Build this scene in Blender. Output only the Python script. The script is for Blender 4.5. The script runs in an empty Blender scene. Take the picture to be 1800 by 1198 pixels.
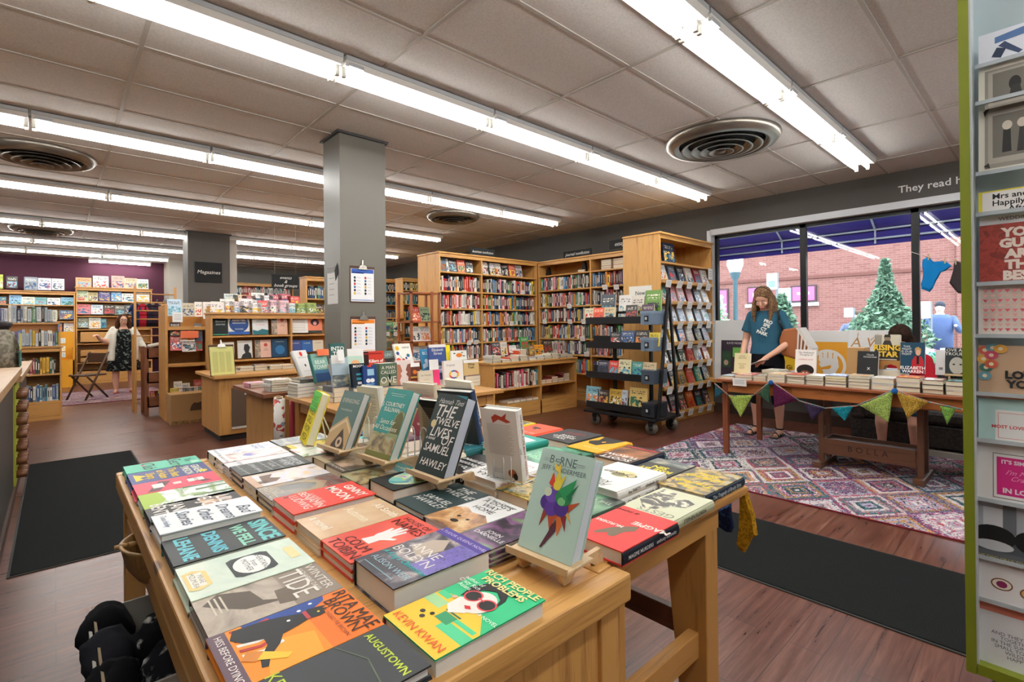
import bpy, bmesh, math, random
from math import pi, sin, cos, radians as rad
from mathutils import Vector, Matrix, Euler
scn = bpy.context.scene
COL = scn.collection
random.seed(7)

# ---------------------------------------------------------------- camera
EYE = 1.30
FPX, PITCH, ROLL, YAW, CY = 877.2, rad(.24), rad(-.54), rad(47.47), -32.3
_c, _s = cos(YAW), sin(YAW)
_F = Vector((_c*cos(PITCH), _s*cos(PITCH), sin(PITCH)))
_R0 = Vector((_s, -_c, 0)); _U0 = _R0.cross(_F)
_R = _R0*cos(ROLL) + _U0*sin(ROLL); _U = -_R0*sin(ROLL) + _U0*cos(ROLL)
cd = bpy.data.cameras.new('camera'); cam = bpy.data.objects.new('camera', cd); COL.objects.link(cam)
cd.sensor_width = 36; cd.lens = FPX/1800*36; cd.shift_y = CY/1800; cd.clip_start = .02; cd.clip_end = 200
cam.matrix_world = Matrix(((_R.x,_U.x,-_F.x,0),(_R.y,_U.y,-_F.y,0),(_R.z,_U.z,-_F.z,EYE),(0,0,0,1)))
scn.camera = cam
# measured points of the photograph brought onto real planes of the room
def _ray(u, v): return _F + _R*((u-900)/FPX) + _U*((599+CY-v)/FPX)
def G(u, v, z=0.): d = _ray(u, v); d = d*((z-EYE)/d.z); return Vector((d.x, d.y, z))
def onX(u, v, X): d = _ray(u, v); d = d*(X/d.x); return Vector((X, d.y, d.z+EYE))
def onY(u, v, Y): d = _ray(u, v); d = d*(Y/d.y); return Vector((d.x, Y, d.z+EYE))

# ---------------------------------------------------------------- world, exposure
scn.view_settings.view_transform = 'Standard'; scn.view_settings.look = 'None'
scn.view_settings.gamma = 1; scn.view_settings.use_curve_mapping = False
scn.view_settings.exposure = 0.0
W = bpy.data.worlds.new('sky'); scn.world = W; W.use_nodes = True
nt = W.node_tree; bg = nt.nodes['Background']
bg.inputs['Color'].default_value = (.78, .90, 1, 1); bg.inputs['Strength'].default_value = 8.0
TUBE = 28.0        # emission of the ceiling tubes

scn.cycles.max_bounces = 7; scn.cycles.diffuse_bounces = 4; scn.cycles.glossy_bounces = 3
scn.cycles.transparent_max_bounces = 12; scn.cycles.transmission_bounces = 4
scn.cycles.sample_clamp_indirect = 6; scn.cycles.caustics_reflective = False; scn.cycles.caustics_refractive = False
scn.cycles.use_denoising = True
CEIL = 3.015; WX = 7.15; BY = 16.0

# ---------------------------------------------------------------- materials
def lin(h):
    h = h.lstrip('#')
    if len(h) == 3: h = ''.join(c*2 for c in h)
    v = [int(h[i:i+2], 16)/255 for i in (0, 2, 4)]
    return tuple(x/12.92 if x <= .04045 else ((x+.055)/1.055)**2.4 for x in v) + (1,)
_m = {}
def newmat(name):
    m = bpy.data.materials.new(name); m.use_nodes = True
    n = m.node_tree; b = n.nodes['Principled BSDF']
    return m, n, b
def hx(h, rough=.55, metal=0, spec=.4):
    k = (h, rough, metal, spec)
    if k not in _m:
        m, n, b = newmat('paint_'+h); b.inputs['Base Color'].default_value = lin(h)
        b.inputs['Roughness'].default_value = rough; b.inputs['Metallic'].default_value = metal
        b.inputs['Specular IOR Level'].default_value = spec
        _m[k] = m
    return _m[k]
class NT:
    def __init__(s, n): s.n = n
    def node(s, t, **kw):
        o = s.n.nodes.new(t)
        for k, v in kw.items():
            if k.startswith('i_'): o.inputs[k[2:].replace('_', ' ')].default_value = v
            else: setattr(o, k, v)
        return o
    def link(s, a, b): s.n.links.new(a, b)
    def math(s, op, a, b=None, clamp=False):
        o = s.n.nodes.new('ShaderNodeMath'); o.operation = op; o.use_clamp = clamp
        for i, x in enumerate((a, b)):
            if x is None: continue
            if isinstance(x, (int, float)): o.inputs[i].default_value = x
            else: s.link(x, o.inputs[i])
        return o.outputs[0]
    def mix(s, f, a, b, mode='MIX'):
        o = s.n.nodes.new('ShaderNodeMix'); o.data_type = 'RGBA'; o.blend_type = mode
        for x, i in ((f, 0), (a, 6), (b, 7)):
            if isinstance(x, (int, float)): o.inputs[i].default_value = x
            elif isinstance(x, tuple): o.inputs[i].default_value = x
            else: s.link(x, o.inputs[i])
        return o.outputs[2]
    def coord(s, out='Object', scale=(1, 1, 1), rot=(0, 0, 0), loc=(0, 0, 0)):
        t = s.n.nodes.new('ShaderNodeTexCoord'); m = s.n.nodes.new('ShaderNodeMapping')
        m.inputs['Scale'].default_value = scale; m.inputs['Rotation'].default_value = rot; m.inputs['Location'].default_value = loc
        s.link(t.outputs[out], m.inputs[0]); return m.outputs[0]
    def noise(s, vec, scale, detail=3, rough=.5, dist=0):
        o = s.node('ShaderNodeTexNoise'); s.link(vec, o.inputs['Vector'])
        o.inputs['Scale'].default_value = scale; o.inputs['Detail'].default_value = detail
        o.inputs['Roughness'].default_value = rough; o.inputs['Distortion'].default_value = dist
        return o
    def ramp(s, f, stops, interp='LINEAR'):
        o = s.node('ShaderNodeValToRGB'); o.color_ramp.interpolation = interp
        e = o.color_ramp.elements
        while len(e) > 1: e.remove(e[-1])
        e[0].position = stops[0][0]; e[0].color = stops[0][1] if isinstance(stops[0][1], tuple) else lin(stops[0][1])
        for p, c in stops[1:]:
            x = e.new(p); x.color = c if isinstance(c, tuple) else lin(c)
        s.link(f, o.inputs[0]); return o.outputs[0]
    def sep(s, vec):
        o = s.node('ShaderNodeSeparateXYZ'); s.link(vec, o.inputs[0]); return o.outputs
def wood(name, light, dark, axis=0, rough=.45, knots=True, sc=1.0, space='Object'):
    k = ('wood', name, axis)
    if k in _m: return _m[k]
    m, n, b = newmat(name); t = NT(n)
    s = [14*sc]*3; s[axis] = 1.1*sc
    v = t.coord(space, tuple(s))
    a = t.noise(v, 1.6, 6, .62, .9).outputs[0]
    w = t.node('ShaderNodeTexNoise'); t.link(t.coord(space, tuple([60*sc if i != axis else 2*sc for i in range(3)])), w.inputs['Vector'])
    w.inputs['Scale'].default_value = 2; w.inputs['Detail'].default_value = 2
    f = t.math('ADD', t.math('MULTIPLY', a, .75), t.math('MULTIPLY', w.outputs[0], .3))
    c = t.ramp(f, [(.34, dark), (.5, light), (.7, light)])
    if knots:
        vo = t.node('ShaderNodeTexVoronoi'); s2 = [3.4*sc]*3; s2[axis] = 1.7*sc
        t.link(t.coord(space, tuple(s2)), vo.inputs['Vector']); vo.inputs['Scale'].default_value = 1
        kf = t.ramp(vo.outputs['Distance'], [(.0, (1,)*4), (.05, (.8,)*3+(1,)), (.075, (0, 0, 0, 1))])
        c = t.mix(kf, c, lin('5a3418'))
    t.link(c, b.inputs['Base Color']); b.inputs['Roughness'].default_value = rough
    _m[k] = m; return m
PINE, PINED = 'cf9c58', 'a0703a'
def pine(axis=0): return wood('honey_pine_%d' % axis, PINE, PINED, axis)
def oak(axis=0): return wood('golden_oak_%d' % axis, 'c08c4c', '946632', axis, knots=False)
def brownwood(axis=0): return wood('walnut_brown_%d' % axis, '7a4526', '4c2713', axis, knots=False)
def emis(name, h, s):
    k = ('em', name)
    if k not in _m:
        m, n, b = newmat(name); b.inputs['Base Color'].default_value = lin(h)
        b.inputs['Emission Color'].default_value = lin(h); b.inputs['Emission Strength'].default_value = s
        _m[k] = m
    return _m[k]
def fabric(h, h2=None, scale=60, rough=.95, name='cloth', th=.5):
    k = ('fab', h, h2, scale, th)
    if k in _m: return _m[k]
    m, n, b = newmat(name); t = NT(n)
    f = t.noise(t.coord('Object'), scale, 3).outputs[0]
    c = t.ramp(f, [(th-.06, h), (th+.06, h2 or h)])
    t.link(c, b.inputs['Base Color']); b.inputs['Roughness'].default_value = rough
    b.inputs['Specular IOR Level'].default_value = .15
    bp = t.node('ShaderNodeBump'); bp.inputs['Strength'].default_value = .3; bp.inputs['Distance'].default_value = .004
    t.link(t.noise(t.coord('Object'), scale*3, 2).outputs[0], bp.inputs['Height']); t.link(bp.outputs[0], b.inputs['Normal'])
    _m[k] = m; return m
def art(name, stops, scale=9, stretch=(1, 1, 1), detail=4, dist=.6, rough=.3, seed=0, kind='noise'):
    """printed picture: blotchy colour ramp in the book's own coordinates"""
    k = ('art', name)
    if k in _m: return _m[k]
    m, n, b = newmat('print_'+name); t = NT(n)
    v = t.coord('Object', stretch, loc=(seed, seed*.7, 0))
    if kind == 'voronoi':
        o = t.node('ShaderNodeTexVoronoi'); t.link(v, o.inputs['Vector']); o.inputs['Scale'].default_value = scale
        f = t.sep(o.outputs['Color'])[0]
    else: f = t.noise(v, scale, detail, .55, dist).outputs[0]
    t.link(t.ramp(f, stops, 'LINEAR' if kind != 'voronoi' else 'CONSTANT'), b.inputs['Base Color'])
    b.inputs['Roughness'].default_value = rough; _m[k] = m; return m

# ---------------------------------------------------------------- mesh building
class MB:
    def __init__(s): s.v = []; s.f = []; s.m = []; s.mats = []; s.X = None; s.sm = []
    def mi(s, m):
        if m not in s.mats: s.mats.append(m)
        return s.mats.index(m)
    def add(s, vs, fs, m, smooth=False):
        o = len(s.v)
        for p in vs:
            p = Vector(p)
            if s.X is not None: p = s.X @ p
            s.v.append(p[:])
        i = s.mi(m)
        for f in fs: s.f.append([o+k for k in f]); s.m.append(i); s.sm.append(smooth)
        return s
    def box(s, x0, y0, z0, x1, y1, z1, m):
        if x0 > x1: x0, x1 = x1, x0
        if y0 > y1: y0, y1 = y1, y0
        if z0 > z1: z0, z1 = z1, z0
        vs = [(x0,y0,z0),(x1,y0,z0),(x1,y1,z0),(x0,y1,z0),(x0,y0,z1),(x1,y0,z1),(x1,y1,z1),(x0,y1,z1)]
        return s.add(vs, [(0,3,2,1),(4,5,6,7),(0,1,5,4),(1,2,6,5),(2,3,7,6),(3,0,4,7)], m)
    def prism(s, pts, a, b, m, axis=2, smooth=False):
        """pts 2-D polygon (ccw), extruded along axis from a to b"""
        def q(p, w):
            return (p[0], p[1], w) if axis == 2 else ((p[0], w, p[1]) if axis == 1 else (w, p[0], p[1]))
        n = len(pts); vs = [q(p, a) for p in pts] + [q(p, b) for p in pts]
        fs = [list(range(n))[::-1], list(range(n, 2*n))] + [(i, (i+1) % n, n+(i+1) % n, n+i) for i in range(n)]
        return s.add(vs, fs, m, smooth)
    def tube(s, p0, p1, r0, m, r1=None, n=12, cap=True):
        r1 = r0 if r1 is None else r1
        p0, p1 = Vector(p0), Vector(p1); d = (p1-p0).normalized()
        a = d.orthogonal().normalized(); b = d.cross(a)
        vs = []
        for p, r in ((p0, r0), (p1, r1)):
            for k in range(n):
                t = 2*pi*k/n; vs.append(p + a*(r*cos(t)) + b*(r*sin(t)))
        fs = [(i, (i+1) % n, n+(i+1) % n, n+i) for i in range(n)]
        if cap: fs += [list(range(n))[::-1], list(range(n, 2*n))]
        return s.add(vs, fs, m, True)
    def path(s, pts, r, m, n=8):
        for i in range(len(pts)-1): s.tube(pts[i], pts[i+1], r, m, n=n)
        return s
    def lathe(s, prof, m, n=32, c=(0, 0, 0)):
        vs = []; fs = []
        for r, z in prof:
            for k in range(n):
                t = 2*pi*k/n; vs.append((c[0]+r*cos(t), c[1]+r*sin(t), c[2]+z))
        for j in range(len(prof)-1):
            for k in range(n):
                fs.append((j*n+k, j*n+(k+1) % n, (j+1)*n+(k+1) % n, (j+1)*n+k))
        return s.add(vs, fs, m, True)
    def loft(s, rings, m, n=20, cap=True):
        """rings: (x, y, z, rx, ry[, tilt_about_x])"""
        vs = []; fs = []
        for r in rings:
            x, y, z, rx, ry = r[:5]; tl = r[5] if len(r) > 5 else 0
            for k in range(n):
                t = 2*pi*k/n; yy = ry*sin(t)
                vs.append((x+rx*cos(t), y+yy*cos(tl), z+yy*sin(tl)))
        for j in range(len(rings)-1):
            for k in range(n): fs.append((j*n+k, j*n+(k+1) % n, (j+1)*n+(k+1) % n, (j+1)*n+k))
        if cap: fs += [list(range(n))[::-1], [(len(rings)-1)*n+k for k in range(n)]]
        return s.add(vs, fs, m, True)
    def ball(s, c, r, m, n=16, k=10):
        rx, ry, rz = r if isinstance(r, (tuple, list)) else (r, r, r)
        return s.loft([(c[0], c[1], c[2]-rz*cos(pi*(j+.02)/(k+.04)), rx*sin(pi*(j+.02)/(k+.04))+1e-4, ry*sin(pi*(j+.02)/(k+.04))+1e-4) for j in range(k+1)], m, n)
    def chain(s, pts, m, n=12):
        """tapered limb through (x,y,z,r) points with balls at the joints"""
        for i in range(len(pts)-1):
            a, b = pts[i], pts[i+1]; s.tube(a[:3], b[:3], a[3], m, b[3], n)
        for p in pts: s.ball(p[:3], p[3], m, n, 8)
        return s
    def build(s, name, parent=None, loc=(0, 0, 0), rot=(0, 0, 0), bevel=0, mesh_only=False):
        me = bpy.data.meshes.new(name); me.from_pydata(s.v, [], s.f)
        for m in s.mats: me.materials.append(m)
        me.polygons.foreach_set('material_index', s.m); me.polygons.foreach_set('use_smooth', s.sm)
        me.update()
        if mesh_only: return me
        o = bpy.data.objects.new(name, me); COL.objects.link(o)
        o.location = loc; o.rotation_euler = rot
        if parent is not None: o.parent = parent
        if bevel:
            b = o.modifiers.new('bevel', 'BEVEL'); b.width = bevel; b.segments = 2; b.limit_method = 'ANGLE'
        return o
def tag(o, label, cat, group=None, kind=None):
    if label:
        for a_, b_ in ((' from the left', ' from left'), (' face out', ''), (' the ', ' ')):
            if len(label.split()) > 16: label = label.replace(a_, b_)
        o['label'] = label
    if cat: o['category'] = cat
    if group: o['group'] = group
    if kind: o['kind'] = kind
    return o
def thing(name, label, cat, loc=(0, 0, 0), rotz=0, group=None, rot=None):
    o = bpy.data.objects.new(name, None); COL.objects.link(o); o.empty_display_size = .05
    o.location = loc; o.rotation_euler = rot if rot is not None else (0, 0, rotz)
    return tag(o, label, cat, group)
def struct(name, mb, bevel=0):
    o = mb.build(name, bevel=bevel); o['kind'] = 'structure'; return o
def inst(me, name, parent=None, loc=(0, 0, 0), rot=(0, 0, 0), scale=(1, 1, 1), color=None):
    o = bpy.data.objects.new(name, me); COL.objects.link(o); o.location = loc; o.rotation_euler = rot; o.scale = scale
    if parent is not None: o.parent = parent
    if color is not None: o.color = color
    return o
_tx = {}
def textmesh(s, shear=0, bold=0, squeeze=1.0, ext=0):
    k = (s, shear, bold, squeeze, ext)
    if k in _tx: return _tx[k]
    cu = bpy.data.curves.new('t', 'FONT'); cu.body = s; cu.align_x = 'CENTER'; cu.align_y = 'CENTER'
    cu.shear = shear; cu.offset = bold; cu.resolution_u = 2; cu.space_line = .9; cu.extrude = ext
    o = bpy.data.objects.new('t', cu); me = bpy.data.meshes.new_from_object(o)
    vs = [(v.co.x*squeeze, v.co.y, v.co.z) for v in me.vertices]; fs = [list(p.vertices) for p in me.polygons]
    bpy.data.objects.remove(o); bpy.data.curves.remove(cu); bpy.data.meshes.remove(me)
    _tx[k] = (vs, fs); return _tx[k]
def text_into(mb, s, x, y, size, m, z=0, rot=0, shear=0, bold=0, squeeze=1.0, fit=None, ext=0):
    """text in the xy plane of the builder, height 'size' metres; fit = max width in metres"""
    vs, fs = textmesh(s, shear, bold, squeeze, ext)
    if not vs: return
    k = size
    if fit:
        w = max(v[0] for v in vs) - min(v[0] for v in vs)
        k = min(size, fit/w) if fit > 0 else -fit/w
    c, sn = cos(rot), sin(rot)
    mb.add([(x+k*(v[0]*c-v[1]*sn), y+k*(v[0]*sn+v[1]*c), z+v[2]*k) for v in vs], fs, m)
# ================================================================ the room
def floor_mat():
    m, n, b = newmat('brown_plank_floor'); t = NT(n)
    v = t.coord('Object')
    br = t.node('ShaderNodeTexBrick'); t.link(v, br.inputs['Vector'])
    br.offset = .37; br.inputs['Scale'].default_value = 1; br.inputs['Brick Width'].default_value = 1.1; br.inputs['Row Height'].default_value = .125
    br.inputs['Mortar Size'].default_value = .0016; br.inputs['Color1'].default_value = (0, 0, 0, 1); br.inputs['Color2'].default_value = (1, 1, 1, 1)
    br.inputs['Mortar'].default_value = (.5, .5, .5, 1)
    a = t.noise(t.coord('Object', (1.6, 26, 1)), 1.5, 5, .65, .5).outputs[0]
    bb = t.noise(t.coord('Object', (.8, 1.0, 1)), 1.2, 3).outputs[0]
    f = t.math('ADD', t.math('ADD', t.math('MULTIPLY', a, .75), t.math('MULTIPLY', t.sep(br.outputs['Color'])[0], .10)), t.math('MULTIPLY', bb, .2))
    c = t.ramp(f, [(.30, '30190f'), (.5, '542e22'), (.68, '6f483a'), (.8, '8c6c5c')])
    c = t.mix(br.outputs['Fac'], c, lin('2f1a12'))
    t.link(c, b.inputs['Base Color'])
    r = t.math('ADD', t.math('MULTIPLY', a, .30), .17); t.link(r, b.inputs['Roughness'])
    b.inputs['Specular IOR Level'].default_value = .45
    bp = t.node('ShaderNodeBump'); bp.inputs['Strength'].default_value = .12; bp.inputs['Distance'].default_value = .002
    t.link(a, bp.inputs['Height']); t.link(bp.outputs[0], b.inputs['Normal'])
    return m
struct('floor', MB().box(-3.6, -5, -.1, WX, BY, 0, floor_mat()))
def tile_mat():
    m, n, b = newmat('ceiling_tile'); t = NT(n)
    f = t.noise(t.coord('Object'), 90, 3).outputs[0]
    t.link(t.ramp(f, [(.3, 'cbc8c4'), (.7, 'dddad6')]), b.inputs['Base Color']); b.inputs['Roughness'].default_value = .95
    b.inputs['Specular IOR Level'].default_value = .1
    return m
struct('ceiling', MB().box(-3.6, -5, CEIL, WX, BY, CEIL+.1, tile_mat()))
g = MB(); gm = hx('b5b0a8', .7)
for k in range(-12, 23):
    y = 2.519+.6096*k
    if -5 < y < BY: g.box(-3.6, y-.011, CEIL-.006, WX, y+.011, CEIL+.002, gm)
for k in range(-4, 6):
    x = .396+1.219*k
    if x > -3.6: g.box(x-.012, -5, CEIL-.007, x+.012, BY, CEIL+.002, gm)
struct('trim_1', g)
grey = hx('55524e', .85); greyl = hx('aaa8a4', .8)
WZ0, WZ1, WY0, WY1 = .50, 2.60, -1.3, 3.44
w = MB(); w.box(WX, WY1, 0, WX+.28, BY, CEIL, grey); w.box(WX, -5, 0, WX+.28, WY0, CEIL, grey)
w.box(WX, WY0, WZ1, WX+.28, WY1, CEIL, grey); w.box(WX, WY0, 0, WX+.28, WY1, WZ0, grey)
struct('wall_front', w)
wh = hx('d8dbe0', .6)
r = MB(); r.box(WX-.004, WY1-.012, WZ0, WX+.24, WY1+.001, WZ1, wh); r.box(WX-.004, WY0, WZ1-.012, WX+.24, WY1, WZ1+.001, wh); r.box(WX-.012, WY1-.012, WZ0, WX-.001, WY1+.05, WZ1+.06, wh)
r.box(WX-.012, WY0, WZ1-.012, WX-.001, WY1, WZ1+.07, wh)
struct('trim_2', r)
r = MB(); r.box(WX-.22, WY0, WZ0-.045, WX+.2, WY1+.04, WZ0+.005, pine(1)); struct('trim_3', r)
r = MB(); r.box(WX-.012, -5, 0, WX, BY, .13, hx('3a2a22', .6)); struct('baseboard_front', r)
struct('wall_back', MB().box(2.15, BY, 0, WX, BY+.2, CEIL, hx('8d8a84', .85)).box(-3.6, BY, 0, 2.15, BY+.2, CEIL, hx('4b2236', .8)))
struct('wall_left', MB().box(-3.8, -5, 0, -3.6, BY, CEIL, hx('8d8a84', .85)))
struct('wall_rear', MB().box(-3.6, -5.2, 0, WX, -5, CEIL, hx('8d8a84', .85)))
# plastered pilaster and light duct by the purple wall
p = MB(); p.prism([(2.15, 15.2), (2.9, 15.2), (2.9, BY), (2.15, BY)], 0, CEIL, hx('b5b0a6', .85)); struct('wall_nook', p)
p = MB(); p.box(2.42, 10.5, 0, 2.56, 10.62, CEIL, hx('c9c6bf', .6)); struct('trim_4', p)
# wall lettering above the window (reads from inside, looking towards +X)
def wall_text(name, s, y, z, size, mat, x=WX-.003, **kw):
    mb = MB(); text_into(mb, s, 0, 0, size, mat, fit=.70 if len(s) > 3 else None, bold=.01, **kw)
    return mb.build(name, None, (x, y, z), (pi/2, 0, -pi/2))
o = wall_text('wall_lettering', 'They read here', .86, 2.80, .2, hx('e8e8e8', .5)); tag(o, 'white painted words on the dark wall above the shop window', 'lettering')
o = wall_text('wall_lettering', '.', .66, 2.76, .5, hx('b3152c', .5)); tag(o, 'small red painted mark beside the white words above the window', 'lettering')

# columns
def column(name, x0, y0, x1, y1, m=None):
    m = m or hx('67635b', .45)
    c = MB(); c.box(x0, y0, 0, x1, y1, CEIL, m); c.box(x0-.025, y0-.025, CEIL-.02, x1+.025, y1+.025, CEIL, hx('3a3938', .5))
    return struct(name, c)
column('wall_pillar_near', 1.845, 4.225, 2.285, 4.58)
column('wall_pillar_far', 1.74, 10.33, 2.40, 10.8, hx('55524f', .7))

# ---------------------------------------------------------------- ceiling lights
em = emis('tube_glow', 'fffefb', TUBE); hous = hx('c6ccd0', .35, 0, .5); refl = hx('f2f2ee', .4)
def light_meshes(L=1.215):
    a = MB(); a.box(0, -.125, -.028, L, .125, 0, hous)
    a.prism([(-.125, -.03), (.125, -.03), (.105, -.062), (.03, -.045), (-.03, -.045), (-.105, -.062)][::-1], .0, L, refl, axis=0)
    h = a.build('h', mesh_only=True)
    t = MB().tube((.03, 0, 0), (L-.03, 0, 0), .019, em, n=8).build('t', mesh_only=True)
    s = MB(); sm = hx('d9d6cc', .4)
    for x in (.012, L-.012):
        s.box(x-.012, -.013, -.03, x+.012, .013, .06, sm)
    so = s.build('s', mesh_only=True)
    b = MB(); b.box(.02, -.12, -.062, .12, -.09, -.03, hous); br = b.build('b', mesh_only=True)
    return h, t, so, br
LM = light_meshes()
rows = [(-.53, -1, 5, 6.33), (-2.9, -1, 5, 6.33), (1.37, 0, 5, 6.33), (3.12, -1, 5, 6.30), (5.50, -2, 5, 6.05), (7.95, -3, 5, 5.45), (10.6, -3, 4, 6.05), (12.7, -3, 4, 5.9), (14.45, -3, 2, 2.05), (15.7, .2, 2, 1.85)]  # unseen rows over the card rack and behind the camera, added to brighten it
rn = ['added unseen row above the card rack', 'added unseen row behind the camera', 'upper right row', 'row in front of the near pillar', 'row just behind the near pillar', 'second row behind the near pillar', 'row at the far pillar', 'row beyond the far pillar', 'last row but one', 'row by the purple wall']
for ri, (y, k0, n, xe) in enumerate(rows):
    sections = [xe-1.235*(j+1) for j in range(12) if xe-1.235*(j+1) > k0*1.235-.4]
    for j, x in enumerate(sections):
        pos = 'window end' if j == 0 else ('%s from the window' % ['second', 'third', 'fourth', 'fifth', 'sixth', 'seventh', 'eighth', 'ninth'][j-1])
        r = thing('ceiling_light', 'fluorescent ceiling fixture, %s, %s' % (pos, rn[ri]), 'light', (x, y, CEIL-.008), 0, 'fluorescent fixtures in ceiling rows')
        inst(LM[0], 'housing', r)
        for yy in (-.05, .05):
            inst(LM[1], 'tube', r, (0, yy, -.085)); inst(LM[2], 'socket', r, (0, yy, -.085))
        if ri < 6: inst(LM[3], 'end_bracket', r)
# round air diffusers
dm = hx('7d766c', .32, .75, .5); dk = hx('1d1a18', .8)
v = MB(); v.lathe([(.50, 0), (.505, -.02), (.47, -.06), (.41, -.075), (.39, -.05), (.375, -.045)], dm, 48)
ring = [v.build('v', mesh_only=True)]
for rr, z in ((.355, -.07), (.27, -.085), (.19, -.098), (.11, -.108)):
    q = MB(); q.lathe([(rr, z-.012), (rr-.012, z), (rr-.07, z+.035), (rr-.06, z+.028), (rr-.018, z-.012), (rr, z-.012)], dm, 40); ring.append(q.build('c', mesh_only=True))
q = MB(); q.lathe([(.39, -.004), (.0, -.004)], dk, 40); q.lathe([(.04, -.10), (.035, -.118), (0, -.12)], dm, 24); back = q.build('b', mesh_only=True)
for (x, y, sc, lab) in ((4.60, 2.10, 1, 'large round metal ceiling air diffuser nearest the shop window'), (4.6, 6.35, .82, 'round metal ceiling diffuser beyond the near pillar'), (-.08, 6.66, .82, 'dark round ceiling diffuser at upper left'), (-.15, 11.6, .82, 'far round ceiling diffuser above the childrens shelves')):
    r = thing('air_diffuser', lab, 'vent', (x, y, CEIL-.004)); r.scale = (sc, sc, 1)
    inst(ring[0], 'outer_ring', r); inst(back, 'throat', r)
    for c in ring[1:]: inst(c, 'cone_ring', r)

# ---------------------------------------------------------------- shop window
fr = hx('16171a', .4, .3)
def glass_mat():
    m, n, b = newmat('window_glass'); t = NT(n); n.nodes.remove(b)
    tr = t.node('ShaderNodeBsdfTransparent'); gl = t.node('ShaderNodeBsdfGlossy'); gl.inputs['Roughness'].default_value = .0
    fz = t.node('ShaderNodeFresnel'); fz.inputs[0].default_value = 1.5
    mx = t.node('ShaderNodeMixShader'); t.link(t.math('MULTIPLY', fz.outputs[0], 1.3, True), mx.inputs[0]); t.link(tr.outputs[0], mx.inputs[1]); t.link(gl.outputs[0], mx.inputs[2])
    t.link(mx.outputs[0], n.nodes['Material Output'].inputs[0]); return m
glass = glass_mat()
mull = [WY1-.02, 2.24, 1.08, -.10, WY0]
for i in range(4):
    y1, y0 = mull[i], mull[i+1]
    f = MB(); X0, X1 = WX+.10, WX+.17; a = .035
    f.box(X0, y1-a, WZ0, X1, y1, WZ1-.012, fr); f.box(X0, y0, WZ0, X1, y0+a, WZ1-.012, fr)
    f.box(X0, y0, WZ0, X1, y1, WZ0+.05, fr); f.box(X0, y0, WZ1-.06, X1, y1, WZ1-.012, fr)
    o = struct('window_%d' % (i+1), f)
    p = MB().add([(WX+.135, y0, WZ0), (WX+.135, y1, WZ0), (WX+.135, y1, WZ1-.02), (WX+.135, y0, WZ1-.02)], [(0, 1, 2, 3)], glass).build('pane', o)
# ---------------------------------------------------------------- outdoors
struct('ground', MB().box(WX+.28, -30, -.25, 60, 40, -.15, hx('98948e', .9)))
struct('sidewalk', MB().box(WX+.28, -30, -.16, 10.6, 40, -.05, hx('a8a5a0', .9)))
# awning
pur = hx('2f2379', .85); pip = hx('b9bcc2', .4, .3)
r = thing('awning', 'purple canvas awning on a pale pipe frame outside the shop window', 'awning', (7.45, 0, 0))
a = MB(); a.add([(0, -4, 3.35), (0, 4.1, 3.35), (1.3, 4.1, 2.62), (1.3, -4, 2.62)], [(0, 1, 2, 3)], pur)
a.add([(1.3, -4, 2.62), (1.3, 4.1, 2.62), (1.3, 4.1, 2.40), (1.3, -4, 2.40)], [(0, 1, 2, 3)], pur)
a.add([(0, 4.1, 3.35), (1.3, 4.1, 2.62), (1.3, 4.1, 2.40), (0, 4.1, 2.40)], [(0, 1, 2, 3)], pur); a.build('canvas', r)
a = MB()
for z in (2.62, 2.49): a.tube((1.27, -4, z), (1.27, 4.08, z), .014, pip); a.tube((0, 4.08, z), (1.27, 4.08, z), .014, pip)
for y in (4.08, 3.0, 1.75, .5, -.75, -2): a.tube((1.27, y, 2.42), (1.27, y, 2.62), .012, pip); a.tube((1.27, y, 2.62), (0, y, 3.33), .014, pip)
a.build('frame', r)
# brick building across the street
def brick_mat():
    m, n, b = newmat('pink_brick'); t = NT(n)
    br = t.node('ShaderNodeTexBrick'); sp_ = t.sep(t.coord('Object')); cb_ = t.node('ShaderNodeCombineXYZ'); t.link(sp_[1], cb_.inputs[0]); t.link(sp_[2], cb_.inputs[1]); t.link(cb_.outputs[0], br.inputs['Vector'])
    br.inputs['Scale'].default_value = 1; br.inputs['Brick Width'].default_value = .23; br.inputs['Row Height'].default_value = .075; br.inputs['Mortar Size'].default_value = .006
    br.inputs['Color1'].default_value = lin('7d534c'); br.inputs['Color2'].default_value = lin('704640'); br.inputs['Mortar'].default_value = lin('86685f')
    t.link(br.outputs['Color'], b.inputs['Base Color']); b.inputs['Roughness'].default_value = .9; return m
bk = brick_mat(); bx = 20.0
r = thing('brick_building', 'long pink brick building across the street', 'building', (bx, 0, -.2))
a = MB(); a.box(0, -25, 0, 6, 30, 4.15, bk); a.build('facade', r)
a = MB(); a.box(-.08, -25, 4.15, 6, 30, 4.5, hx('d8d4d0', .8)); a.build('cornice', r)
MB().box(-.05, -25, 3.05, 0, 30, 3.15, hx('664039', .9)).build('brick_band', r)
MB().box(-.10, 1.2, 0, 0, 2.0, 4.15, bk).build('pilaster', r)
for (u0, v0, u1, v1) in ((1393, 505, 1432, 527), (1316, 507, 1350, 530), (1255, 511, 1278, 562)):
    p0 = onX(u0, v0, bx-.05); p1 = onX(u1, v1, bx-.05)
    f = MB().box(-.05, p1.y-.06, p1.z+.14, .02, p0.y+.06, p0.z+.26, hx('3b2f33', .6)).build('window', r)
    MB().box(-.07, p1.y, p1.z+.2, -.045, p0.y, p0.z+.2, hx('d85a92', .5)).box(-.075, p1.y+.15, p1.z+.4, -.065, p0.y-.15, p0.z+.02, hx('e98fb4', .5)).build('poster', f)
    MB().box(-.12, p1.y-.12, p1.z, .02, p0.y+.12, p1.z+.12, hx('dcd8d4', .8)).build('sill', r)
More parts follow.
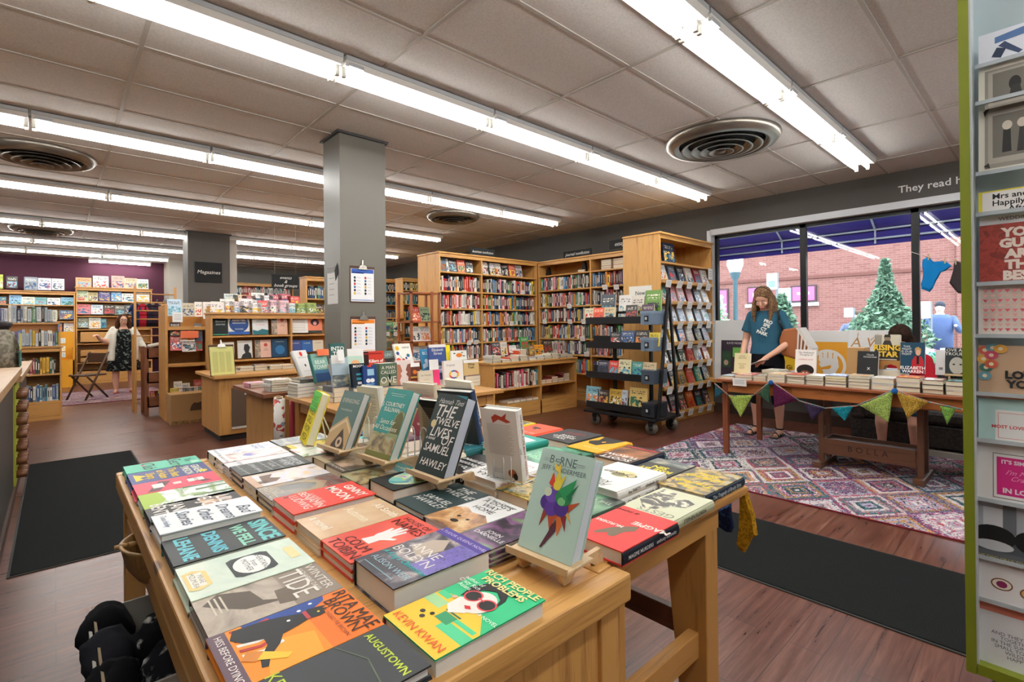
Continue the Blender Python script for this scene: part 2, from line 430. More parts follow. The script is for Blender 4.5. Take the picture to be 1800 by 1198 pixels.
# street lamp
p = onX(1292, 457, 13)
r = thing('street_lamp', 'green-grey street lamp post with a frosted white globe', 'street lamp', (13, p.y, -.15))
a = MB(); a.lathe([(.16, 0), (.15, .4), (.07, .6), (.055, 2.55), (.10, 2.62), (.13, 2.75)], hx('45606a', .5), 16); a.build('post', r)
a = MB(); a.lathe([(.13, 2.75), (.20, 2.95), (.19, 3.1), (.08, 3.25), (0, 3.27)], hx('eef2f2', .3), 20); a.build('globe', r)
# signs outside
def board(name, lab, u0, v0, u1, v1, X, h, cat='sign', pole=True, extra=None):
    p0, p1 = onX(u0, v0, X), onX(u1, v1, X)
    r = thing(name, lab, cat, (X, (p0.y+p1.y)/2, -.15))
    w_ = abs(p0.y-p1.y)/2
    b_ = MB().box(-.015, -w_, p1.z+.15, .015, w_, p0.z+.15, hx(h, .6)); b_.build('panel', r)
    if extra: MB().box(-.02, -w_*.7, p1.z+.2, -.014, w_*.7, p1.z+.35, hx(extra, .6)).build('print', r)
    if pole: MB().tube((.03, -w_*.95, 0), (.03, -w_*.95, p0.z+.15), .025, hx('5f6a70', .5)).build('post', r)
    return r
board('street_sign', 'white street sign with teal lettering on a dark pole', 1348, 481, 1366, 508, 12, 'f2f4f4', extra='7fb8c0')
board('notice_board', 'small blank white notice board across the street', 1369, 507, 1389, 528, 14, 'f4f4f4')
def foliage(name, lab, c, prof, n, cols, leaf=.05, seed=1):
    rnd = random.Random(seed); r = thing(name, lab, 'tree', c)
    mb = MB(); ms = [hx(x, .8) for x in cols]
    H = prof[-1][1]
    for i in range(n):
        z = prof[0][1] + (H-prof[0][1])*rnd.random()
        for (r0, z0), (r1, z1) in zip(prof, prof[1:]):
            if z0 <= z <= z1: R = r0+(r1-r0)*(z-z0)/(z1-z0)
        t = rnd.random()*2*pi; q = R*rnd.uniform(.65, 1.12)
        P = Vector((q*cos(t), q*sin(t), z))
        a = Vector((rnd.gauss(0, 1), rnd.gauss(0, 1), rnd.gauss(0, 1))).normalized(); b = a.orthogonal().normalized()
        s = leaf*rnd.uniform(.6, 1.5)
        mb.add([P-a*s, P+b*s*.5, P+a*s, P-b*s*.5], [(0, 1, 2, 3)], rnd.choice(ms))
    mb.build('foliage', r)
    MB().tube((0, 0, 0), (0, 0, H*.8), .06, hx('5b4636', .9), .02).build('trunk', r)
    k = MB(); k.lathe([(max(.02, a*.7), b) for a, b in prof], hx(cols[0], .9), 14); k.build('inner_foliage', r)
GR = ['4c6a52', '5f7d63', '728f74', '405c48']
p = G(1558, 640, -.15); p = onX(1558, 640, 11.5)
foliage('conical_shrub', 'pale green conical shrub outside the middle window pane', (11.5, p.y, -.15), [(.35, .3), (.60, .75), (.66, 1.1), (.50, 1.45), (.26, 1.75), (.12, 2.1), (.03, 2.6)], 5200, GR, .05, 2)
p = onX(1375, 600, 11.5); foliage('conical_shrub', 'narrow green shrub behind the browsing woman outside', (11.5, p.y, -.15), [(.25, .3), (.33, 1.1), (.22, 1.6), (.05, 2.05)], 2200, GR, .05, 3)
p = onX(1256, 560, 12.5); foliage('street_tree', 'pale green tree at the left edge of the window view', (12.5, p.y+.15, -.15), [(.2, .8), (.42, 1.5), (.35, 2.0), (.1, 2.3)], 1200, ['a5c9a8', '8db894'], .06, 4)
def outdoor_person(lab, u, v0, v1, X, coat, hat=None):
    p0, p1 = onX(u, v0, X), onX(u, v1, X); hgt = 1.7
    zt = p0.z; base = zt-hgt
    r = thing('person', lab, 'person', (X, p0.y, base), -pi/2)
    mb = MB(); sk = hx('d9b9a8', .6)
    mb.loft([(0, 0, .8, .16, .11), (0, 0, 1.1, .17, .12), (0, 0, 1.35, .2, .12), (0, 0, 1.45, .1, .07), (0, 0, 1.5, .055, .055)], sk, 16)
    mb.ball((0, 0, 1.6), (.075, .09, .105), sk); mb.chain([(.1, 0, .8, .08), (.11, 0, .4, .06), (.11, 0, .05, .04)], sk); mb.chain([(-.1, 0, .8, .08), (-.11, 0, .4, .06), (-.11, 0, .05, .04)], sk)
    mb.chain([(.2, 0, 1.38, .05), (.3, -.08, 1.15, .04), (.26, -.28, 1.25, .03)], sk); mb.chain([(-.2, 0, 1.38, .05), (-.3, -.08, 1.15, .04), (-.26, -.28, 1.25, .03)], sk)
    o = mb.build('body', r); rm = o.modifiers.new('r', 'REMESH'); rm.mode = 'VOXEL'; rm.voxel_size = .02; rm.use_smooth_shade = True
    c = MB(); m_ = hx(coat, .8)
    c.loft([(0, 0, .75, .2, .15), (0, 0, 1.1, .2, .14), (0, 0, 1.38, .23, .14), (0, 0, 1.47, .12, .09)], m_, 16)
    for s_ in (1, -1): c.chain([(s_*.2, 0, 1.38, .065), (s_*.3, -.08, 1.15, .055), (s_*.27, -.24, 1.23, .045)], m_)
    c.build('coat', r)
    h_ = MB(); h_.ball((0, .015, 1.65), (.085, .10, .085), hx(hat or '4a3a30', .8)); h_.build('hair', r)
    t_ = MB(); t_.loft([(s_, 0, 0, .01, .01) for s_ in (0, 1e-3)], m_, 8)
    lg = MB()
    for s_ in (1, -1): lg.chain([(s_*.1, 0, .8, .1), (s_*.11, 0, .4, .08), (s_*.11, 0, .06, .06)], hx('3a4250', .8))
    lg.build('trousers', r)
    return r
outdoor_person('person in a dark patterned coat beside a white placard outside', 1504, 548, 600, 13, '59617a')
outdoor_person('person in a dark blue coat and black hat across the street', 1652, 532, 600, 13, '4c5d86', '2c2f3a')
board('protest_placard', 'white placard on a stick held outside the middle pane', 1484, 541, 1500, 557, 12.2, 'f6f6f6', pole=True)
board('protest_placard', 'larger white placard outside the right-hand pane', 1614, 530, 1636, 559, 12.2, 'f6f6f6', pole=True)
# planting bed and pale parasol at right
a = MB(); rr = random.Random(5)
for i in range(900):
    y = onX(1660, 600, 10).y + rr.uniform(-.9, .5); P = Vector((10+rr.uniform(-.3, .3), y, rr.uniform(.55, .95)))
    s = .05; a_ = Vector((rr.gauss(0, 1), rr.gauss(0, 1), rr.gauss(0, 1))).normalized(); b_ = a_.orthogonal()
    a.add([P-a_*s, P+b_*s, P+a_*s, P-b_*s], [(0, 1, 2, 3)], hx(rr.choice(['8fd0a0', '5fae7c', 'e58ac0', 'f3f3f3', 'c04f7a', '74b7c8']), .8))
yb = onX(1660, 600, 10).y
r = thing('flower_planter', 'planter of green, white and pink flowers outside the right pane', 'planter', (0, 0, -.1)); a.build('flowers', r)
MB().box(9.7, yb-.9, .0, 10.3, yb+.5, .65, hx('a8c4c8', .7)).build('box', r)
# ================================================================ furniture helpers
def case(name, lab, loc, rotz, Wd, D, H, levels, dividers=(), plinth=.09, cat='bookcase', topover=.015, wd=pine, back=True, th=.024, group=None, levtag=None):
    """levels: heights of shelf tops; dividers: x positions; front at y=0, back at y=D"""
    r = thing(name, lab, cat, loc, rotz, group)
    for x in (0, Wd-th): MB().box(x, 0, 0, x+th, D, H, wd(2)).build('side_panel', r, bevel=.002)
    for x in dividers: MB().box(x-th/2, .004, 0, x+th/2, D, H-.02, wd(2)).build('divider', r)
    if back: MB().box(th, D-.012, plinth, Wd-th, D-.002, H-.02, wd(0)).build('back_panel', r)
    MB().box(-topover, -topover, H-.02, Wd+topover, D, H+.005, wd(0)).build('top_board', r, bevel=.003)
    MB().box(th, .006, H-.075, Wd-th, .022, H-.02, wd(0)).build('top_rail', r)
    MB().box(th, .004, 0, Wd-th, .024, plinth, wd(0)).build('plinth', r)
    xs = [th]+list(dividers)+[Wd-th]
    for z in levels:
        for a, b in zip(xs, xs[1:]):
            MB().box(a, .006, z-.022, b, D-.014, z, wd(0)).build('shelf', r)
    return r
CN = [('white', 'f0f0f0'), ('cream', 'efe3c2'), ('grey', '909090'), ('dark grey', '444444'), ('black', '141414'), ('red', 'c0201c'), ('dark red', '6d1216'), ('orange', 'e8762a'), ('yellow', 'ecc92e'),
      ('green', '3c9348'), ('dark green', '1f4a33'), ('teal', '2c9a9a'), ('pale blue', '9cc4dc'), ('blue', '2c62ae'), ('navy', '17244f'), ('purple', '5c3580'), ('pink', 'e592ae'), ('brown', '6c4529'), ('tan', 'c5a173'), ('pale green', 'b4d8a8')]
def hrgb(h): return tuple(int(h[i:i+2], 16) for i in (0, 2, 4))
def cname(h):
    a = hrgb(h); return min(CN, key=lambda c: sum((p-q)**2 for p, q in zip(a, hrgb(c[1]))))[0]
ORD = ['first', 'second', 'third', 'fourth', 'fifth', 'sixth', 'seventh', 'eighth', 'ninth', 'tenth', 'eleventh', 'twelfth', 'thirteenth', 'fourteenth', 'fifteenth', 'sixteenth', 'seventeenth', 'eighteenth', 'nineteenth', 'twentieth']
def nth(i): return ORD[i] if i < 20 else {20: 'twenty-first', 21: 'twenty-second', 22: 'twenty-third', 23: 'twenty-fourth', 24: 'twenty-fifth', 25: 'twenty-sixth', 26: 'twenty-seventh', 27: 'twenty-eighth', 28: 'twenty-ninth', 29: 'thirtieth'}.get(i, '%d-th' % (i+1))
# printed spine material shared by shelf books (colour is the book's own)
def spine_mat():
    m, n, b = newmat('printed_spine'); t = NT(n)
    oi = t.node('ShaderNodeObjectInfo'); P = t.sep(t.coord('Object'))
    q = t.math('ADD', t.math('MULTIPLY', oi.outputs['Random'], 50), t.math('MULTIPLY', P[2], 34))
    cb = t.node('ShaderNodeCombineXYZ'); t.link(t.math('MULTIPLY', P[0], 5), cb.inputs[0]); t.link(q, cb.inputs[2])
    f = t.noise(cb.outputs[0], 1, 2).outputs[0]
    up = t.math('GREATER_THAN', f, .5)
    ax = t.math('LESS_THAN', t.math('ABSOLUTE', t.math('SUBTRACT', P[0], .5)), .24)
    az = t.math('LESS_THAN', t.math('ABSOLUTE', t.math('SUBTRACT', P[2], .55)), .33)
    k = t.math('MULTIPLY', t.math('MULTIPLY', up, ax), az)
    lum = t.node('ShaderNodeRGBToBW'); t.link(oi.outputs['Color'], lum.inputs[0])
    dark = t.math('LESS_THAN', lum.outputs[0], .32)
    tc = t.mix(dark, lin('26262a'), lin('e8e2d2'))
    c = t.mix(t.math('MULTIPLY', k, .6), oi.outputs['Color'], tc)
    band = t.math('MULTIPLY', t.math('LESS_THAN', P[2], t.math('MULTIPLY', oi.outputs['Random'], .14)), 1)
    c = t.mix(t.math('MULTIPLY', band, .7), c, tc)
    t.link(c, b.inputs['Base Color']); b.inputs['Roughness'].default_value = .45
    return m
def cover_mat():
    m, n, b = newmat('printed_cover'); t = NT(n)
    oi = t.node('ShaderNodeObjectInfo'); R = oi.outputs['Random']; P = t.sep(t.coord('Object'))
    cb = t.node('ShaderNodeCombineXYZ'); t.link(P[0], cb.inputs[0]); t.link(t.math('MULTIPLY', R, 60), cb.inputs[1]); t.link(t.math('MULTIPLY', P[2], 1.4), cb.inputs[2])
    acc = t.ramp(t.math('FRACT', t.math('MULTIPLY', R, 7.3)), [(0, '2a4f7d'), (.14, 'c23b2e'), (.28, 'e9c04a'), (.4, '2f6e55'), (.52, 'f0ece0'), (.64, '20222a'), (.76, 'd97a3a'), (.88, '7ab3c4')], 'CONSTANT')
    acc2 = t.ramp(t.math('FRACT', t.math('MULTIPLY', R, 13.7)), [(0, '181a20'), (.2, 'f3efe6'), (.4, 'a83c50'), (.6, '4b8da0'), (.8, 'e8b94e')], 'CONSTANT')
    n1 = t.noise(cb.outputs[0], 3.1, 3, .5, .8).outputs[0]; n2 = t.noise(cb.outputs[0], 6.5, 2, .5, .4).outputs[0]
    reg = t.math('MULTIPLY', t.math('LESS_THAN', t.math('ABSOLUTE', t.math('SUBTRACT', P[0], .5)), .42), t.math('LESS_THAN', t.math('ABSOLUTE', t.math('SUBTRACT', P[2], .33)), .25))
    c = t.mix(t.math('MULTIPLY', t.math('GREATER_THAN', n1, .5), reg), oi.outputs['Color'], acc)
    c = t.mix(t.math('MULTIPLY', t.math('GREATER_THAN', n2, .57), reg), c, acc2)
    cb2 = t.node('ShaderNodeCombineXYZ'); t.link(t.math('MULTIPLY', P[0], 13), cb2.inputs[0]); t.link(t.math('MULTIPLY', R, 40), cb2.inputs[1]); t.link(t.math('MULTIPLY', P[2], 16), cb2.inputs[2])
    tx = t.math('GREATER_THAN', t.noise(cb2.outputs[0], 1, 1).outputs[0], .5)
    row = t.math('GREATER_THAN', t.math('SINE', t.math('MULTIPLY', P[2], 70)), -.2)
    tr = t.math('MULTIPLY', t.math('LESS_THAN', t.math('ABSOLUTE', t.math('SUBTRACT', P[0], .5)), .38), t.math('LESS_THAN', t.math('ABSOLUTE', t.math('SUBTRACT', P[2], .78)), .11))
    lum = t.node('ShaderNodeRGBToBW'); t.link(oi.outputs['Color'], lum.inputs[0])
    tc = t.mix(t.math('LESS_THAN', lum.outputs[0], .3), lin('2a2430'), lin('f1ead9'))
    c = t.mix(t.math('MULTIPLY', t.math('MULTIPLY', tx, row), tr), c, tc)
    t.link(c, b.inputs['Base Color']); b.inputs['Roughness'].default_value = .35
    return m
SPM, CVM = spine_mat(), cover_mat()
PG = hx('e6dcc4', .8); PGW = hx('efece4', .8)
def unit_spine():
    mb = MB(); pts = [(0, .06), (.12, .015), (.5, -.01), (.88, .015), (1, .06), (1, 1), (0, 1)]
    mb.prism(pts, 0, 1, SPM, axis=2)
    mb.add([(.06, .08, 1.001), (.94, .08, 1.001), (.94, .985, 1.001), (.06, .985, 1.001)], [(0, 1, 2, 3)], PG)
    mb.add([(.06, 1.001, .01), (.94, 1.001, .01), (.94, 1.001, .99), (.06, 1.001, .99)], [(0, 3, 2, 1)], PG)
    return mb.build('book', mesh_only=True)
def unit_cover():
    mb = MB(); a = .012
    mb.box(0, 0, 0, 1, .1, 1, CVM); mb.box(0, .9, 0, 1, 1, 1, SPM); mb.box(0, 0, 0, .03, 1, 1, SPM); mb.box(.03, .1, .012, .985, .9, .988, PG)
    return mb.build('book', mesh_only=True)
SPINE_ME, COVER_ME = unit_spine(), unit_cover()
SP = []   # shelf books waiting to be sorted by how large they show
PAL = ['f2efe6', 'e9e4d6', 'f6f4ee', '1b1b1d', '232428', '2b2b30', 'b3261e', '8e1f1f', 'd9d2bd', 'c9462c', 'e3c33b', '1f3d63', '2c5e8f', '3a7fb0', '1f6b4a', '4c9a5c', 'c8c8c8', '6b3f2a', 'd5893b', '5a2f5f', 'e8a0a8', 'efe9dc', '12233f', '777a7c']
def fill(fm, x0, x1, z, hmax, lab, t=.032, depth=.15, yo=.03, pal=PAL, gaps=0., seed=0, lean=True):
    rnd = random.Random(hash((round(x0*100), round(z*100), seed)) & 0xffff); x = x0+.006; i = 0
    while True:
        w = t*rnd.uniform(.55, 1.5); h = min(hmax-.015, rnd.choice([.19, .205, .215, .225, .235, .24])*rnd.uniform(.96, 1.04)*min(1, hmax/.25)); d = depth*rnd.uniform(.88, 1.05)
        if x+w > x1-.004: break
        if rnd.random() < gaps: x += w*rnd.uniform(.8, 2); continue
        col = rnd.choice(pal)
        tl = rnd.uniform(-.03, .03) if lean else 0
        M = fm @ Matrix.Translation((x, yo+rnd.uniform(-.004, .01), z)) @ Matrix.Rotation(0 if abs(tl) < .018 else tl*.6, 4, 'Y')
        SP.append((M, (w*.96, d, h), col, '%s spine, %s from left, %s' % (cname(col), nth(i), lab)))
        x += w+.0012; i += 1
def place_spines(n_ind=300):
    def size(s):
        p = s[0].translation; d = (p-Vector((0, 0, EYE))); z = d.dot(_F); return s[1][0]*s[1][2]/max(z, .5)**2
    SP.sort(key=size, reverse=True)
    for M, (w, d, h), col, lab in SP[:n_ind]:
        o = inst(SPINE_ME, 'shelf_book', color=lin(col)); o.matrix_world = M @ Matrix.Diagonal((w, d, h, 1))
        tag(o, lab, 'book', 'books standing spine out on the shelves')
    if len(SP) > n_ind:
        mb = MB()
        for M, (w, d, h), col, lab in SP[n_ind:]:
            mb.X = M @ Matrix.Diagonal((w, d, h, 1)); mb.box(0, 0, 0, 1, 1, 1, hx(col, .5)); mb.add([(.06, .05, 1.002), (.94, .05, 1.002), (.94, .98, 1.002), (.06, .98, 1.002)], [(0, 1, 2, 3)], PG)
            tc = 'efe8d8' if sum(hrgb(col)) < 330 else '2a2a2e'
            mb.box(.3, -.012, .3, .7, 0, .8, hx(tc, .6))
        mb.X = None
        tag(mb.build('shelved_books'), 'remaining small spine-out books on the farther shelves', 'books', None, 'stuff')
def face(x, y, z, w, h, col, lab, rotz=0, tilt=.14, t=.022, group='books shown face out', cat='book', name='face_out_book', par=None):
    """book standing face out: lower-left front corner at x,y,z; faces -Y before rotz"""
    M = Matrix.Translation((x, y, z)) @ Matrix.Rotation(rotz, 4, 'Z') @ Matrix.Rotation(-tilt, 4, 'X') @ Matrix.Diagonal((w, t, h, 1))
    o = inst(COVER_ME, name, color=lin(col)); o.matrix_world = M
    return tag(o, lab, cat, group)
def face_px(u0, v0, u1, v1, Y, col, lab, **kw):
    p = onY(u0, v1, Y); q = onY(u1, v0, Y)
    tl = kw.get('tilt', .14)
    return face(p.x, Y, p.z, q.x-p.x, (onY(u0, v0, Y).z-p.z)/cos(tl), col, lab, **kw)
def face_pxX(u0, v0, u1, v1, X, col, lab, **kw):
    p = onX(u0, v1, X); q = onX(u1, v0, X); kw['rotz'] = -pi/2
    return face(X, p.y, p.z, p.y-q.y, (onX(u0, v0, X).z-p.z), col, lab, **kw)
def card(x, y, z, w, h, lab, rotz=0, tilt=0, col='f4f4f2', name='shelf_card', group='small white shelf cards', lines=True):
    r = MB(); r.box(0, 0, 0, w, .0015, h, hx(col, .7))
    if lines:
        for k in range(3): r.box(w*.15, -.0006, h*(.3+.2*k), w*.85, 0, h*(.36+.2*k), hx('b9b9b9', .8))
    o = r.build(name, None, (x, y, z)); o.rotation_euler = Euler((-tilt, 0, rotz)); return tag(o, lab, 'card', group)

# ================================================================ near display tables
TT = .762
r = thing('display_table', 'honey pine display table in the foreground covered with hardcovers', 'table', (.165, .62, 0))
TW, TD = .745, 1.74
a = MB(); pn = pine(0); py_ = pine(1)
a.box(0, 0, TT-.055, TW, .05, TT+.004, pn)
a.build('front_rail', r, bevel=.006)
a = MB(); a.box(0, TD-.05, TT-.055, TW, TD, TT+.004, pn); a.build('back_rail', r, bevel=.006)
a = MB(); a.box(0, .05, TT-.055, .045, TD-.05, TT+.004, py_); a.build('left_rail', r, bevel=.006)
a = MB(); a.box(TW-.05, .05, TT-.055, TW, TD-.05, TT+.004, py_); a.build('right_rail', r, bevel=.006)
MB().box(.045, .05, TT-.045, TW-.05, TD-.05, TT, pn).build('tabletop', r)
MB().box(.10, .03, .05, TW-.03, .055, TT-.055, pine(2)).build('front_panel', r)
MB().box(TW-.05, .055, .05, TW-.03, TD-.1, TT-.055, pine(2)).build('side_panel', r)
for (x, y) in ((.02, .02), (.02, TD-.08), (TW-.08, TD-.08), (TW-.08, .02)): MB().box(x, y, 0, x+.06, y+.06, TT-.055, pine(2)).build('leg', r, bevel=.003)
MB().box(.05, .06, .56, TW-.06, TD-.08, .585, pn).build('lower_shelf', r)
MB().box(.025, .08, .56, .05, TD-.08, .61, py_).build('shelf_rail', r)
r = thing('display_table', 'light oak display table with tapered leg, right of the pine table', 'table', (.915, .69, 0))
W2, D2 = .765, 1.72; ok = oak(0)
MB().box(0, 0, TT-.025, W2, D2, TT, ok).build('tabletop', r, bevel=.004)
a = MB(); a.box(.03, .012, TT-.085, .575, .034, TT-.025, ok); a.build('apron', r)
MB().box(.545, .03, TT-.085, .567, D2-.05, TT-.025, oak(1)).build('apron', r)
for yy, s in ((.015, 1), (D2-.015, -1)):
    a = MB(); a.prism([(yy, 0), (yy+s*.075, 0), (yy+s*.14, TT-.085), (yy+s*.14, TT-.03), (yy, TT-.03)] if s > 0 else [(yy, 0), (yy, TT-.03), (yy-.14, TT-.03), (yy-.14, TT-.085), (yy-.075, 0)], .50, .575, oak(2), axis=0); a.build('leg', r, bevel=.003)
    a = MB(); a.box(.03, yy, 0, .09, yy+s*.06, TT-.03, oak(2)); a.build('leg', r)
MB().box(.09, .04, .30, .51, .075, .375, ok).build('stretcher', r, bevel=.003)
MB().box(.505, .09, .34, .535, D2-.09, .41, wood('deep_walnut', '5a3524', '3a2116', 1, knots=False)).build('stretcher', r, bevel=.003)  # side stretcher coloured darker than the oak parts

# ================================================================ back display table (with standing books)
r = thing('display_table', 'light oak display table in front of the near grey pillar', 'table', (1.35, 3.16, 0))
MB().box(0, 0, .725, 1.45, 1.0, .755, oak(0)).build('tabletop', r, bevel=.004)
for (x, y) in ((.06, .05), (1.3, .05), (.06, .86), (1.3, .86)): MB().box(x, y, 0, x+.08, y+.08, .725, oak(2)).build('leg', r, bevel=.003)
MB().box(.10, .06, .63, 1.34, .085, .725, oak(0)).build('apron', r)
MB().box(.07, .1, .63, .095, .9, .725, oak(1)).build('apron', r)
MB().box(.10, .08, .28, 1.34, .9, .30, oak(0)).build('lower_shelf', r)
r = thing('display_table', 'small darker wooden table left of the pillar with paperback piles', 'table', (1.255, 4.38, 0))
MB().box(0, 0, .715, .585, .95, .75, brownwood(0)).build('tabletop', r, bevel=.003)
MB().box(.10, .06, 0, .62, .10, .715, oak(2)).build('end_panel', r); MB().box(.10, .10, 0, .14, .88, .715, oak(2)).build('side_panel', r)

# ================================================================ cabinet with oak ends and dark door, behind
r = thing('cabinet', 'oak cabinet counter with a brown door and clipboard on top', 'cabinet', (1.37, 6.42, 0))
MB().box(-.06, -.06, .715, 3.0, .95, .755, oak(0)).build('countertop', r, bevel=.008)
MB().box(0, 0, .07, 2.9, .9, .715, oak(2)).build('body', r, bevel=.004)
MB().box(.02, .03, 0, 2.85, .85, .07, hx('2a2320', .8)).build('toe_kick', r)
d = MB().box(.13, -.014, .16, .80, .0, .60, hx('574334', .6)).build('door', r)
a = MB(); a.box(.26, -.03, .515, .46, -.014, .53, hx('d8d4cc', .4)); a.build('handle', d); MB().tube((.37, -.014, .41), (.37, -.02, .41), .016, hx('1c1713', .5)).build('keyhole', d)
MB().box(.13, -.02, .13, .80, -.0, .155, hx('cfc8bc', .5)).build('door_trim', r)
# display shelf unit on the counter behind
rb = case('display_shelf', 'oak display shelf standing on the counter with face-out hardcovers', (1.47, 7.30, .755), 0, 2.1, .30, .735, [.115, .435], [1.0], plinth=.03, cat='shelf', wd=oak)
# ================================================================ pine island with spines
r = case('low_bookcase', 'low pine island bookcase with a row of spines and empty lower shelves', (4.35, 5.12, 0), 0, 1.72, .55, .775, [.20, .415], [.92], plinth=.19, cat='bookcase')
I_M = Matrix.Translation((4.35, 5.12, 0))
fill(I_M, .03, .90, .415, .30, 'pine island bookcase', t=.036, seed=1, lean=False, pal=['c83a5a', 'efe6d4', 'f2efe6', '1b1b1d', '2f7f8c', 'b3261e', '8e1f1f', 'e9a9a0', 'd9d2bd', '232428', 'f2efe6'])
rnd = random.Random(3)
for i in range(5):
    for k in range(rnd.choice([2, 3, 4])):
        o = inst(COVER_ME, 'flat_book', color=lin(rnd.choice(['d8502f', '7d2030', 'c9462c', '402028', 'a84a3a']))); o.matrix_world = Matrix.Translation((5.30+i*.135, 5.30, .418+.03*k)) @ Matrix.Rotation(pi/2, 4, 'X') @ Matrix.Diagonal((.125, .028, .19, 1)) 
        o.matrix_world = Matrix.Translation((5.30+i*.135, 5.18, .418+.03*k+.028)) @ Matrix.Rotation(-pi/2, 4, 'X') @ Matrix.Diagonal((.125, .028, .19, 1))
        tag(o, 'reddish flat book, layer %s, %s stack from left, upper right island shelf' % (['one', 'two', 'three', 'four'][k], nth(i)), 'book', 'flat books in the island bookcase')
for i in range(5):
    o = inst(COVER_ME, 'flat_book', color=lin(rnd.choice(['f0ead8', 'e8e4dc', 'e0d0c0']))); o.matrix_world = Matrix.Translation((4.62+i*.125, 5.15, .203+.03)) @ Matrix.Rotation(-pi/2, 4, 'X') @ Matrix.Diagonal((.118, .03, .17, 1))
    tag(o, 'pale book lying flat on the lowest island shelf, %s from the left' % nth(i), 'book', 'flat books in the island bookcase')

# ================================================================ tall wall bookcases
AZ = [.20, .48, .745, 1.015, 1.295, 1.569, 1.85, 2.155]
AX0, AW = 4.43, 2.18
case('tall_bookcase', 'tall honey pine bookcase with two bays facing the camera', (AX0, 6.50, 0), 0, AW, .62, 2.455, AZ, [.86, 1.12][:1], plinth=.15)
AM = Matrix.Translation((AX0, 6.5, 0))
PA1 = ['f2efe6', 'f6f4ee', 'e9e4d6', '1b1b1d', '232428', 'f2efe6', '2b2b30', 'b3261e', 'c9462c', 'd9d2bd', 'e3c33b', '2c5e8f', '8e1f1f', '12233f', 'c8c8c8', 'e8a0a8', 'd5893b']
for zi, nm in ((6, 'second'), (5, 'third'), (4, 'fourth'), (3, 'fifth'), (2, 'sixth')):
    zt = AZ[zi+1] if zi+1 < len(AZ) else 2.4
    fill(AM, .03, .845, AZ[zi], zt-AZ[zi]-.02, '%s shelf down, left bay, tall two-bay bookcase' % nm, t=.033, pal=PA1)
    fill(AM, .875, AW-.03, AZ[zi], zt-AZ[zi]-.02, '%s shelf down, right bay, tall two-bay bookcase' % nm, t=.034)
BM = Matrix.Translation((6.62, 6.49, 0)) @ Matrix.Rotation(-pi/2, 4, 'Z')
BZ = [.16, .46, .773, 1.05, 1.344, 1.62, 1.917, 2.19]
case('tall_bookcase', 'tall pine bookcase along the dark window wall, beside the corner', (6.62, 6.49, 0), -pi/2, 2.45, .50, 2.45, BZ, [1.22], plinth=.13)
for zi, nm in ((6, 'second'), (5, 'third'), (4, 'fourth'), (3, 'fifth'), (2, 'sixth'), (1, 'seventh')):
    zt = BZ[zi+1]
    fill(BM, .04, 1.2, BZ[zi], zt-BZ[zi]-.02, '%s shelf down, left bay, window-wall bookcase' % nm, t=.038)
    fill(BM, 1.24, 2.1, BZ[zi], zt-BZ[zi]-.02, '%s shelf down, right bay, window-wall bookcase' % nm, t=.038)
# face-out books along the top shelves of the first bookcase
tops = [(770,'86a7c4'),(777,'dcd6cc'),(791,'24262c'),(806,'e06a4e'),(820,'2c2a2c')]
for i, (u, c) in enumerate(tops):
    p = onY(u, 477, 6.53); face(max(p.x, 4.47)+.005*i, 6.56, 2.158, .155, .215, c, '%s book face out, %s from the left on the top shelf, left bay' % (cname(c), nth(i)), tilt=.2)
tops = [(851,'e9e0da'),(861,'d9d6dc'),(873,'e8e4dc'),(884,'2a2c30'),(898,'c9604a'),(909,'c9c2c4')]
for i, (u, c) in enumerate(tops):
    p = onY(u, 477, 6.53); face(p.x, 6.56, 2.158, .17, .22, c, '%s book face out, %s from the left on the top shelf, right bay' % (cname(c), nth(i)), tilt=.2)
# few things on the top shelf of the second one
p = onX(963, 482, 6.75)
MB()
def bookend(lab, u, v, X, h):
    p = onX(u, v, X); r = MB(); r.prism([(0, 0), (.10, 0), (.10, .03), (.07, h), (.03, h), (0, .03)], 0, .05, hx('1c1512', .5), axis=1)
    o = r.build('bookend', None, (X, p.y+.05, 2.19), (0, 0, -pi/2)); tag(o, lab, 'bookend')
bookend('dark wooden bookend at left on the upper shelf of the wall bookcase', 963, 482, 6.75, .17); bookend('dark arched bookend at right on the upper shelf of the wall bookcase', 1026, 478, 6.75, .19)
def flat(x, y, z, w, h, t, col, lab, rotz=0, group='books lying flat', cover=True):
    """book lying flat, cover up; lower-left corner x,y"""
    o = inst(COVER_ME, 'flat_book', color=lin(col))
    o.matrix_world = Matrix.Translation((x, y, z+t)) @ Matrix.Rotation(rotz, 4, 'Z') @ Matrix.Rotation(-pi/2, 4, 'X') @ Matrix.Diagonal((w, t, h, 1))
    return tag(o, lab, 'book', group)
for k, c in enumerate(['efe9dc', 'e2d8c4']): flat(6.72, 5.62, 2.19+.025*k, .15, .22, .025, c, '%s book lying on the upper shelf between the bookends' % ['lower pale', 'upper pale'][k], -pi/2)
for s_, y0 in enumerate((5.10, 4.86)):
    for k in range(5):
        c = ['7a1f24', '8e2a2a', 'efe9dc', 'e9e4d6', '2b2b30'][k] if s_ == 0 else ['efe9dc', 'd8502f', 'e3c33b', 'c9462c', '7a1f24'][k]
        flat(6.70, y0, 2.19+.034*k, .2, .2, .033, c, '%s flat book, %s up, %s stack, top shelf of window-wall bookcase' % (cname(c), nth(k), ['left', 'right'][s_]), -pi/2)
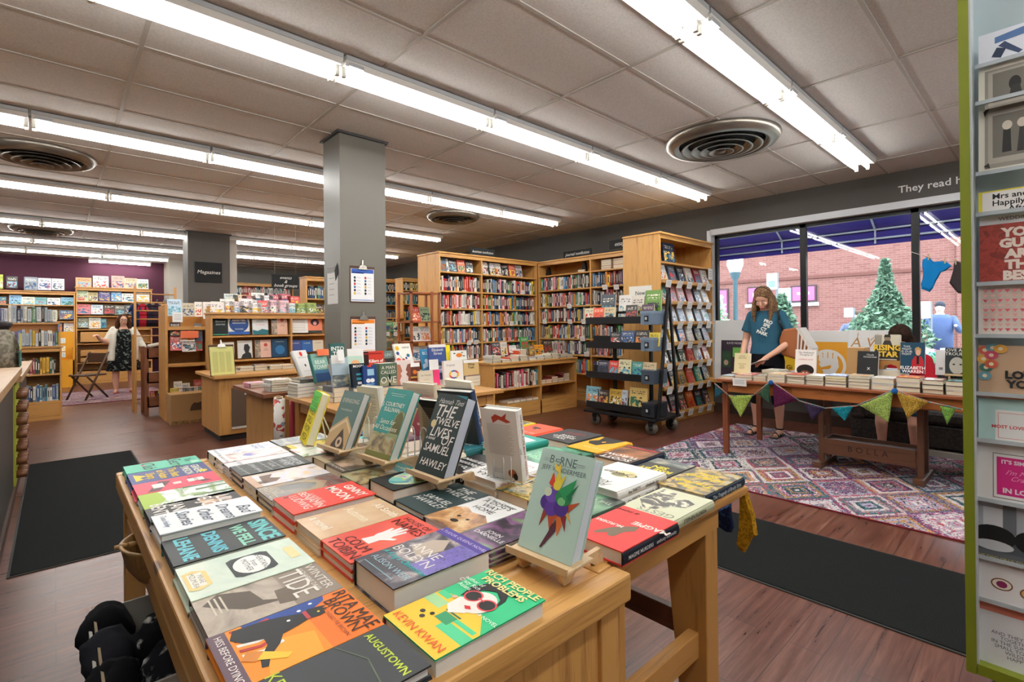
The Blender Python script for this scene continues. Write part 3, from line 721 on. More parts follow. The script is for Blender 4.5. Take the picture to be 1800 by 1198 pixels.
# chalk signs on top
def chalk(name, lab, s, p, w, h, rotz, size, tilt=0, **kw):
    r = thing(name, lab, 'sign', p, 0, None, (tilt, 0, rotz))
    MB().box(-w/2, 0, 0, w/2, .012, h, hx('1d1f20', .8)).build('board', r)
    mb = MB(); text_into(mb, s, 0, 0, size, hx('eceae4', .8), fit=w*.86, **kw)
    mb.build('chalk_lettering', r, (0, -.002, h/2), (pi/2, 0, 0)); return r
chalk('chalkboard_sign', 'small blackboard reading business nonfiction on the tall bookcase', 'business nonfiction', (5.31, 6.50, 2.455), .52, .13, 0, .09, shear=.4)
chalk('chalkboard_sign', 'small blackboard reading journal nonfiction on the wall bookcase', 'journal nonfiction', (6.62, 5.55, 2.45), .62, .12, -pi/2, .09, shear=.4)
chalk('chalkboard_sign', 'small blackboard reading essays by the new-books bookcase', 'essays', (6.62, 4.66, 2.50), .42, .14, -pi/2, .09, shear=.4)
# books on lower shelf fronts, island top piles
rnd = random.Random(11)
isl = [('f0efe9', 5), ('e8e4dc', 2), ('d24a36', 3), ('efece2', 4), ('3a4c6a', 2), ('d6dde4', 2), ('e9e4d6', 3), ('f0ead8', 4), ('c8d8c0', 3), ('efece2', 2)]
for i, (c, n_) in enumerate(isl):
    for k in range(n_):
        cc = c if k == n_-1 else rnd.choice(['efece2', 'e9e4d6', 'f4f2ea'])
        flat(4.36+i*.168+rnd.uniform(-.01, .01), 5.13+rnd.uniform(0, .02), .78+.02*k, .145, .21, .019, cc, '%s book, %s up, %s pile from left, island top' % (cname(cc), nth(k), nth(i)), rnd.uniform(-.05, .05), group='piles of books on the island')
for i, (u0, v0, u1, v1, c, nm) in enumerate([(866,602,880,622,'3a4452','dark photographic'),(882,601,893,624,'d8d2cc','white'),(897,607,908,620,'f4f4f4','white blank'),(917,592,930,613,'3e8a4c','green and red'),(941,606,957,624,'eda02c','orange'),(931,607,941,624,'8a6a44','brown'),(957,598,972,618,'4a3c34','dark speckled')]):
    face_px(u0, v0, u1, v1, 5.50, c, nm+' book propped up at the back of the island top', tilt=.18)
for i in range(5): flat(5.08, 5.36, .84+.018*i, .14, .2, .018, ['efece2', 'e25a38', 'e25a38', 'e25a38', 'f3f0ea'][i], 'book %s up in the orange-edged pile on the island top' % nth(i), .1, group='piles of books on the island')

# ================================================================ new-books bookcase by the window
NX, NY = 5.70, 3.41
NZ = [.12, .46, .76, 1.03, 1.30, 1.57, 1.84, 2.10]
r = case('new_books_bookcase', 'tall pine bookcase end-on to the aisle with slanted shelves of new books', (NX, NY, 0), 0, 1.44, .56, 2.47, [2.10], plinth=.12, cat='bookcase')
for z in NZ[:-1]:
    a = MB(); a.box(.024, -.02, z-.02, 1.416, .20, z, pine(0)); a.build('display_shelf', r)
    a = MB(); a.box(.024, -.03, z-.02, 1.416, -.018, z+.025, pine(0)); a.build('lip', r)
a = MB(); a.prism([(.03, 2.05), (.50, 2.05), (.50, .1), (.22, .1)], .024, .04, pine(2), axis=0); a.build('inner_side', r)
new_cols = [['dfe6ee', '4a5a6c', '2f3438', 'e8dccf', '8c2f35', 'f0eeea'], ['2c8a86', 'e9a0a8', 'e9c4c6', '7c2c2a', '3a3c46', 'e8e0d4'], ['cfdbe8', 'c9ccd4', '9ea6b4', 'e6e2da', '5c6670', 'd8e0ea'], ['3f5a54', 'e9c23a', '2f5a94', 'f2f2ee', '26303c', '404a54'], ['f2f0ea', '3a3c42', '2f4a3a', 'd24a4a', 'eef0f2', 'b0483a'], ['e05a4c', '24282c', 'a9823a', 'c24a34', '2c7a62', '1f2c3a'], ['e6b0b0', '24282c', '4a3c34', 'c9642c', '3c1f2c', '2c2f38']]
for zi in range(7):
    z = NZ[6-zi]
    xs = NX+.05
    for i, c in enumerate(new_cols[zi]):
        face(xs, NY+.0, z+.002, .165, .235, c, '%s new book, %s from left, %s slanted display shelf down' % (cname(c), nth(i), nth(zi)), tilt=.3, group='new books on the slanted display shelves')
        xs += .228
    for i in range(5):
        card(NX+.07+i*.27, NY-.034, z-.075, .13, .095, 'white price card, %s from left, hanging from the %s slanted display shelf' % (nth(i), nth(zi)), tilt=-.35 if i % 2 else -.2)
o = face(NX+.20, NY+.06, 2.103, .30, .27, '1c2a48', 'large navy book with white lettering on the top display shelf', tilt=.12, t=.03)
card(NX+1.30, NY-.004, 1.93, .13, .16, 'white notice taped to the right side of the new-books bookcase')
# ================================================================ black book cart
r = thing('book_cart', 'black metal wheeled book cart with four trays and grey box ends', 'cart', (5.08, 4.12, 0), -pi/2)
bl = hx('17181a', .45, .3); bg_ = hx('6a7c90', .45, .2)
CWd, CD = 1.0, .5
MB().box(-.04, -.02, .165, CWd+.02, CD+.04, .20, bl).build('base', r, bevel=.004)
for (x, y) in ((.08, .08), (CWd-.08, .05), (.08, CD-.06), (CWd-.05, CD-.05)):
    a = MB(); a.tube((x, y-.02, .075), (x, y+.02, .075), .072, hx('6f6a60', .5, .4), n=20); a.tube((x, y-.024, .075), (x, y+.024, .075), .03, bl, n=12); w_ = a.build('wheel', r)
    MB().box(x-.03, y-.03, .10, x+.03, y+.03, .168, bl).build('caster_fork', w_)
for zi, z in enumerate((.285, .666, 1.047, 1.354)):
    MB().box(0, 0, z-.035, CWd-.16, CD*.62, z-.015, bl).build('tray', r)
    MB().box(0, -.008, z-.055, CWd-.16, 0, z+.03, bl).build('tray_lip', r)
    MB().box(0, CD*.3, z-.015, CWd-.16, CD*.3+.01, z+.10, bl).build('tray_back', r)
    f = MB().box(CWd-.17, -.02, z-.07, CWd+.0, CD*.55, z+.085, [hx('2a2f36', .4, .3), hx('4a5664', .4, .3), bg_, bg_][zi]).build('box_end', r, bevel=.004)
    MB().box(CWd-.175, -.024, z+.06, CWd+.005, CD*.56, z+.09, [hx('2f343c', .4, .3), hx('4a5664', .4, .3), hx('7b8ea2', .45, .2), hx('7b8ea2', .45, .2)][zi]).build('box_lid', f)
    h_ = MB(); h_.box(CWd-.115, -.03, z-.03, CWd-.065, -.02, z+.035, bl); h_.build('label_holder', f); MB().box(CWd-.103, -.034, z-.012, CWd-.077, -.03, z+.02, hx('b8bcc0', .4)).build('label', f)
a = MB(); a.prism([(.0, .2), (.045, .2), (.30, 1.72), (.26, 1.72)], CWd+.01, CWd+.035, bl, axis=0); a.build('end_post', r)
a = MB(); a.prism([(.44, .2), (.48, .2), (.30, 1.72), (.27, 1.72)], CWd+.01, CWd+.035, bl, axis=0); a.build('end_post', r)
MB().box(.3, .16, .2, .335, .2, 1.35, bl).build('upright', r)
MB().box(CWd-.2, .2, .2, CWd-.17, .24, 1.35, bl).build('upright', r)
ct = [(1027,541,1042,559,'dcd4b4'),(1042,540,1061,559,'e8572a'),(1061,539,1080,560,'d9c49a'),(1055,516,1079,545,'33404c'),(1086,517,1108,556,'ebe8e2'),(1099,535,1119,558,'3a3430'),(1108,519,1130,556,'d9d0c4'),(1127,534,1148,556,'4a2c44'),(1132,508,1160,545,'5f8a34'),
      (1072,583,1090,602,'2c3036'),(1090,581,1114,601,'33588c'),(1115,580,1139,602,'2e2a2a'),(1140,584,1158,602,'e0c93c'),
      (1050,634,1068,654,'2c3550'),(1070,634,1086,655,'d8382e'),(1086,632,1108,656,'ece6b8'),(1110,636,1128,656,'4aa09a'),(1128,637,1151,656,'d8c49c'),
      (1029,680,1053,705,'7fb6c4'),(1050,686,1069,707,'352626'),(1070,685,1092,710,'c8a23c'),(1092,686,1101,712,'c6d2e0'),(1105,683,1136,714,'e0c274')]
for i, (u0, v0, u1, v1, c) in enumerate(ct):
    lv = 0 if i < 9 else 1 if i < 13 else 2 if i < 18 else 3; zt = (1.354, 1.047, .666, .285)[lv]-.013; X = 5.12 + (.10 if i in (3, 4, 6, 8) else .02)
    p = onX(u0, v1, X); q = onX(u1, v0, X); zz = zt if X < 5.2 else zt+.0
    h = max(.12, q.z-zz)
    face(X, p.y, zz, p.y-q.y, h, c, '%s book face out, %s from the left on the %s tray of the black cart' % (cname(c), nth(i-[0, 9, 13, 18][lv]), ['top', 'second', 'third', 'lowest'][lv]), rotz=-pi/2, tilt=.12, group='books on the black cart')
p = onX(1128, 520, 5.3)
r = thing('paper_sign', 'white paper sign reading new nonfiction above the cart', 'sign', (5.30, onX(1125, 500, 5.3).y, 1.50), -pi/2)
MB().box(-.16, 0, 0, .16, .004, .26, hx('e9e7e0', .7)).build('sheet', r)
mb = MB(); text_into(mb, 'New\nNonfiction', 0, 0, .07, hx('2a2a2a', .7)); mb.build('lettering', r, (0, -.002, .14), (pi/2, 0, 0))
# ================================================================ printed books
def book(lab, M, w, h, t, cover, spine, arts=(), pages='eae7df', group=None, right=False, pb=False, spine_txt=None, spine_col='f0f0ea', cat='book'):
    """local x width, y height, z thickness; the spine is at x=0 (x=w when right)"""
    r = bpy.data.objects.new('hardcover_book' if not pb else 'paperback_book', None); COL.objects.link(r); r.empty_display_size = .05; r.matrix_world = M
    tag(r, lab, cat, group)
    cm = cover if not isinstance(cover, str) else hx(cover, .45, 0, .2); sm = spine if not isinstance(spine, str) else hx(spine, .45, 0, .2)
    b = .0028 if not pb else .0009; mb = MB(); i = .004 if not pb else .0006
    mb.box(0, 0, t-b, w, h, t, cm); mb.box(0, 0, 0, w, h, b, cm)
    if right: mb.prism([(w-.002, 0), (w+.003, t*.2), (w+.005, t*.5), (w+.003, t*.8), (w-.002, t)], 0, h, sm, axis=1)
    else: mb.prism([(.002, 0), (.002, t), (-.003, t*.8), (-.005, t*.5), (-.003, t*.2)], 0, h, sm, axis=1)
    mb.build('cover', r)
    p = MB(); p.box(.002 if not right else i, i, b, w-i if not right else w-.002, h-i, t-b, hx(pages, .85)); p.build('pages', r)
    if arts:
        am = MB(); tm = MB(); z = t+.0003
        for k, e in enumerate(arts):
            z += .00006; c = e[-1] if not isinstance(e[-1], dict) else e[-2]
            if e[0] == 'r': am.add([(e[1]*w, e[2]*h, z), (e[3]*w, e[2]*h, z), (e[3]*w, e[4]*h, z), (e[1]*w, e[4]*h, z)], [(0, 1, 2, 3)], hx(c, .45, 0, .2) if isinstance(c, str) else c)
            elif e[0] == 'p': am.add([(u*w, v*h, z) for u, v in e[1]], [list(range(len(e[1])))], hx(c, .45, 0, .2) if isinstance(c, str) else c)
            elif e[0] == 'e':
                am.add([(e[1]*w+e[3]*w*cos(2*pi*q/24), e[2]*h+e[4]*h*sin(2*pi*q/24), z) for q in range(24)], [list(range(24))], hx(c, .45, 0, .2) if isinstance(c, str) else c)
            elif e[0] == 't':
                kw = e[-1] if isinstance(e[-1], dict) else {}
                text_into(tm, e[1], e[2]*w, e[3]*h, e[4], hx(c, .5, 0, .2), z=z, **kw)
        if am.v: am.build('cover_picture', r)
        if tm.v: tm.build('cover_lettering', r)
    if spine_txt:
        tm = MB(); text_into(tm, spine_txt, 0, 0, t*.55, hx(spine_col, .5), fit=h*.86, bold=.01)
        o = tm.build('spine_lettering', r, (w+.0058 if right else -.0058, h/2, t/2))
        o.rotation_euler = Matrix(((0, 0, 1), (-1, 0, 0), (0, -1, 0))).to_euler() if right else Matrix(((0, 0, -1), (-1, 0, 0), (0, 1, 0))).to_euler()
    return r
def LM_(x, y, z, rz): return Matrix.Translation((x, y, z)) @ Matrix.Rotation(rz, 4, 'Z')
TG = 'hardcovers laid flat on the foreground table'
def under(k, lab):
    w = lab.split()[:11]
    while w[-1] in ('and', 'in', 'the', 'a', 'of', 'with', 'on', 'at', 'an', 'its', 'his', 'large', 'small', 'over', 'pale'): w.pop()
    return '%s copy under the %s' % (['lowest', 'middle', 'upper'][k], ' '.join(w))
def layL(lab, x0, x1, yf, w, zt, n, cover, spine, arts, tilt=0, total=None, **kw):
    """pile of n equal books, tops pointing to +X; the top one carries the cover"""
    t = (zt-TT)/n
    for k in range(n):
        top = k == n-1
        jx, jy, jr = (0, 0, tilt) if top else (random.uniform(-.004, .004), random.uniform(-.003, .003), tilt+random.uniform(-.02, .02))
        book(lab if top else under(k, lab), LM_(x0+jx, yf+w+jy, TT+.0005+t*k, -pi/2+jr), w, x1-x0, t-.0008, cover if (top or isinstance(cover, str)) else cover, spine, arts if top else (), group=TG, **kw)
def layR(lab, x0, x1, yf, w, zt, n, cover, spine, arts, tilt=0, z0=TT, **kw):
    t = (zt-z0)/n
    for k in range(n):
        top = k == n-1
        book(lab if top else under(k, lab), LM_(x1, yf+(0 if top else .002), z0+.0005+t*k, pi/2+tilt), w, x1-x0, t-.0008, cover, spine, arts if top else (), group=TG, **kw)
B_ = dict(bold=.02); BI = dict(bold=.01, shear=.4)
# ---- paintings
A = {}
A['meadow'] = art('meadow', [(.3, '3f6b35'), (.42, '7fa040'), (.5, 'cfd9d4'), (.6, 'e6ecec'), (.72, '4f8a48')], 12, (1, 1.6, 1), seed=3)
A['sepia'] = art('sepia_town', [(.3, '5c4638'), (.42, '9a7c68'), (.5, 'd9c9b8'), (.6, 'c2c4d4'), (.72, 'd9a868')], 14, (1, .8, 1), seed=9)
A['arch'] = art('dark_arch', [(.35, '1d1b19'), (.5, '3a342e'), (.62, '7a6a58'), (.75, 'a8977d')], 10, seed=4)
A['tan'] = art('tan_autumn', [(.3, 'c49a6e'), (.5, 'd5b48c'), (.7, 'dcc29e')], 9, seed=2)
A['swirl'] = art('blue_swirl', [(.3, '8f9cc0'), (.45, 'e6e8f0'), (.6, 'eef0f4'), (.72, '6a7cae')], 12, dist=1.6, seed=5)
A['floral'] = art('pink_floral', [(.3, '8c8470'), (.42, 'e6b8b4'), (.52, 'efe6e2'), (.64, 'eadad6'), (.75, '9a8cb4')], 16, dist=1.2, seed=6)
A['boleyn'] = art('dark_velvet', [(.35, '16121a'), (.5, '2c2638'), (.62, '8a7c80'), (.7, 'c9b9ac'), (.8, '43326e')], 12, dist=1, seed=12)
A['violet'] = art('violet_paisley', [(.4, '5a4b9a'), (.5, '6a5ab0'), (.54, '2c2450'), (.6, '6a5ab0')], 26, dist=2.5, seed=1)
A['horses'] = art('foggy_horses', [(.34, '4a3c30'), (.46, '8a7866'), (.56, 'a2927e'), (.7, '6f6052')], 9, (1, 1.4, 1), seed=8)
A['street'] = art('old_street', [(.3, '2c2a20'), (.42, '6a5c3c'), (.54, 'b09a68'), (.66, '8fa88c'), (.78, '3c4a3a')], 22, seed=7)
A['retriever'] = art('golden_coat', [(.3, '1c1410'), (.42, '6a3f22'), (.56, 'c08a50'), (.7, 'e2c79a')], 14, seed=10)
A['stormy'] = art('purple_field', [(.3, '1c1a24'), (.44, '3a2c40'), (.56, '7a4a78'), (.64, '5c8a4c'), (.76, 'b06aa8')], 12, (1, 1.6, 1), seed=13)
A['gilt'] = art('gilt_garden', [(.34, '2c4a34'), (.46, '8a7a34'), (.56, 'd4b860'), (.66, 'a8462c'), (.76, 'e4d49a')], 34, dist=1.4, seed=14)
A['forest'] = art('green_forest', [(.34, '12201c'), (.48, '274a3a'), (.6, '4a7a5c'), (.74, '8ab08c')], 12, seed=15)
A['etching'] = art('etched_figure', [(.44, '1c1b18'), (.52, '5c584c'), (.57, 'e4dfc4')], 16, dist=1.8, seed=16)
A['mint'] = art('pale_mint', [(.3, 'a8bfae'), (.5, 'c2d2bf'), (.7, 'd8e0cc')], 7, seed=17)
A['reddish'] = art('coral_ground', [(.3, 'c8301f'), (.5, 'd83c28'), (.7, 'e0502f')], 8, seed=18)
A['crowd'] = art('crowd_montage', [(.34, '23241f'), (.46, '6a6252'), (.56, 'c9a64a'), (.66, 'a8b4b0'), (.76, 'c2502f')], 26, seed=19)
A['poppies'] = art('poppies', [(.34, '4c7a3c'), (.44, 'dfe8d4'), (.58, 'eef0ea'), (.68, 'd2482c'), (.78, 'c23018')], 16, seed=20)
A['aqua'] = art('aqua_eye', [(.34, '2c7a8c'), (.44, '6ac0c8'), (.52, 'b4c83c'), (.6, 'e8e6da'), (.7, '7a5cae'), (.8, 'e0c84c')], 12, dist=2, seed=21)
A['dusk'] = art('dusk_lake', [(.34, '1f2c34'), (.48, '4a5c60'), (.6, 'a8a08c'), (.74, 'd8cdb4')], 10, (1, 2, 1), seed=22)
A['greenfish'] = art('green_water', [(.34, '1c4a3c'), (.48, '2f7a5c'), (.6, '5ca888'), (.74, '9accaa')], 9, seed=23)
A['birdsrose'] = art('brown_rose', [(.34, '3a3028'), (.48, '7a6850'), (.6, 'b59a80'), (.74, 'c8a0a0')], 14, seed=24)
A['nightroad'] = art('night_road', [(.34, '120c0a'), (.5, '3a2014'), (.62, '9a5a2c'), (.74, 'e8b070')], 7, seed=25)
X0, X1 = .182, .408
# column one, from far to near  (label, yfront, width, ztop, n, cover, spine, arts)
C1 = [
 ('mint green book with dark looping script title, farthest in the left column', 2.175, .125, .797, 2, '4fb596', '3a9a80', [('t', 'Secret', .62, .66, .06, '17352f', BI), ('t', 'Club', .45, .30, .055, '17352f', BI), ('t', 'The', .4, .84, .03, '17352f', BI), ('r', .62, .86, .92, .97, '9fd8c4'), ('e', .3, .24, .05, .03, 'e85a8c')]),
 ('navy book with yellow lettering and a yellow dot in the left column', 2.008, .16, .797, 2, '2b3672', '2b3672', [('t', 'GRAEME\nSIMSION', .52, .78, .034, 'e8ead8', B_), ('t', 'The Best\nof Adam\nSharp', .5, .40, .036, 'e4c22c', B_), ('e', .78, .90, .11, .055, 'e8c23a'), ('p', [(.2, .06), (.8, .06), (.7, .16), (.55, .12), (.45, .22), (.3, .12)], 'e4c22c')]),
 ('pinkish red book with dark blades and small white labels in the left column', 1.873, .135, .797, 2, 'd63a55', '2a3a6c', [('p', [(.1, .30), (.9, .12), (.92, .26), (.2, .44)], '4a1c24'), ('p', [(.2, .62), (.85, .78), (.8, .9), (.3, .70)], '5a1c28'), ('r', .35, .62, .65, .82, 'f2eae4'), ('r', .42, .44, .62, .54, 'f2eae4'), ('r', .3, .2, .68, .33, 'f2eae4'), ('t', 'A NOVEL', .5, .72, .016, '4a1c24')]),
 ('book with a pale green meadow painting in the left column', 1.712, .158, .797, 2, A['meadow'], '4f7a3c', [('p', [(0, 0), (1, 0), (1, .13), (.6, .26), (0, .22)], '9cb832'), ('t', 'summer', .3, .48, .024, 'f4f6f0', BI), ('p', [(.02, .5), (.10, .5), (.12, 1), (.06, 1)], '3f5c30'), ('p', [(.3, .62), (.4, .62), (.36, 1), (.3, 1)], '4a6a38'), ('p', [(.7, .55), (.76, .55), (.82, 1), (.74, 1)], '4a6a38')]),
 ('black book with white capitals and a small photograph, half under the white one', 1.575, .155, .797, 2, '23201f', '2a2624', [('p', [(.2, .55), (.9, .60), (.85, .86), (.4, .9), (.15, .8)], A['retriever']), ('t', 'LILLI\nDE JONG', .5, .72, .05, 'eae6e0', B_), ('t', 'JANET\nBENTON', .5, .22, .046, 'e4e0da', B_)]),
 ('white book with dark handwritten title lying over its black neighbour', 1.435, .155, .812, 2, 'eff0f2', 'e2e6ea', [('t', 'Bad', .66, .86, .045, '3a4a5e', BI), ('t', 'Dreams', .55, .68, .040, '3a4a5e', BI), ('t', 'Other', .5, .48, .042, '3a4a5e', BI), ('t', 'Stories', .45, .28, .042, '3a4a5e', BI), ('t', 'Tessa Hadley', .42, .1, .018, '7a8aa0', BI)]),
 ('charcoal book with large turquoise block letters in the left column', 1.255, .165, .800, 2, '2b2f30', '2e6f78', [('t', 'SINCE', .52, .87, .062, '6fc4c4', dict(bold=.04, fit=-.145)), ('t', 'WE FELL', .52, .66, .05, '8fd0b8', dict(bold=.04, fit=-.145)), ('t', 'DENNIS', .5, .40, .05, '62b8c8', dict(bold=.04, fit=-.14)), ('t', 'LEHANE', .5, .15, .05, '6cc0cc', dict(bold=.04, fit=-.145))]),
 ('pale green book with a white oval in a black frame in the left column', 1.073, .165, .800, 2, A['mint'], 'b4cdb8', [('p', [(.2, .42), (.25, .37), (.75, .37), (.8, .42), (.8, .68), (.75, .73), (.25, .73), (.2, .68)], '23282a'), ('e', .5, .55, .27, .155, 'f2f2ee'), ('t', 'INHERITANCE\nfrom\nMOTHER', .5, .57, .016, '3a4448'), ('r', .3, .86, .7, .95, 'ecd9a0'), ('p', [(.25, .02), (.75, .02), (.8, .1), (.7, .2), (.3, .2), (.2, .1)], 'ecd08c'), ('r', .3, .05, .7, .16, 'f0ece0'), ('t', 'MINAE\nMIZUMURA', .5, .11, .014, '8a8474')]),
 ('brown-grey book with thin white capitals over misty horses', .932, .158, .798, 2, '85776b', '5a5048', [('r', 0, .0, 1, .62, A['horses']), ('p', [(.12, .18), (.3, .40), (.62, .44), (.78, .60), (.7, .30), (.5, .16), (.3, .05)], '4f4236'), ('p', [(.5, .55), (.85, .52), (.9, .64), (.7, .72), (.5, .66)], '5c4e40'), ('t', 'WINTER', .5, .92, .036, 'e8e2d8', dict(squeeze=1.25, fit=-.12)), ('t', 'KATHARINE DAVIS', .5, .84, .013, 'e8e2d8'), ('t', 'TIDE', .5, .73, .075, 'ece6dc', dict(squeeze=.9, fit=-.115)), ('r', .2, .1, .62, .115, 'c9beae'), ('r', .2, .14, .6, .155, 'c9beae'), ('r', .2, .18, .6, .195, 'c9beae')]),
]
for (lab, yf, w, zt, n, cv, sp, ar) in C1: layL(lab, X0+.0, X1, yf, w, zt, n, cv, sp, ar)
# the cat cover
cat_art = [('r', 0, 0, 1, 1, 'ea8a22'), ('r', 0, .62, 1, 1, 'e2701e'), ('p', [(0, .22), (.30, .26), (.34, .45), (.22, .66), (.10, .80), (0, .82)], '1f3f86'), ('p', [(.45, .3), (1, .22), (1, .56), (.6, .60)], 'f0a030')]
for k in range(6): cat_art.append(('p', [(.02+.1*k, .14), (.07+.1*k, .14), (.12+.1*k, .26), (.08+.1*k, .40), (.03+.1*k, .40), (.07+.1*k, .26)], 'f0ece2' if k % 2 else 'a8282c'))
cat_art += [('p', [(.04, .16), (.20, .12), (.34, .18), (.40, .30), (.52, .30), (.70, .22), (.84, .20), (.86, .24), (.72, .28), (.58, .37), (.44, .42), (.40, .54), (.36, .62), (.38, .70), (.36, .745), (.30, .75), (.285, .79), (.25, .75), (.22, .79), (.19, .73), (.17, .66), (.20, .60), (.12, .48), (.06, .34)], '111213'),
 ('e', .29, .71, .018, .010, 'e8c84c'), ('p', [(.18, .64), (.36, .64), (.35, .61), (.19, .61)], 'a8343c'),
 ('p', [(.58, .24), (.80, .40), (.86, .36), (.70, .20)], 'f2c23c'), ('p', [(.50, .17), (.60, .26), (.72, .19), (.62, .12)], 'c87a2c'), ('e', .14, .60, .022, .015, 'f0f2f4'), ('e', .08, .70, .022, .015, 'f0f2f4'), ('e', .25, .50, .02, .013, 'f0f2f4'),
 ('r', 0, 0, 1, .115, '5a4450'), ('t', 'HISS BEFORE DYING', .5, .06, .03, 'f0e8e0', dict(fit=-.14)), ('t', 'RITA MAE', .5, .93, .05, '231a14', dict(bold=.0, fit=-.145)), ('t', 'BROWN', .52, .83, .06, '231a14', dict(fit=-.12)), ('t', '& SNEAKY PIE BROWN', .62, .75, .018, '7a3410', dict(fit=-.10))]
layL('orange and blue book with a black cat, bottle and flag stripes', X0-.005, X1, .770, .16, .798, 2, 'ea8a22', '5a3a4a', cat_art)
layL('dark grey book with lime green capitals at the bottom edge of the table', X0+.0, X1-.0, .628, .138, .80, 2, '34373a', '23262a', [('t', 'AUGUSTOWN', .5, .84, .05, 'b8cc3c', dict(bold=.02, fit=-.125)), ('p', [(0, .6), (.45, .72), (1, .66), (1, .67), (.45, .73), (0, .61)], '54604c'), ('t', 'KEI MILLER', .5, .2, .03, 'b8cc3c')])
# column two
U0, U1 = .456, .690
barb = [('t', 'AMERICAN', .5, .84, .05, 'd8dadc', dict(squeeze=.7, fit=.13)), ('t', 'WAR', .5, .70, .05, 'd8dadc', dict(squeeze=.8)), ('t', 'A NOVEL', .5, .5, .018, 'd8dadc'), ('t', 'OMAR EL AKKAD', .5, .28, .03, 'd8dadc', dict(fit=-.12))]
for k in range(6):
    v = .08+.155*k; barb.append(('p', [(0, v), (1, v+.03), (1, v+.037), (0, v+.007)], 'cfd4d4'))
    for j in range(4): u = .12+.25*j+.06*(k % 2); barb.append(('p', [(u-.012, v-.012), (u, v-.018), (u+.02, v+.042), (u+.008, v+.046)], 'cfd4d4'))
C2 = [
 ('white book with a blue swirl, farthest in the second column', 2.205, .13, .80, 1, A['swirl'], '3a4258', [('r', 0, 0, 1, .16, 'eceef2'), ('t', 'THE RISE AND FALL', .5, .09, .02, '55617e', dict(fit=.12)), ('t', 'OF ADAM\nAND EVE', .5, .72, .03, '6a7aa8', dict(fit=.1))]),
 ('book with pink and white flowers and a blue butterfly', 2.075, .135, .802, 2, A['floral'], '3c3a3e', [('r', 0, 0, 1, .14, 'f0eeee'), ('p', [(.3, .42), (.5, .34), (.7, .44), (.62, .56), (.5, .46), (.36, .56)], '8f8cc8'), ('t', 'the hearts of men', .5, .07, .02, '7a6a6a', BI)]),
 ('white and grey book partly under the barbed-wire one', 1.965, .12, .800, 3, 'e8e8ec', '3a3a40', [('t', 'novel', .5, .2, .03, '8a8a94')]),
 ('dark charcoal book printed with rows of barbed wire', 1.835, .15, .806, 2, '3c3f3e', '2c2f2e', barb),
 ('book with a sepia and pale blue painting of a town', 1.672, .155, .804, 2, A['sepia'], '5a2a34', [('r', .0, 0, 1, .1, 'c8a890'), ('p', [(.2, .18), (.8, .14), (.8, .3), (.6, .4), (.45, .28), (.2, .36)], '6a5244'), ('t', 'III', .7, .14, .04, '4a3c38', B_)]),
 ('near-black book with a pale arch of light', 1.522, .148, .803, 2, A['arch'], '1c1a18', [('p', [(.15, .12), (.2, .5), (.45, .68), (.75, .6), (.8, .3), (.9, .3), (.88, .66), (.5, .82), (.1, .62), (.05, .14)], 'a08c70'), ('t', 'LIGHT\nIN THE', .5, .86, .04, '8a3c34', BI), ('t', 'LUCY\nCHRISTO', .4, .12, .03, 'cfc4ae', BI)]),
 ('bright red book with large white capitals on a red-edged pile', 1.345, .165, .812, 2, 'd23a2c', 'c6d8d8', [('t', 'GINNY', .55, .86, .05, 'f2ece4', dict(bold=.02, fit=-.12)), ('t', 'MOON', .5, .67, .065, 'f2ece4', dict(bold=.02, fit=-.135)), ('t', 'A NOVEL BY', .5, .40, .018, 'f2d8d0'), ('t', 'BENJAMIN\nLUDWIG', .5, .26, .034, 'f2ece4'), ('r', .06, .10, .14, .16, '7a1c18')]),
 ('tan book with faint white title on an orange-edged pile', 1.165, .162, .803, 2, A['tan'], 'b8683c', [('t', 'Ali Smith', .6, .86, .032, 'f4ead8', B_), ('t', 'Autumn', .45, .56, .036, 'f0e0c8', B_), ('t', 'a novel', .4, .16, .034, 'f4ead8', B_)]),
 ('red book with a large white hand on its cover', 1.005, .158, .803, 2, A['reddish'], 'b23020', [('e', .52, .50, .15, .10, 'f0ebe6'), ('p', [(.38, .52), (.34, .66), (.39, .67), (.46, .56)], 'f0ebe6'), ('p', [(.44, .56), (.42, .74), (.48, .75), (.52, .58)], 'f0ebe6'), ('p', [(.50, .57), (.52, .76), (.58, .76), (.58, .57)], 'f0ebe6'), ('p', [(.57, .57), (.62, .72), (.67, .70), (.64, .54)], 'f0ebe6'), ('p', [(.62, .50), (.76, .56), (.78, .52), (.64, .44)], 'f0ebe6'), ('p', [(.42, .44), (.38, .30), (.62, .30), (.62, .44)], 'f0ebe6'),
    ('t', 'HOUSE OF', .5, .90, .03, '3a0f0c', dict(fit=-.11)), ('t', 'NAMES', .5, .78, .05, '3a0f0c', dict(fit=-.125)), ('t', 'COLM', .5, .22, .045, '3a0f0c', dict(fit=-.1)), ('t', 'TOIBIN', .5, .08, .045, '3a0f0c', dict(fit=-.125))]),
 ('thick black and purple book with silver capitals', .825, .163, .818, 1, A['boleyn'], '141018', [('r', 0, .86, 1, 1, '4a3c8a'), ('r', .62, .3, 1, .86, A['violet']), ('p', [(.2, .5), (.5, .42), (.6, .66), (.4, .84), (.22, .72)], 'b8a898'), ('t', 'A TUDOR QUEENS NOVEL', .5, .93, .014, 'c9b8d8'), ('t', 'ANNE\nBOLEYN', .45, .47, .05, 'e4ded8', dict(fit=.13)), ('t', "A King's Obsession", .5, .29, .02, '3cae b0'.replace(' ', ''), BI), ('t', 'ALISON WEIR', .5, .16, .04, 'a8c4cc', dict(fit=-.14)), ('r', .1, .06, .8, .07, '8fb0b8')]),
]
for (lab, yf, w, zt, n, cv, sp, ar) in C2: layL(lab, U0, U1, yf, w, zt, n, cv, sp, ar)
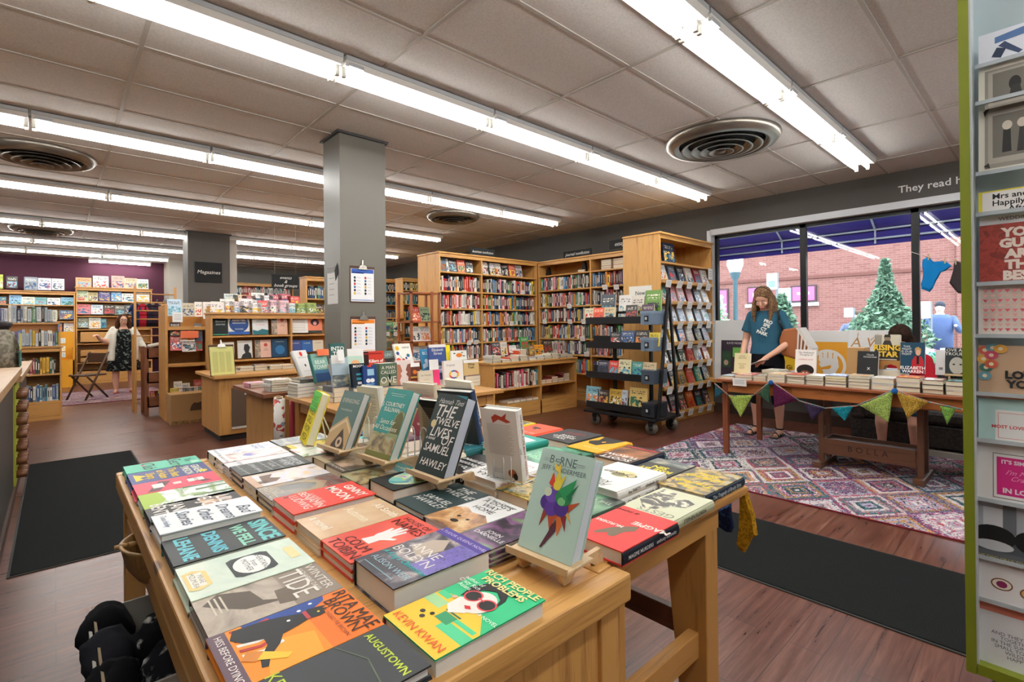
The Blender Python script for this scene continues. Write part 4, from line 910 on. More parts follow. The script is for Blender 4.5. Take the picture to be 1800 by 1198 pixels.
# sunglasses cover
kw_ = [('p', [(0, 0), (1, 0), (1, .36), (.74, .52), (.5, .46), (.3, .55), (0, .50)], 'f2c63c'), ('r', .55, .20, 1, .30, '4fc48c'), ('r', .60, .32, .95, .36, '4fc48c'), ('r', .0, .34, .30, .44, 'a8d49a'), ('r', .02, .46, .22, .52, '4fc48c'),
 ('p', [(.40, .26), (.62, .26), (.62, .36), (.40, .36)], '2c8a5c'), ('r', .38, .37, .64, .385, '1c5c40'), ('e', .22, .24, .035, .02, '2a1c14'), ('e', .30, .20, .035, .02, '2a1c14'), ('e', .34, .27, .03, .018, '2a1c14'),
 ('p', [(.30, .42), (.44, .36), (.58, .44), (.62, .55), (.40, .60), (.28, .55)], 'f6efe6'), ('e', .52, .60, .215, .15, 'f4ebe2'), ('p', [(.26, .56), (.20, .70), (.28, .84), (.44, .90), (.62, .86), (.72, .76), (.74, .64), (.66, .74), (.50, .80), (.36, .74), (.31, .62)], '151414'),
 ('e', .64, .62, .12, .075, 'd8484c'), ('e', .38, .63, .12, .075, 'd8484c'), ('e', .64, .62, .10, .06, '151414'), ('e', .38, .63, .10, .06, '151414'), ('r', .46, .63, .56, .645, 'd8484c'), ('p', [(.46, .50), (.52, .525), (.58, .50), (.52, .475)], 'c8202c'), ('e', .24, .52, .03, .02, 'e8b0a0'),
 ('t', 'RICH PEOPLE\nPROBLEMS', .5, .91, .036, 'f0e49a', dict(bold=.03, fit=.145)), ('t', 'KEVIN KWAN', .5, .08, .036, 'd8502c', dict(bold=.0, fit=-.14)), ('t', 'A NOVEL', .86, .50, .012, 'f0f6ea'), ('t', 'author of\nCrazy Rich\nAsians', .14, .72, .014, 'f0f6ea')]
layL('bright green and yellow book with a face in red sunglasses', .420, .660, .636, .160, .797, 1, '2fb67c', '5a1c34', kw_)

# column three (under the easels)
V0, V1 = .715, .935
C3 = [
 ('dark-edged book with a pale lake cover at the far end of the third column', 2.20, .15, .80, 1, A['dusk'], '1c1c20', [('r', .1, .6, .9, .8, 'b8c8cc')], .70),
 ('yellow and white book behind the poppy cover', 2.08, .13, .80, 1, 'e4d048', '2c2c30', [('r', .1, .1, .9, .4, 'f0ece0'), ('t', 'YEARS', .5, .7, .04, '3a6a34')], .715),
 ('pale book with red poppies and green leaves', 1.955, .15, .803, 1, A['poppies'], '6f9a9c', [('t', 'A NOVEL', .5, .85, .02, '4a6a44')], .70),
 ('grey-green book under the first easel', 1.80, .15, .797, 1, 'a49678', '3a3428', [('r', .1, .1, .9, .5, A['birdsrose'])], .735),
 ('brown book with a faded rose and bird cover', 1.66, .15, .80, 1, A['birdsrose'], '2c241e', [('r', 0, 0, 1, .12, '3a3028'), ('t', 'LITTLE NOTHING', .5, .06, .02, 'e0d4c0', dict(fit=-.13))], .725),
 ('book with an old town street cover lying under an easel', 1.50, .15, .797, 1, A['street'], '2c7a70', [('r', 0, .7, 1, 1, '2f8a84'), ('t', 'J COURTNEY', .5, .85, .02, 'e4e8e0')], .715),
 ('black book with a bright aqua and yellow painted eye', 1.345, .155, .808, 1, '16181a', '16181a', [('e', .55, .55, .42, .42, A['aqua']), ('t', 'RAKESH', .5, .6, .05, 'e8e8e4', BI), ('r', .15, .88, .9, .96, '3c8a6c')], .745),
 ('black book with white brushed capitals lying flat under the tallest easel', 1.12, .165, .803, 2, '1f3436', '143030', [('t', 'THE\nTWELVE', .5, .78, .06, 'e4e4de', dict(shear=.3, fit=.14)), ('t', 'SAMUEL\nHAWLEY', .5, .34, .06, 'e4e4de', dict(shear=.3, fit=.14))], .715),
 ('white book with a golden retriever photograph', .970, .152, .803, 2, 'e6e6e4', '2c2420', [('p', [(0, 0), (1, 0), (1, .40), (.75, .52), (.45, .48), (.2, .55), (0, .45)], A['retriever']), ('e', .42, .30, .04, .025, '120c08'), ('e', .66, .30, .04, .025, '120c08'), ('e', .52, .18, .09, .04, '1c1410'), ('t', 'W. Bruce Cameron', .5, .92, .018, '4a4a4a', dict(fit=.12)), ('t', "A DOG'S\nWAY\nHOME", .5, .74, .036, '2c2c30', dict(fit=.11))], .71),
 ('dark book with a purple stormy field and pale lettering', .850, .115, .803, 3, A['stormy'], '15131a', [('t', 'JOHN\nDARNIELLE', .5, .25, .032, 'e0dade', dict(bold=.01, fit=.1)), ('r', .2, .9, .8, .94, 'd080c0')], .705),
]
for (lab, yf, w, zt, n, cv, sp, ar, x0) in C3: layL(lab, x0, x0+.222, yf, w, zt, n, cv, sp, ar)
# right-hand books, tops pointing to -X
R_ = [
 ('red book with a dark bird silhouette and a black spine at the table corner', .921, 1.160, .652, .163, .797, 1, 'd63c3c', '1f222c', [('p', [(.30, .40), (.42, .46), (.60, .62), (.70, .80), (.66, .84), (.52, .74), (.46, .80), (.38, .78), (.36, .62), (.26, .52)], '6a5a48'), ('t', 'MAGPIE', .16, .34, .034, 'f0e0d8', dict(rot=0, bold=.03, fit=.1)), ('t', 'MURDERS', .72, .52, .03, 'f0e0d8', dict(bold=.03, fit=.08)), ('t', 'a novel', .8, .12, .025, '5a1418', BI)], dict(spine_txt='MAGPIE MURDERS    anthony horowitz', spine_col='e8e8ea')),
 ('cream book with an etched dark horse figure', 1.165, 1.395, .672, .160, .790, 1, 'd6d8bb', 'ccd0b0', [('p', [(.12, .30), (.3, .22), (.55, .30), (.62, .10), (.92, .06), (.96, .60), (.7, .82), (.45, .78), (.35, .56), (.15, .50)], A['etching']), ('t', 'GESTS', .4, .86, .04, '8a8a74')], dict(spine_txt='STEPHEN FLORIDA', spine_col='3a3a34')),
 ('book with yellow brushed lettering over a crowd at the right table corner', 1.405, 1.665, .698, .160, .795, 1, A['crowd'], '24303e', [('t', 'The\nTragedy', .5, .76, .05, 'e4c83c', dict(shear=.3, bold=.03, fit=.14)), ('t', 'of Brady\nSims', .5, .34, .055, 'e4c83c', dict(shear=.3, bold=.03, fit=.14))], dict(spine_txt='The Tragedy of Brady Sims', spine_col='c8d8e8')),
 ('white book with a gold and ink splash on a tall pile', 1.195, 1.46, .862, .185, .815, 2, 'f0eeea', 'f2f2f0', [('e', .45, .40, .22, .13, 'e4d4a0'), ('e', .52, .46, .14, .07, '8a8460'), ('t', 'Joyce\nKing', .5, .84, .034, '6a6a6a', BI), ('t', 'Oyekan', .5, .42, .04, '4a4436', BI)], dict(spine_txt='the PARTY       elizabeth day', spine_col='2c2c30')),
 ('dark green forest covered book half hidden behind the pale easel book', 1.03, 1.19, .83, .165, .797, 1, A['forest'], '2a3a2c', [('t', 'THE WOODS', .5, .3, .024, 'c8d4b8')], {}),
 ('gold and green ornamented book beside the retriever cover', 1.0, 1.17, 1.03, .14, .797, 1, A['gilt'], '5a5a2c', [('t', 'Tessa', .5, .3, .04, '3a2c10', BI)], {}),
 ('dark grey book with orange and yellow capitals near the right edge', 1.45, 1.68, .872, .150, .792, 1, '3d3d3a', '2c2c2a', [('r', 0, 0, 1, .3, A['dusk']), ('t', 'CAPTAIN', .5, .88, .03, 'e0662c', dict(bold=.04, fit=.13)), ('t', 'SOME\nRISE BY\nSIN', .5, .62, .04, 'e0d048', dict(bold=.04, fit=.13))], dict(spine_txt='SOME RISE BY SIN', spine_col='e0d048')),
 ('black and red thriller with big white capitals on the right edge', 1.50, 1.735, 1.03, .158, .803, 1, A['nightroad'], '1a2438', [('r', 0, .0, 1, .18, '1a1412'), ('t', 'SCOTT', .5, .86, .05, 'f0ece6', dict(bold=.03, fit=-.13)), ('t', 'TUROW', .5, .68, .055, 'f0ece6', dict(bold=.03, fit=-.14)), ('t', 'TESTIMONY', .5, .10, .04, 'd8302c', dict(bold=.03, fit=-.15))], {}),
 ('golden yellow book with a dark head silhouette', 1.54, 1.775, 1.20, .158, .803, 1, 'e8aa22', 'e0a020', [('p', [(.2, .0), (.9, .0), (.8, .25), (.95, .40), (.8, .56), (.5, .60), (.42, .42), (.3, .30)], '15130f'), ('p', [(.5, .30), (.58, .26), (.62, .34), (.55, .38)], 'e8aa22'), ('t', 'what we lose', .3, .78, .024, 'f4e6b8')], dict(spine_txt='WHAT WE LOSE', spine_col='f0e8d8')),
 ('black book with white and red capitals behind the golden one', 1.57, 1.80, 1.37, .19, .806, 1, '2a2b2d', '2a2b2d', [('t', 'YOU\nSHOULD\nHAVE', .5, .66, .04, 'e8e4de', dict(bold=.02, fit=.12)), ('t', 'LEFT', .5, .3, .05, '8a3a3a', dict(bold=.02))], dict(spine_txt='YOU SHOULD HAVE LEFT', spine_col='c89aa0')),
 ('bright orange-red book with a small black gun', 1.58, 1.79, 1.60, .16, .803, 1, 'e8583a', 'e8583a', [('p', [(.4, .36), (.75, .30), (.78, .42), (.6, .44), (.58, .56), (.5, .56), (.48, .44), (.4, .44)], '1c1818'), ('t', 'MEN WITHOUT', .5, .84, .03, 'f0d8c8', dict(fit=.13))], {}),
 ('yellow book with a black and white print at the far edge', 1.60, 1.79, 1.78, .15, .803, 1, 'e8d02c', 'e8d02c', [('r', .1, .05, .9, .62, A['etching'])], {}),
 ('teal book with a torn white label', 1.30, 1.53, 1.45, .16, .815, 2, '2c9a8c', '23887c', [('p', [(.15, .2), (.9, .12), (.85, .86), (.2, .80)], 'dfe8e4'), ('t', 'THE\nLEAVERS', .5, .5, .034, '5a7a78')], {}),
 ('green book with pale lettering behind the pale easel book', 1.24, 1.47, 1.22, .16, .812, 2, A['greenfish'], '1c4a3c', [('t', 'FISH\nGIRL', .5, .6, .05, 'a8d8b4', dict(bold=.02))], {}),
 ('green landscape book between the teal and golden covers', 1.47, 1.56, 1.22, .15, .797, 1, A['greenfish'], '23463c', [], {}),
]
for (lab, x0, x1, yf, w, zt, n, cv, sp, ar, kw) in R_: layR(lab, x0, x1, yf, w, zt, n, cv, sp, ar, **kw)
hare = [('p', [(.1, .5), (.3, .6), (.5, .55), (.8, .7), (.7, .5), (.5, .4), (.2, .35)], 'b0402c'), ('t', 'SARA\nBAUME', .5, .78, .05, '23201e', dict(fit=.12)), ('t', 'A LINE MADE', .5, .2, .03, 'b0402c', dict(fit=.12))]
layR('white book with a red hare drawing, lying under its standing copy', 1.0, 1.245, 1.175, .165, .815, 2, 'f0f0ee', 'f2f2f0', hare, spine_txt='SARA BAUME    A LINE MADE BY WALKING', spine_col='a8302c')
layR('black book with white handwriting behind the hare book', .985, 1.215, 1.36, .16, .80, 1, '1b1c1e', '1b1c1e', [('t', 'Do Not\nBecome\nAlarmed', .5, .5, .04, 'e8e8e4', BI)], spine_txt='Do Not Become Alarmed', spine_col='e8e8e4')
for i, (x, y, c) in enumerate([(.98, 1.56, 'e8e0d0'), (1.0, 1.74, 'd8c9b8'), (1.22, 1.62, '2f6f7c'), (1.23, 1.80, 'e4b8c0'), (1.02, 1.92, '6a4b5c'), (1.24, 1.98, 'f0ece0'), (1.02, 2.10, '3a5a8c')]):
    layR('%s covered book lying among the easels, %s from the front' % (cname(c), nth(i)), x, x+.20, y, .15, .80, 1, c, c, [('t', ['North', 'Salt', 'Islands', 'Rose', 'Harbour', 'Spring', 'Tides'][i], .5, .7, .035, 'f4f0e4' if sum(hrgb(c)) < 400 else '3a3430')])
layL('open-faced white paperback with a yellow spine near the second easel', .955, 1.12, 2.02, .15, .80, 1, 'f2f0ea', 'e8d02c', [('r', .2, .3, .6, .5, '6ac0c8'), ('r', .5, .55, .9, .62, 'e05a4c')])

# ---------------------------------------------------------------- easels and standing books
def lean_matrix(x, y, z, yaw, tilt, t):
    wd = Vector((cos(yaw), sin(yaw), 0)); n = Vector((-sin(yaw), cos(yaw), 0)); up = n*sin(tilt)+Vector((0, 0, cos(tilt))); zz = wd.cross(up)
    o = Vector((x, y, z)) - zz*t
    return Matrix(((wd.x, up.x, zz.x, o.x), (wd.y, up.y, zz.y, o.y), (wd.z, up.z, zz.z, o.z), (0, 0, 0, 1)))
plyw = wood('birch_ply', 'd2b48c', 'b08f62', 0, knots=False)
def easel(lab, x, y, zb, yaw, tilt, w, zf, t=.035):
    """wooden book stand: ledge under the book, arched feet, leaning back board"""
    r = thing('book_easel', lab, 'book stand', (x, y, zf), yaw)
    h = zb-zf; W_ = w
    # local x along the width, local y away from the viewer
    a = MB(); a.box(-.01, -.025, h-.008, W_+.012, t+.03, h-.001, plyw); a.build('ledge', r, bevel=.002)
    a = MB(); a.box(-.01, -.028, h-.009, W_+.012, -.024, h+.006, plyw); a.build('ledge_lip', r)
    for sx in (.012, W_-.024):
        a = MB(); pts = [(-.02, h-.009), (-.015, h*.4), (-.006, 0), (.02, 0), (.04, h*.55), (.075, h*.55), (.11, 0), (.14, 0), (.13, h-.009)]
        a.prism(pts, sx, sx+.012, plyw, axis=0); a.build('foot', r)
    a = MB(); k = math.tan(tilt); a.prism([(t+.022, h-.002), (t+.028, h-.002), (t+.028+k*.16, h+.16), (t+.022+k*.16, h+.16)], W_*.12, W_*.88, plyw, axis=0); a.build('back_board', r)
    return r
def stand_book(lab, x, y, z, yaw, tilt, w, h, t, cover, spine, arts, **kw):
    return book(lab, lean_matrix(x, y, z, rad(yaw), rad(tilt), t), w, h, t, cover, spine, arts, group='books standing on the foreground table', **kw)
borne = [('t', 'B  RNE', .45, .90, .036, '5a6a6a', dict(fit=-.075)), ('p', [(.31, .885), (.43, .885), (.43, .915), (.31, .915)], '5a6a6a'), ('p', [(.325, .892), (.415, .892), (.415, .908), (.325, .908)], 'b9d2c6'), ('t', 'JEFF VANDERMEER', .5, .81, .03, '5a6a6a', dict(fit=-.125)), ('r', .28, .855, .72, .859, '5a6a6a'),
 ('r', .08, .90, .22, .905, '8fa09c'), ('r', .08, .88, .22, .885, '8fa09c'), ('r', .7, .90, .86, .905, '8fa09c'), ('r', .7, .88, .86, .885, '8fa09c'),
 ('p', [(.46, .10), (.49, .10), (.56, .30), (.52, .30)], '4a2c34'), ('p', [(.40, .06), (.44, .06), (.62, .24), (.60, .34), (.57, .34)], '5a3440'),
 ('p', [(.32, .48), (.30, .24), (.38, .34), (.46, .44)], '8a3c2c'), ('p', [(.70, .50), (.92, .56), (.74, .42), (.60, .38)], 'b0502c'), ('p', [(.54, .42), (.66, .20), (.70, .30), (.66, .42)], 'c86a34'), ('p', [(.60, .42), (.78, .26), (.74, .40)], '7a2c30'), ('p', [(.36, .44), (.5, .24), (.62, .44)], 'a84a2c'), ('p', [(.68, .44), (.86, .34), (.76, .44)], 'd8a04c'),
 ('e', .34, .48, .12, .075, '4b2f7c'), ('e', .45, .44, .13, .08, '5a3a90'), ('e', .62, .46, .13, .08, '4b2f7c'), ('e', .40, .56, .12, .075, '6a4aa0'), ('e', .62, .56, .15, .08, '2c7a4a'), ('e', .60, .52, .07, .04, '7ab87c'), ('e', .32, .58, .07, .045, 'd4dcc0'), ('p', [(.50, .62), (.78, .76), (.74, .58), (.64, .54)], '2f8a54'), ('p', [(.66, .58), (.84, .72), (.72, .54)], '1f6a44'),
 ('p', [(.40, .62), (.30, .76), (.40, .72), (.44, .82), (.50, .72), (.58, .78), (.52, .62)], 'e0c43c'), ('p', [(.30, .66), (.34, .78), (.40, .70), (.42, .62)], 'c8402c'), ('e', .46, .66, .07, .05, 'e4d04c'), ('p', [(.36, .80), (.30, .88), (.40, .84), (.44, .88), (.46, .78)], 'e8c850')]
stand_book('pale mint book standing on an easel with a bouquet-like plant creature', .764, .822, .806, -86, 25, .148, .222, .036, 'bdd6ca', 'b4cfc4', borne, pages='dce6ee')
easel('pale wooden easel holding the mint book at the front', .764, .822, .806, rad(-86), rad(25), .148, .764)
haw = [('t', 'Hannah Tinti', .52, .90, .045, 'd8d8d2', dict(shear=.5, fit=-.13)), ('t', 'THE', .42, .77, .055, 'ece9e2', dict(shear=.25, bold=.01)), ('t', 'TWELVE', .56, .64, .06, 'ece9e2', dict(shear=.25, bold=.01, fit=-.125)), ('t', 'LIVES', .46, .50, .055, 'ece9e2', dict(shear=.25, bold=.01, fit=-.105)), ('t', 'OF', .75, .42, .045, 'ece9e2', dict(shear=.25)), ('t', 'SAMUEL', .5, .30, .058, 'ece9e2', dict(shear=.25, bold=.01, fit=-.13)), ('t', 'HAWLEY', .52, .12, .06, 'ece9e2', dict(shear=.25, bold=.01, fit=-.135)), ('e', .16, .60, .09, .05, 'd8c890'), ('t', 'a novel', .2, .42, .016, 'ece9e2', BI), ('p', [(.6, 1), (1, 1), (1, .96)], '2c7a8c')]
stand_book('black book with white brushed capitals standing on an easel', .852, 1.399, .84, -88, 23, .152, .255, .042, '22312f', '1a2422', haw, pages='c9d4e4')
easel('pale wooden easel under the standing black book', .852, 1.399, .84, rad(-88), rad(23), .152, .805)
sai = [('r', 0, 0, 1, .34, A['street']), ('p', [(0, .30), (.2, .34), (.5, .30), (.62, .36), (.68, .62), (.82, .70), (1, .66), (1, .30)], '8a9468'), ('p', [(.66, .36), (.72, .62), (.86, .68), (.98, .60), (1, .36)], '5c5c34'), ('r', 0, 0, 1, .07, '6a6a2c'), ('t', 'J. COURTNEY\nSULLIVAN', .45, .72, .034, 'f0f0e4', dict(bold=.01, fit=.135)), ('t', 'Saints for\nAll Occasions', .44, .46, .04, 'f0ecd8', dict(shear=.3, fit=.14)), ('r', .2, .92, .8, .927, 'c8e0dc'), ('r', .25, .89, .75, .897, 'c8e0dc')]
stand_book('teal book with cream lettering over an old town, standing on an easel', .825, 1.696, .84, -85, 24.7, .156, .250, .036, '2f8f88', '1c5450', sai, pages='d8dcd8')
easel('pale wooden easel under the standing teal book', .825, 1.696, .84, rad(-85), rad(24.7), .156, .803)
eve = [('p', [(0, .0), (1, .0), (1, .36), (.62, .56), (0, .30)], 'c8a878'), ('p', [(.0, .26), (.62, .52), (1, .32), (1, .26), (.62, .46), (0, .2)], 'e4cba0'), ('p', [(.3, .04), (.62, .34), (.9, .06), (.9, 0), (.3, 0)], '4a3c30'), ('e', .62, .10, .14, .09, 'd8c0a0'), ('e', .62, .10, .06, .04, '4a3c30'), ('t', 'EVENSONG', .52, .82, .026, 'dcd4c0', dict(fit=-.12)), ('t', 'Kate Southwood', .45, .66, .012, 'dcd4c0')]
stand_book('grey-green book with a church gable standing on an easel', .796, 1.984, .83, -85, 23.4, .151, .225, .032, '5a7670', '3a4e4a', eve, pages='cfd0cc')
easel('pale wooden easel under the grey-green gable book', .796, 1.984, .83, rad(-85), rad(23.4), .151, .803)
yel = [('r', 0, .62, 1, 1, '4fc43c'), ('t', 'A LOT\nOF GOOD', .5, .80, .04, '23301c', dict(fit=.13)), ('t', 'WHEN\nGIRLS\nFROM\nMESA', .5, .36, .05, '2c2a10', dict(shear=.2, fit=.12))]
stand_book('yellow and green book with black scrawled capitals standing at the far left', .787, 2.239, .81, -101, 18, .147, .221, .036, 'efd822', 'e8d01c', yel, pages='efe6c4')
def wire_stand(lab, x, y, z, rz, m=None):
    m = m or hx('c9ccd0', .2, .6); r = thing('book_stand', lab, 'book stand', (x, y, z), rz); a = MB()
    for sx in (-.035, .035):
        pts = [(sx-.02, 0, 0)]+[(sx+.02*cos(t), .035*sin(t)*0-.0, .09+.03*sin(t)) for t in [pi-k*pi/8 for k in range(9)]]+[(sx+.02, 0, 0)]
        a.path(pts, .0022, m, 6)
    a.path([(-.055, 0, 0), (-.055, .09, 0), (.055, .09, 0), (.055, 0, 0), (-.055, 0, 0)], .0022, m, 6)
    a.build('wire_frame', r); return r
acr = hx('dfe6ea', .1, 0, .8)
wire_stand('clear loop stand holding up the white hare book', 1.03, 1.15, .817, -1.4, acr); wire_stand('clear loop stand behind the teal standing book', 1.00, 1.62, .802, -1.4, acr); wire_stand('white loop stand behind the gable book', .98, 1.95, .802, -1.4, hx('e4e4e0', .3)); wire_stand('clear loop stand beside the red-spined book', 1.12, 1.70, .802, -1.4, acr)
r = thing('book_stand', 'thin white metal prop behind the yellow standing book', 'book stand', (.86, 2.12, .80), 0)
MB().tube((0, 0, 0), (-.02, .03, .15), .003, hx('dcdcd8', .4)).build('prop_rod', r); MB().tube((.04, .02, 0), (-.02, .03, .15), .003, hx('dcdcd8', .4)).build('prop_rod', r)
def back_book(lab, x, y, z, yaw, tilt, w, h, t, cover, spine, arts, **kw):
    return stand_book(lab, x, y, z, yaw, tilt, w, h, t, cover, spine, arts, right=True, **kw)
hare_b = [('p', [(.30, .88), (.42, .93), (.60, .90), (.74, .96), (.70, .88), (.84, .84), (.72, .82), (.50, .86), (.34, .80)], 'b0402c')]+[('r', .15, .78-.02*k, .15+[.7, .66, .72, .6][k % 4], .785-.02*k, 'b0aca4') for k in range(22)]+[('e', .74, .10, .12, .06, 'a85a34'), ('e', .82, .06, .06, .05, '2c2420'), ('r', .2, .08, .45, .15, 'd4d4d0')]
back_book('white book seen from behind with a red hare and brown boar, standing', 1.022, 1.235, .819, -77, -10, .135, .225, .034, 'ebe9e2', 'f2f2f0', hare_b, spine_txt='SARA BAUME  A LINE MADE BY WALKING', spine_col='8a2c2c')
txt = [('r', .12, .86-.025*k, .12+[.75, .7, .78, .62][k % 4], .868-.025*k, 'a8a49a') for k in range(26)]
def lines(n=20, col='a8a49a', v0=.86, dv=.03): return [('r', .14, v0-dv*k, .14+[.70, .66, .72, .5][k % 4], v0-dv*k+.009, col) for k in range(n)]
p = onX(637.6, 682, 1.02); back_book('cream book seen from behind between two easels', 1.02, p.y, .802, -78, -8, .14, .235, .03, 'e4e2d6', 'e8e6dc', lines())
p = onX(743, 693, 1.03); back_book('black-topped tan book seen from behind beside the tallest easel book', 1.03, p.y, .802, -78, -8, .15, .225, .03, 'b0a28a', '1c1a1c', [('p', [(0, 1), (1, 1), (.5, .58)], '1b191c')]+lines(20, '6a6054'))
p = onX(784, 664, 1.25); bo_ = back_book('black book with blue spine ornament seen from behind, leaning open', 1.25, p.y, .80, -72, -16, .17, .235, .035, '2c3236', '2c3a5c', lines(12, '8a8f92', .72), spine_txt='*~*~*~*', spine_col='8ab0d8')
a = MB(); a.prism([(.01, .10), (.165, .10), (.15, .262), (.02, .27)], -.022, -.004, hx('ece4d2', .8)); a.build('loose_pages', bo_)
p = onX(716, 675, 1.22); back_book('cream paperback seen from behind with pages bowed open', 1.22, p.y, .85, -76, -10, .19, .19, .03, 'dcd0b8', 'd8ccb4', lines(8))
p = onX(722, 712, 1.20); back_book('dusty pink book leaning behind the teal easel book', 1.20, p.y-.02, .802, -74, -12, .12, .18, .03, 'b05a68', '8f3a48', [('r', .3, .3, .6, .36, 'e8d0d0')])

# knitted triangles hanging off the oak table
def knit(name, lab, pts, n, col, group=None, th=.012):
    """pts: three world points"""
    a, b, c = [Vector(p) for p in pts]; N = (b-a).cross(c-a).normalized(); mb = MB(); m = fabric(col, '%02x%02x%02x' % tuple(int(v*.72) for v in hrgb(col)), 120, name='knit')
    rows_ = 8; vs = []
    for s in (-1, 1):
        for i in range(rows_+1):
            f = i/rows_; l = a.lerp(c, f); r_ = b.lerp(c, f)
            for j in range(5):
                q = l.lerp(r_, j/4); vs.append(q+N*(s*th/2+.006*sin(i*1.3+j*1.7)))
    fs = []; k = 5*(rows_+1)
    for i in range(rows_):
        for j in range(4):
            q = i*5+j; fs.append((q, q+1, q+6, q+5)); fs.append((k+q, k+q+5, k+q+6, k+q+1))
        fs.append((i*5, i*5+5, k+i*5+5, k+i*5)); fs.append((i*5+4, k+i*5+4, k+i*5+9, i*5+9))
    fs.append((0, k, k+1, 1)); fs.append((1, k+1, k+2, 2)); fs.append((2, k+2, k+3, 3)); fs.append((3, k+3, k+4, 4))
    mb.add(vs, fs, m, True); o = mb.build(name); return tag(o, lab, 'bunting', group)
# basket and box under the pine table
r = thing('wicker_basket', 'round wicker basket on the shelf under the pine table', 'basket', (.27, 1.78, .586))
a = MB(); wk = wood('wicker', 'b08a55', '7a5a30', 2, knots=False, sc=3); a.lathe([(.10, 0), (.125, .04), (.135, .09), (.14, .10), (.13, .10), (.118, .04), (.09, .01), (0, .01)], wk, 28); a.build('bowl', r)
a = MB(); a.path([(.148*cos(t), .02, 0.095+.0*sin(t)) for t in [k*pi/14 for k in range(15)]], .007, wk); a.build('handle', r)
r = thing('storage_crate', 'white plastic crate of black clothing under the left table edge', 'crate', (.07, 1.52, 0), 0)
wp = hx('c9c6bc', .5)
a = MB(); a.box(0, 0, .02, .30, .52, .03, wp); a.box(0, 0, .02, .008, .52, .42, wp); a.box(.292, 0, .02, .30, .52, .42, wp); a.box(0, 0, .02, .30, .008, .42, wp); a.box(0, .512, .02, .30, .52, .42, wp); a.build('tub', r, bevel=.002)
MB().box(.012, .02, .03, .018, .5, .44, hx('9a8a6a', .7)).build('cardboard_liner', r)
rn_ = random.Random(9)
for i in range(7):
    a = MB(); c = (.07+.105*(i % 3)+.04, 1.60+.17*(i//3)+.02, .36+.03*rn_.random()); col = ['16161a', '1c1c22', '121216', '2a2a30', '16161a', '3a3a40', '16161a'][i]
    m_ = fabric(col, None, 40) if i not in (1, 4) else fabric(col, 'd8d8d4', 26, th=.66); k = 10
    a.ball(c, (.065, .09, .07+.02*rn_.random()), m_, 18, 12)
    o = a.build('folded_garment'); tag(o, 'black cloth garment bundled in the white crate, %s from the camera side' % nth(i), 'clothing', 'bundled garments in the crate')
    dm_ = o.modifiers.new('d', 'DISPLACE'); tx = bpy.data.textures.new('c%d' % i, 'CLOUDS'); tx.noise_scale = .06; dm_.texture = tx; dm_.strength = .05; dm_.texture_coords = 'GLOBAL'
# ================================================================ books standing on the back table
T2 = .755
G2 = 'books standing on the back display table'
def up(u0, v0, u1, v1, Y, col, lab, arts=None, rz=0, tilt=.25, t=.028, spine=None, pb=True, zb=None, w=None, **kw):
    """photographed extent of an upright book brought onto its own plane at Y"""
    p, q = onY(u0, v1, Y), onY(u1, v0, Y); z0 = p.z if zb is None else zb
    W_ = (q.x-p.x)/max(.5, cos(rz)) if w is None else w; H_ = (q.z-z0)/cos(tilt)
    if z0 > T2+.02 and t > .004:
        n_ = max(1, round((z0-T2)/.035)); th = (z0-T2-.002)/n_
        for k in range(n_): flat(p.x-.01, Y-.03, T2+.0005+th*k, max(.13, W_), .2, th-.0008, ['e8e2d2', 'd8d4cc', '6a6e78', 'c8b8a0'][k % 4], 'pale book, %s up, propping the %s' % (nth(k), ' '.join(lab.split()[:8])), group='books used as props')
    elif z0 < T2+.02: z0 = T2+.001; H_ = (q.z-z0)/cos(tilt)
    return book(lab, lean_matrix(p.x, Y, z0, rz, tilt, t), W_, H_, t, col, spine or (col if isinstance(col, str) else '8a8a84'), arts or (), group=G2, pb=pb, **kw)
WD = 'f2eee6'
def T_(s, u=.5, v=.7, sz=.03, c=WD, **k): return ('t', s, u, v, sz, c, dict(fit=-.8*.13, **k) if 'fit' not in k else k)
up(586, 603, 611, 682, 3.62, '2f5a58', 'tall dark teal book with white capitals in front of the pillar', [T_('INTO\nTHE', v=.82, fit=-.10, bold=.02), T_('WATER', v=.3, fit=-.12)], tilt=.18)
up(586, 628, 615, 680, 3.50, 'a8bcc8', 'pale cloudy blue book with a blank note clipped to it', [('r', 0, 0, 1, .4, A['dusk']), ('r', .0, .8, .8, 1.1, 'f2f2f0')], tilt=.18)
up(596, 614, 606, 634, 3.49, 'f4f4f2', 'white card leaning at the top of the cloudy blue book', t=.003)
up(613, 612, 640, 648, 3.80, 'f0efec', 'white sheet standing behind the mint green book', tilt=.12, t=.004)
up(616, 625, 642, 676, 3.60, 'bfd8c6', 'mint and peach book in the middle of the back table', [('e', .5, .7, .3, .16, 'e4a878'), ('r', .2, .2, .8, .24, '7a9a8a')])
up(637, 616, 676, 650, 3.85, 'c23a2a', 'wide red book with black band and white title', [('r', 0, .0, .3, 1, '2c1614'), T_('Killers of', .62, .45, .05, fit=.13, bold=.03), ('r', .1, .82, .9, .9, '8a1f18')], tilt=.1)
up(676, 615, 706, 650, 3.85, '6a7a74', 'grey-green book with pale capitals behind the red one', [('r', 0, 0, 1, .6, A['arch']), T_('LINCOLN', v=.78, c='c8d8d0', fit=-.14)], tilt=.1)
o = up(621, 638, 645, 681, 3.42, '15202c', 'narrow black book with teal marks leaning on the moon-phase book', [('r', .3, .5, .7, .58, '2c8aa0'), ('r', .3, .3, .7, .4, '2c8aa0'), ('r', .35, .12, .65, .22, 'd0d4d8'), T_('MOON', v=.88, fit=-.08, bold=.02)], tilt=.2, t=.04)
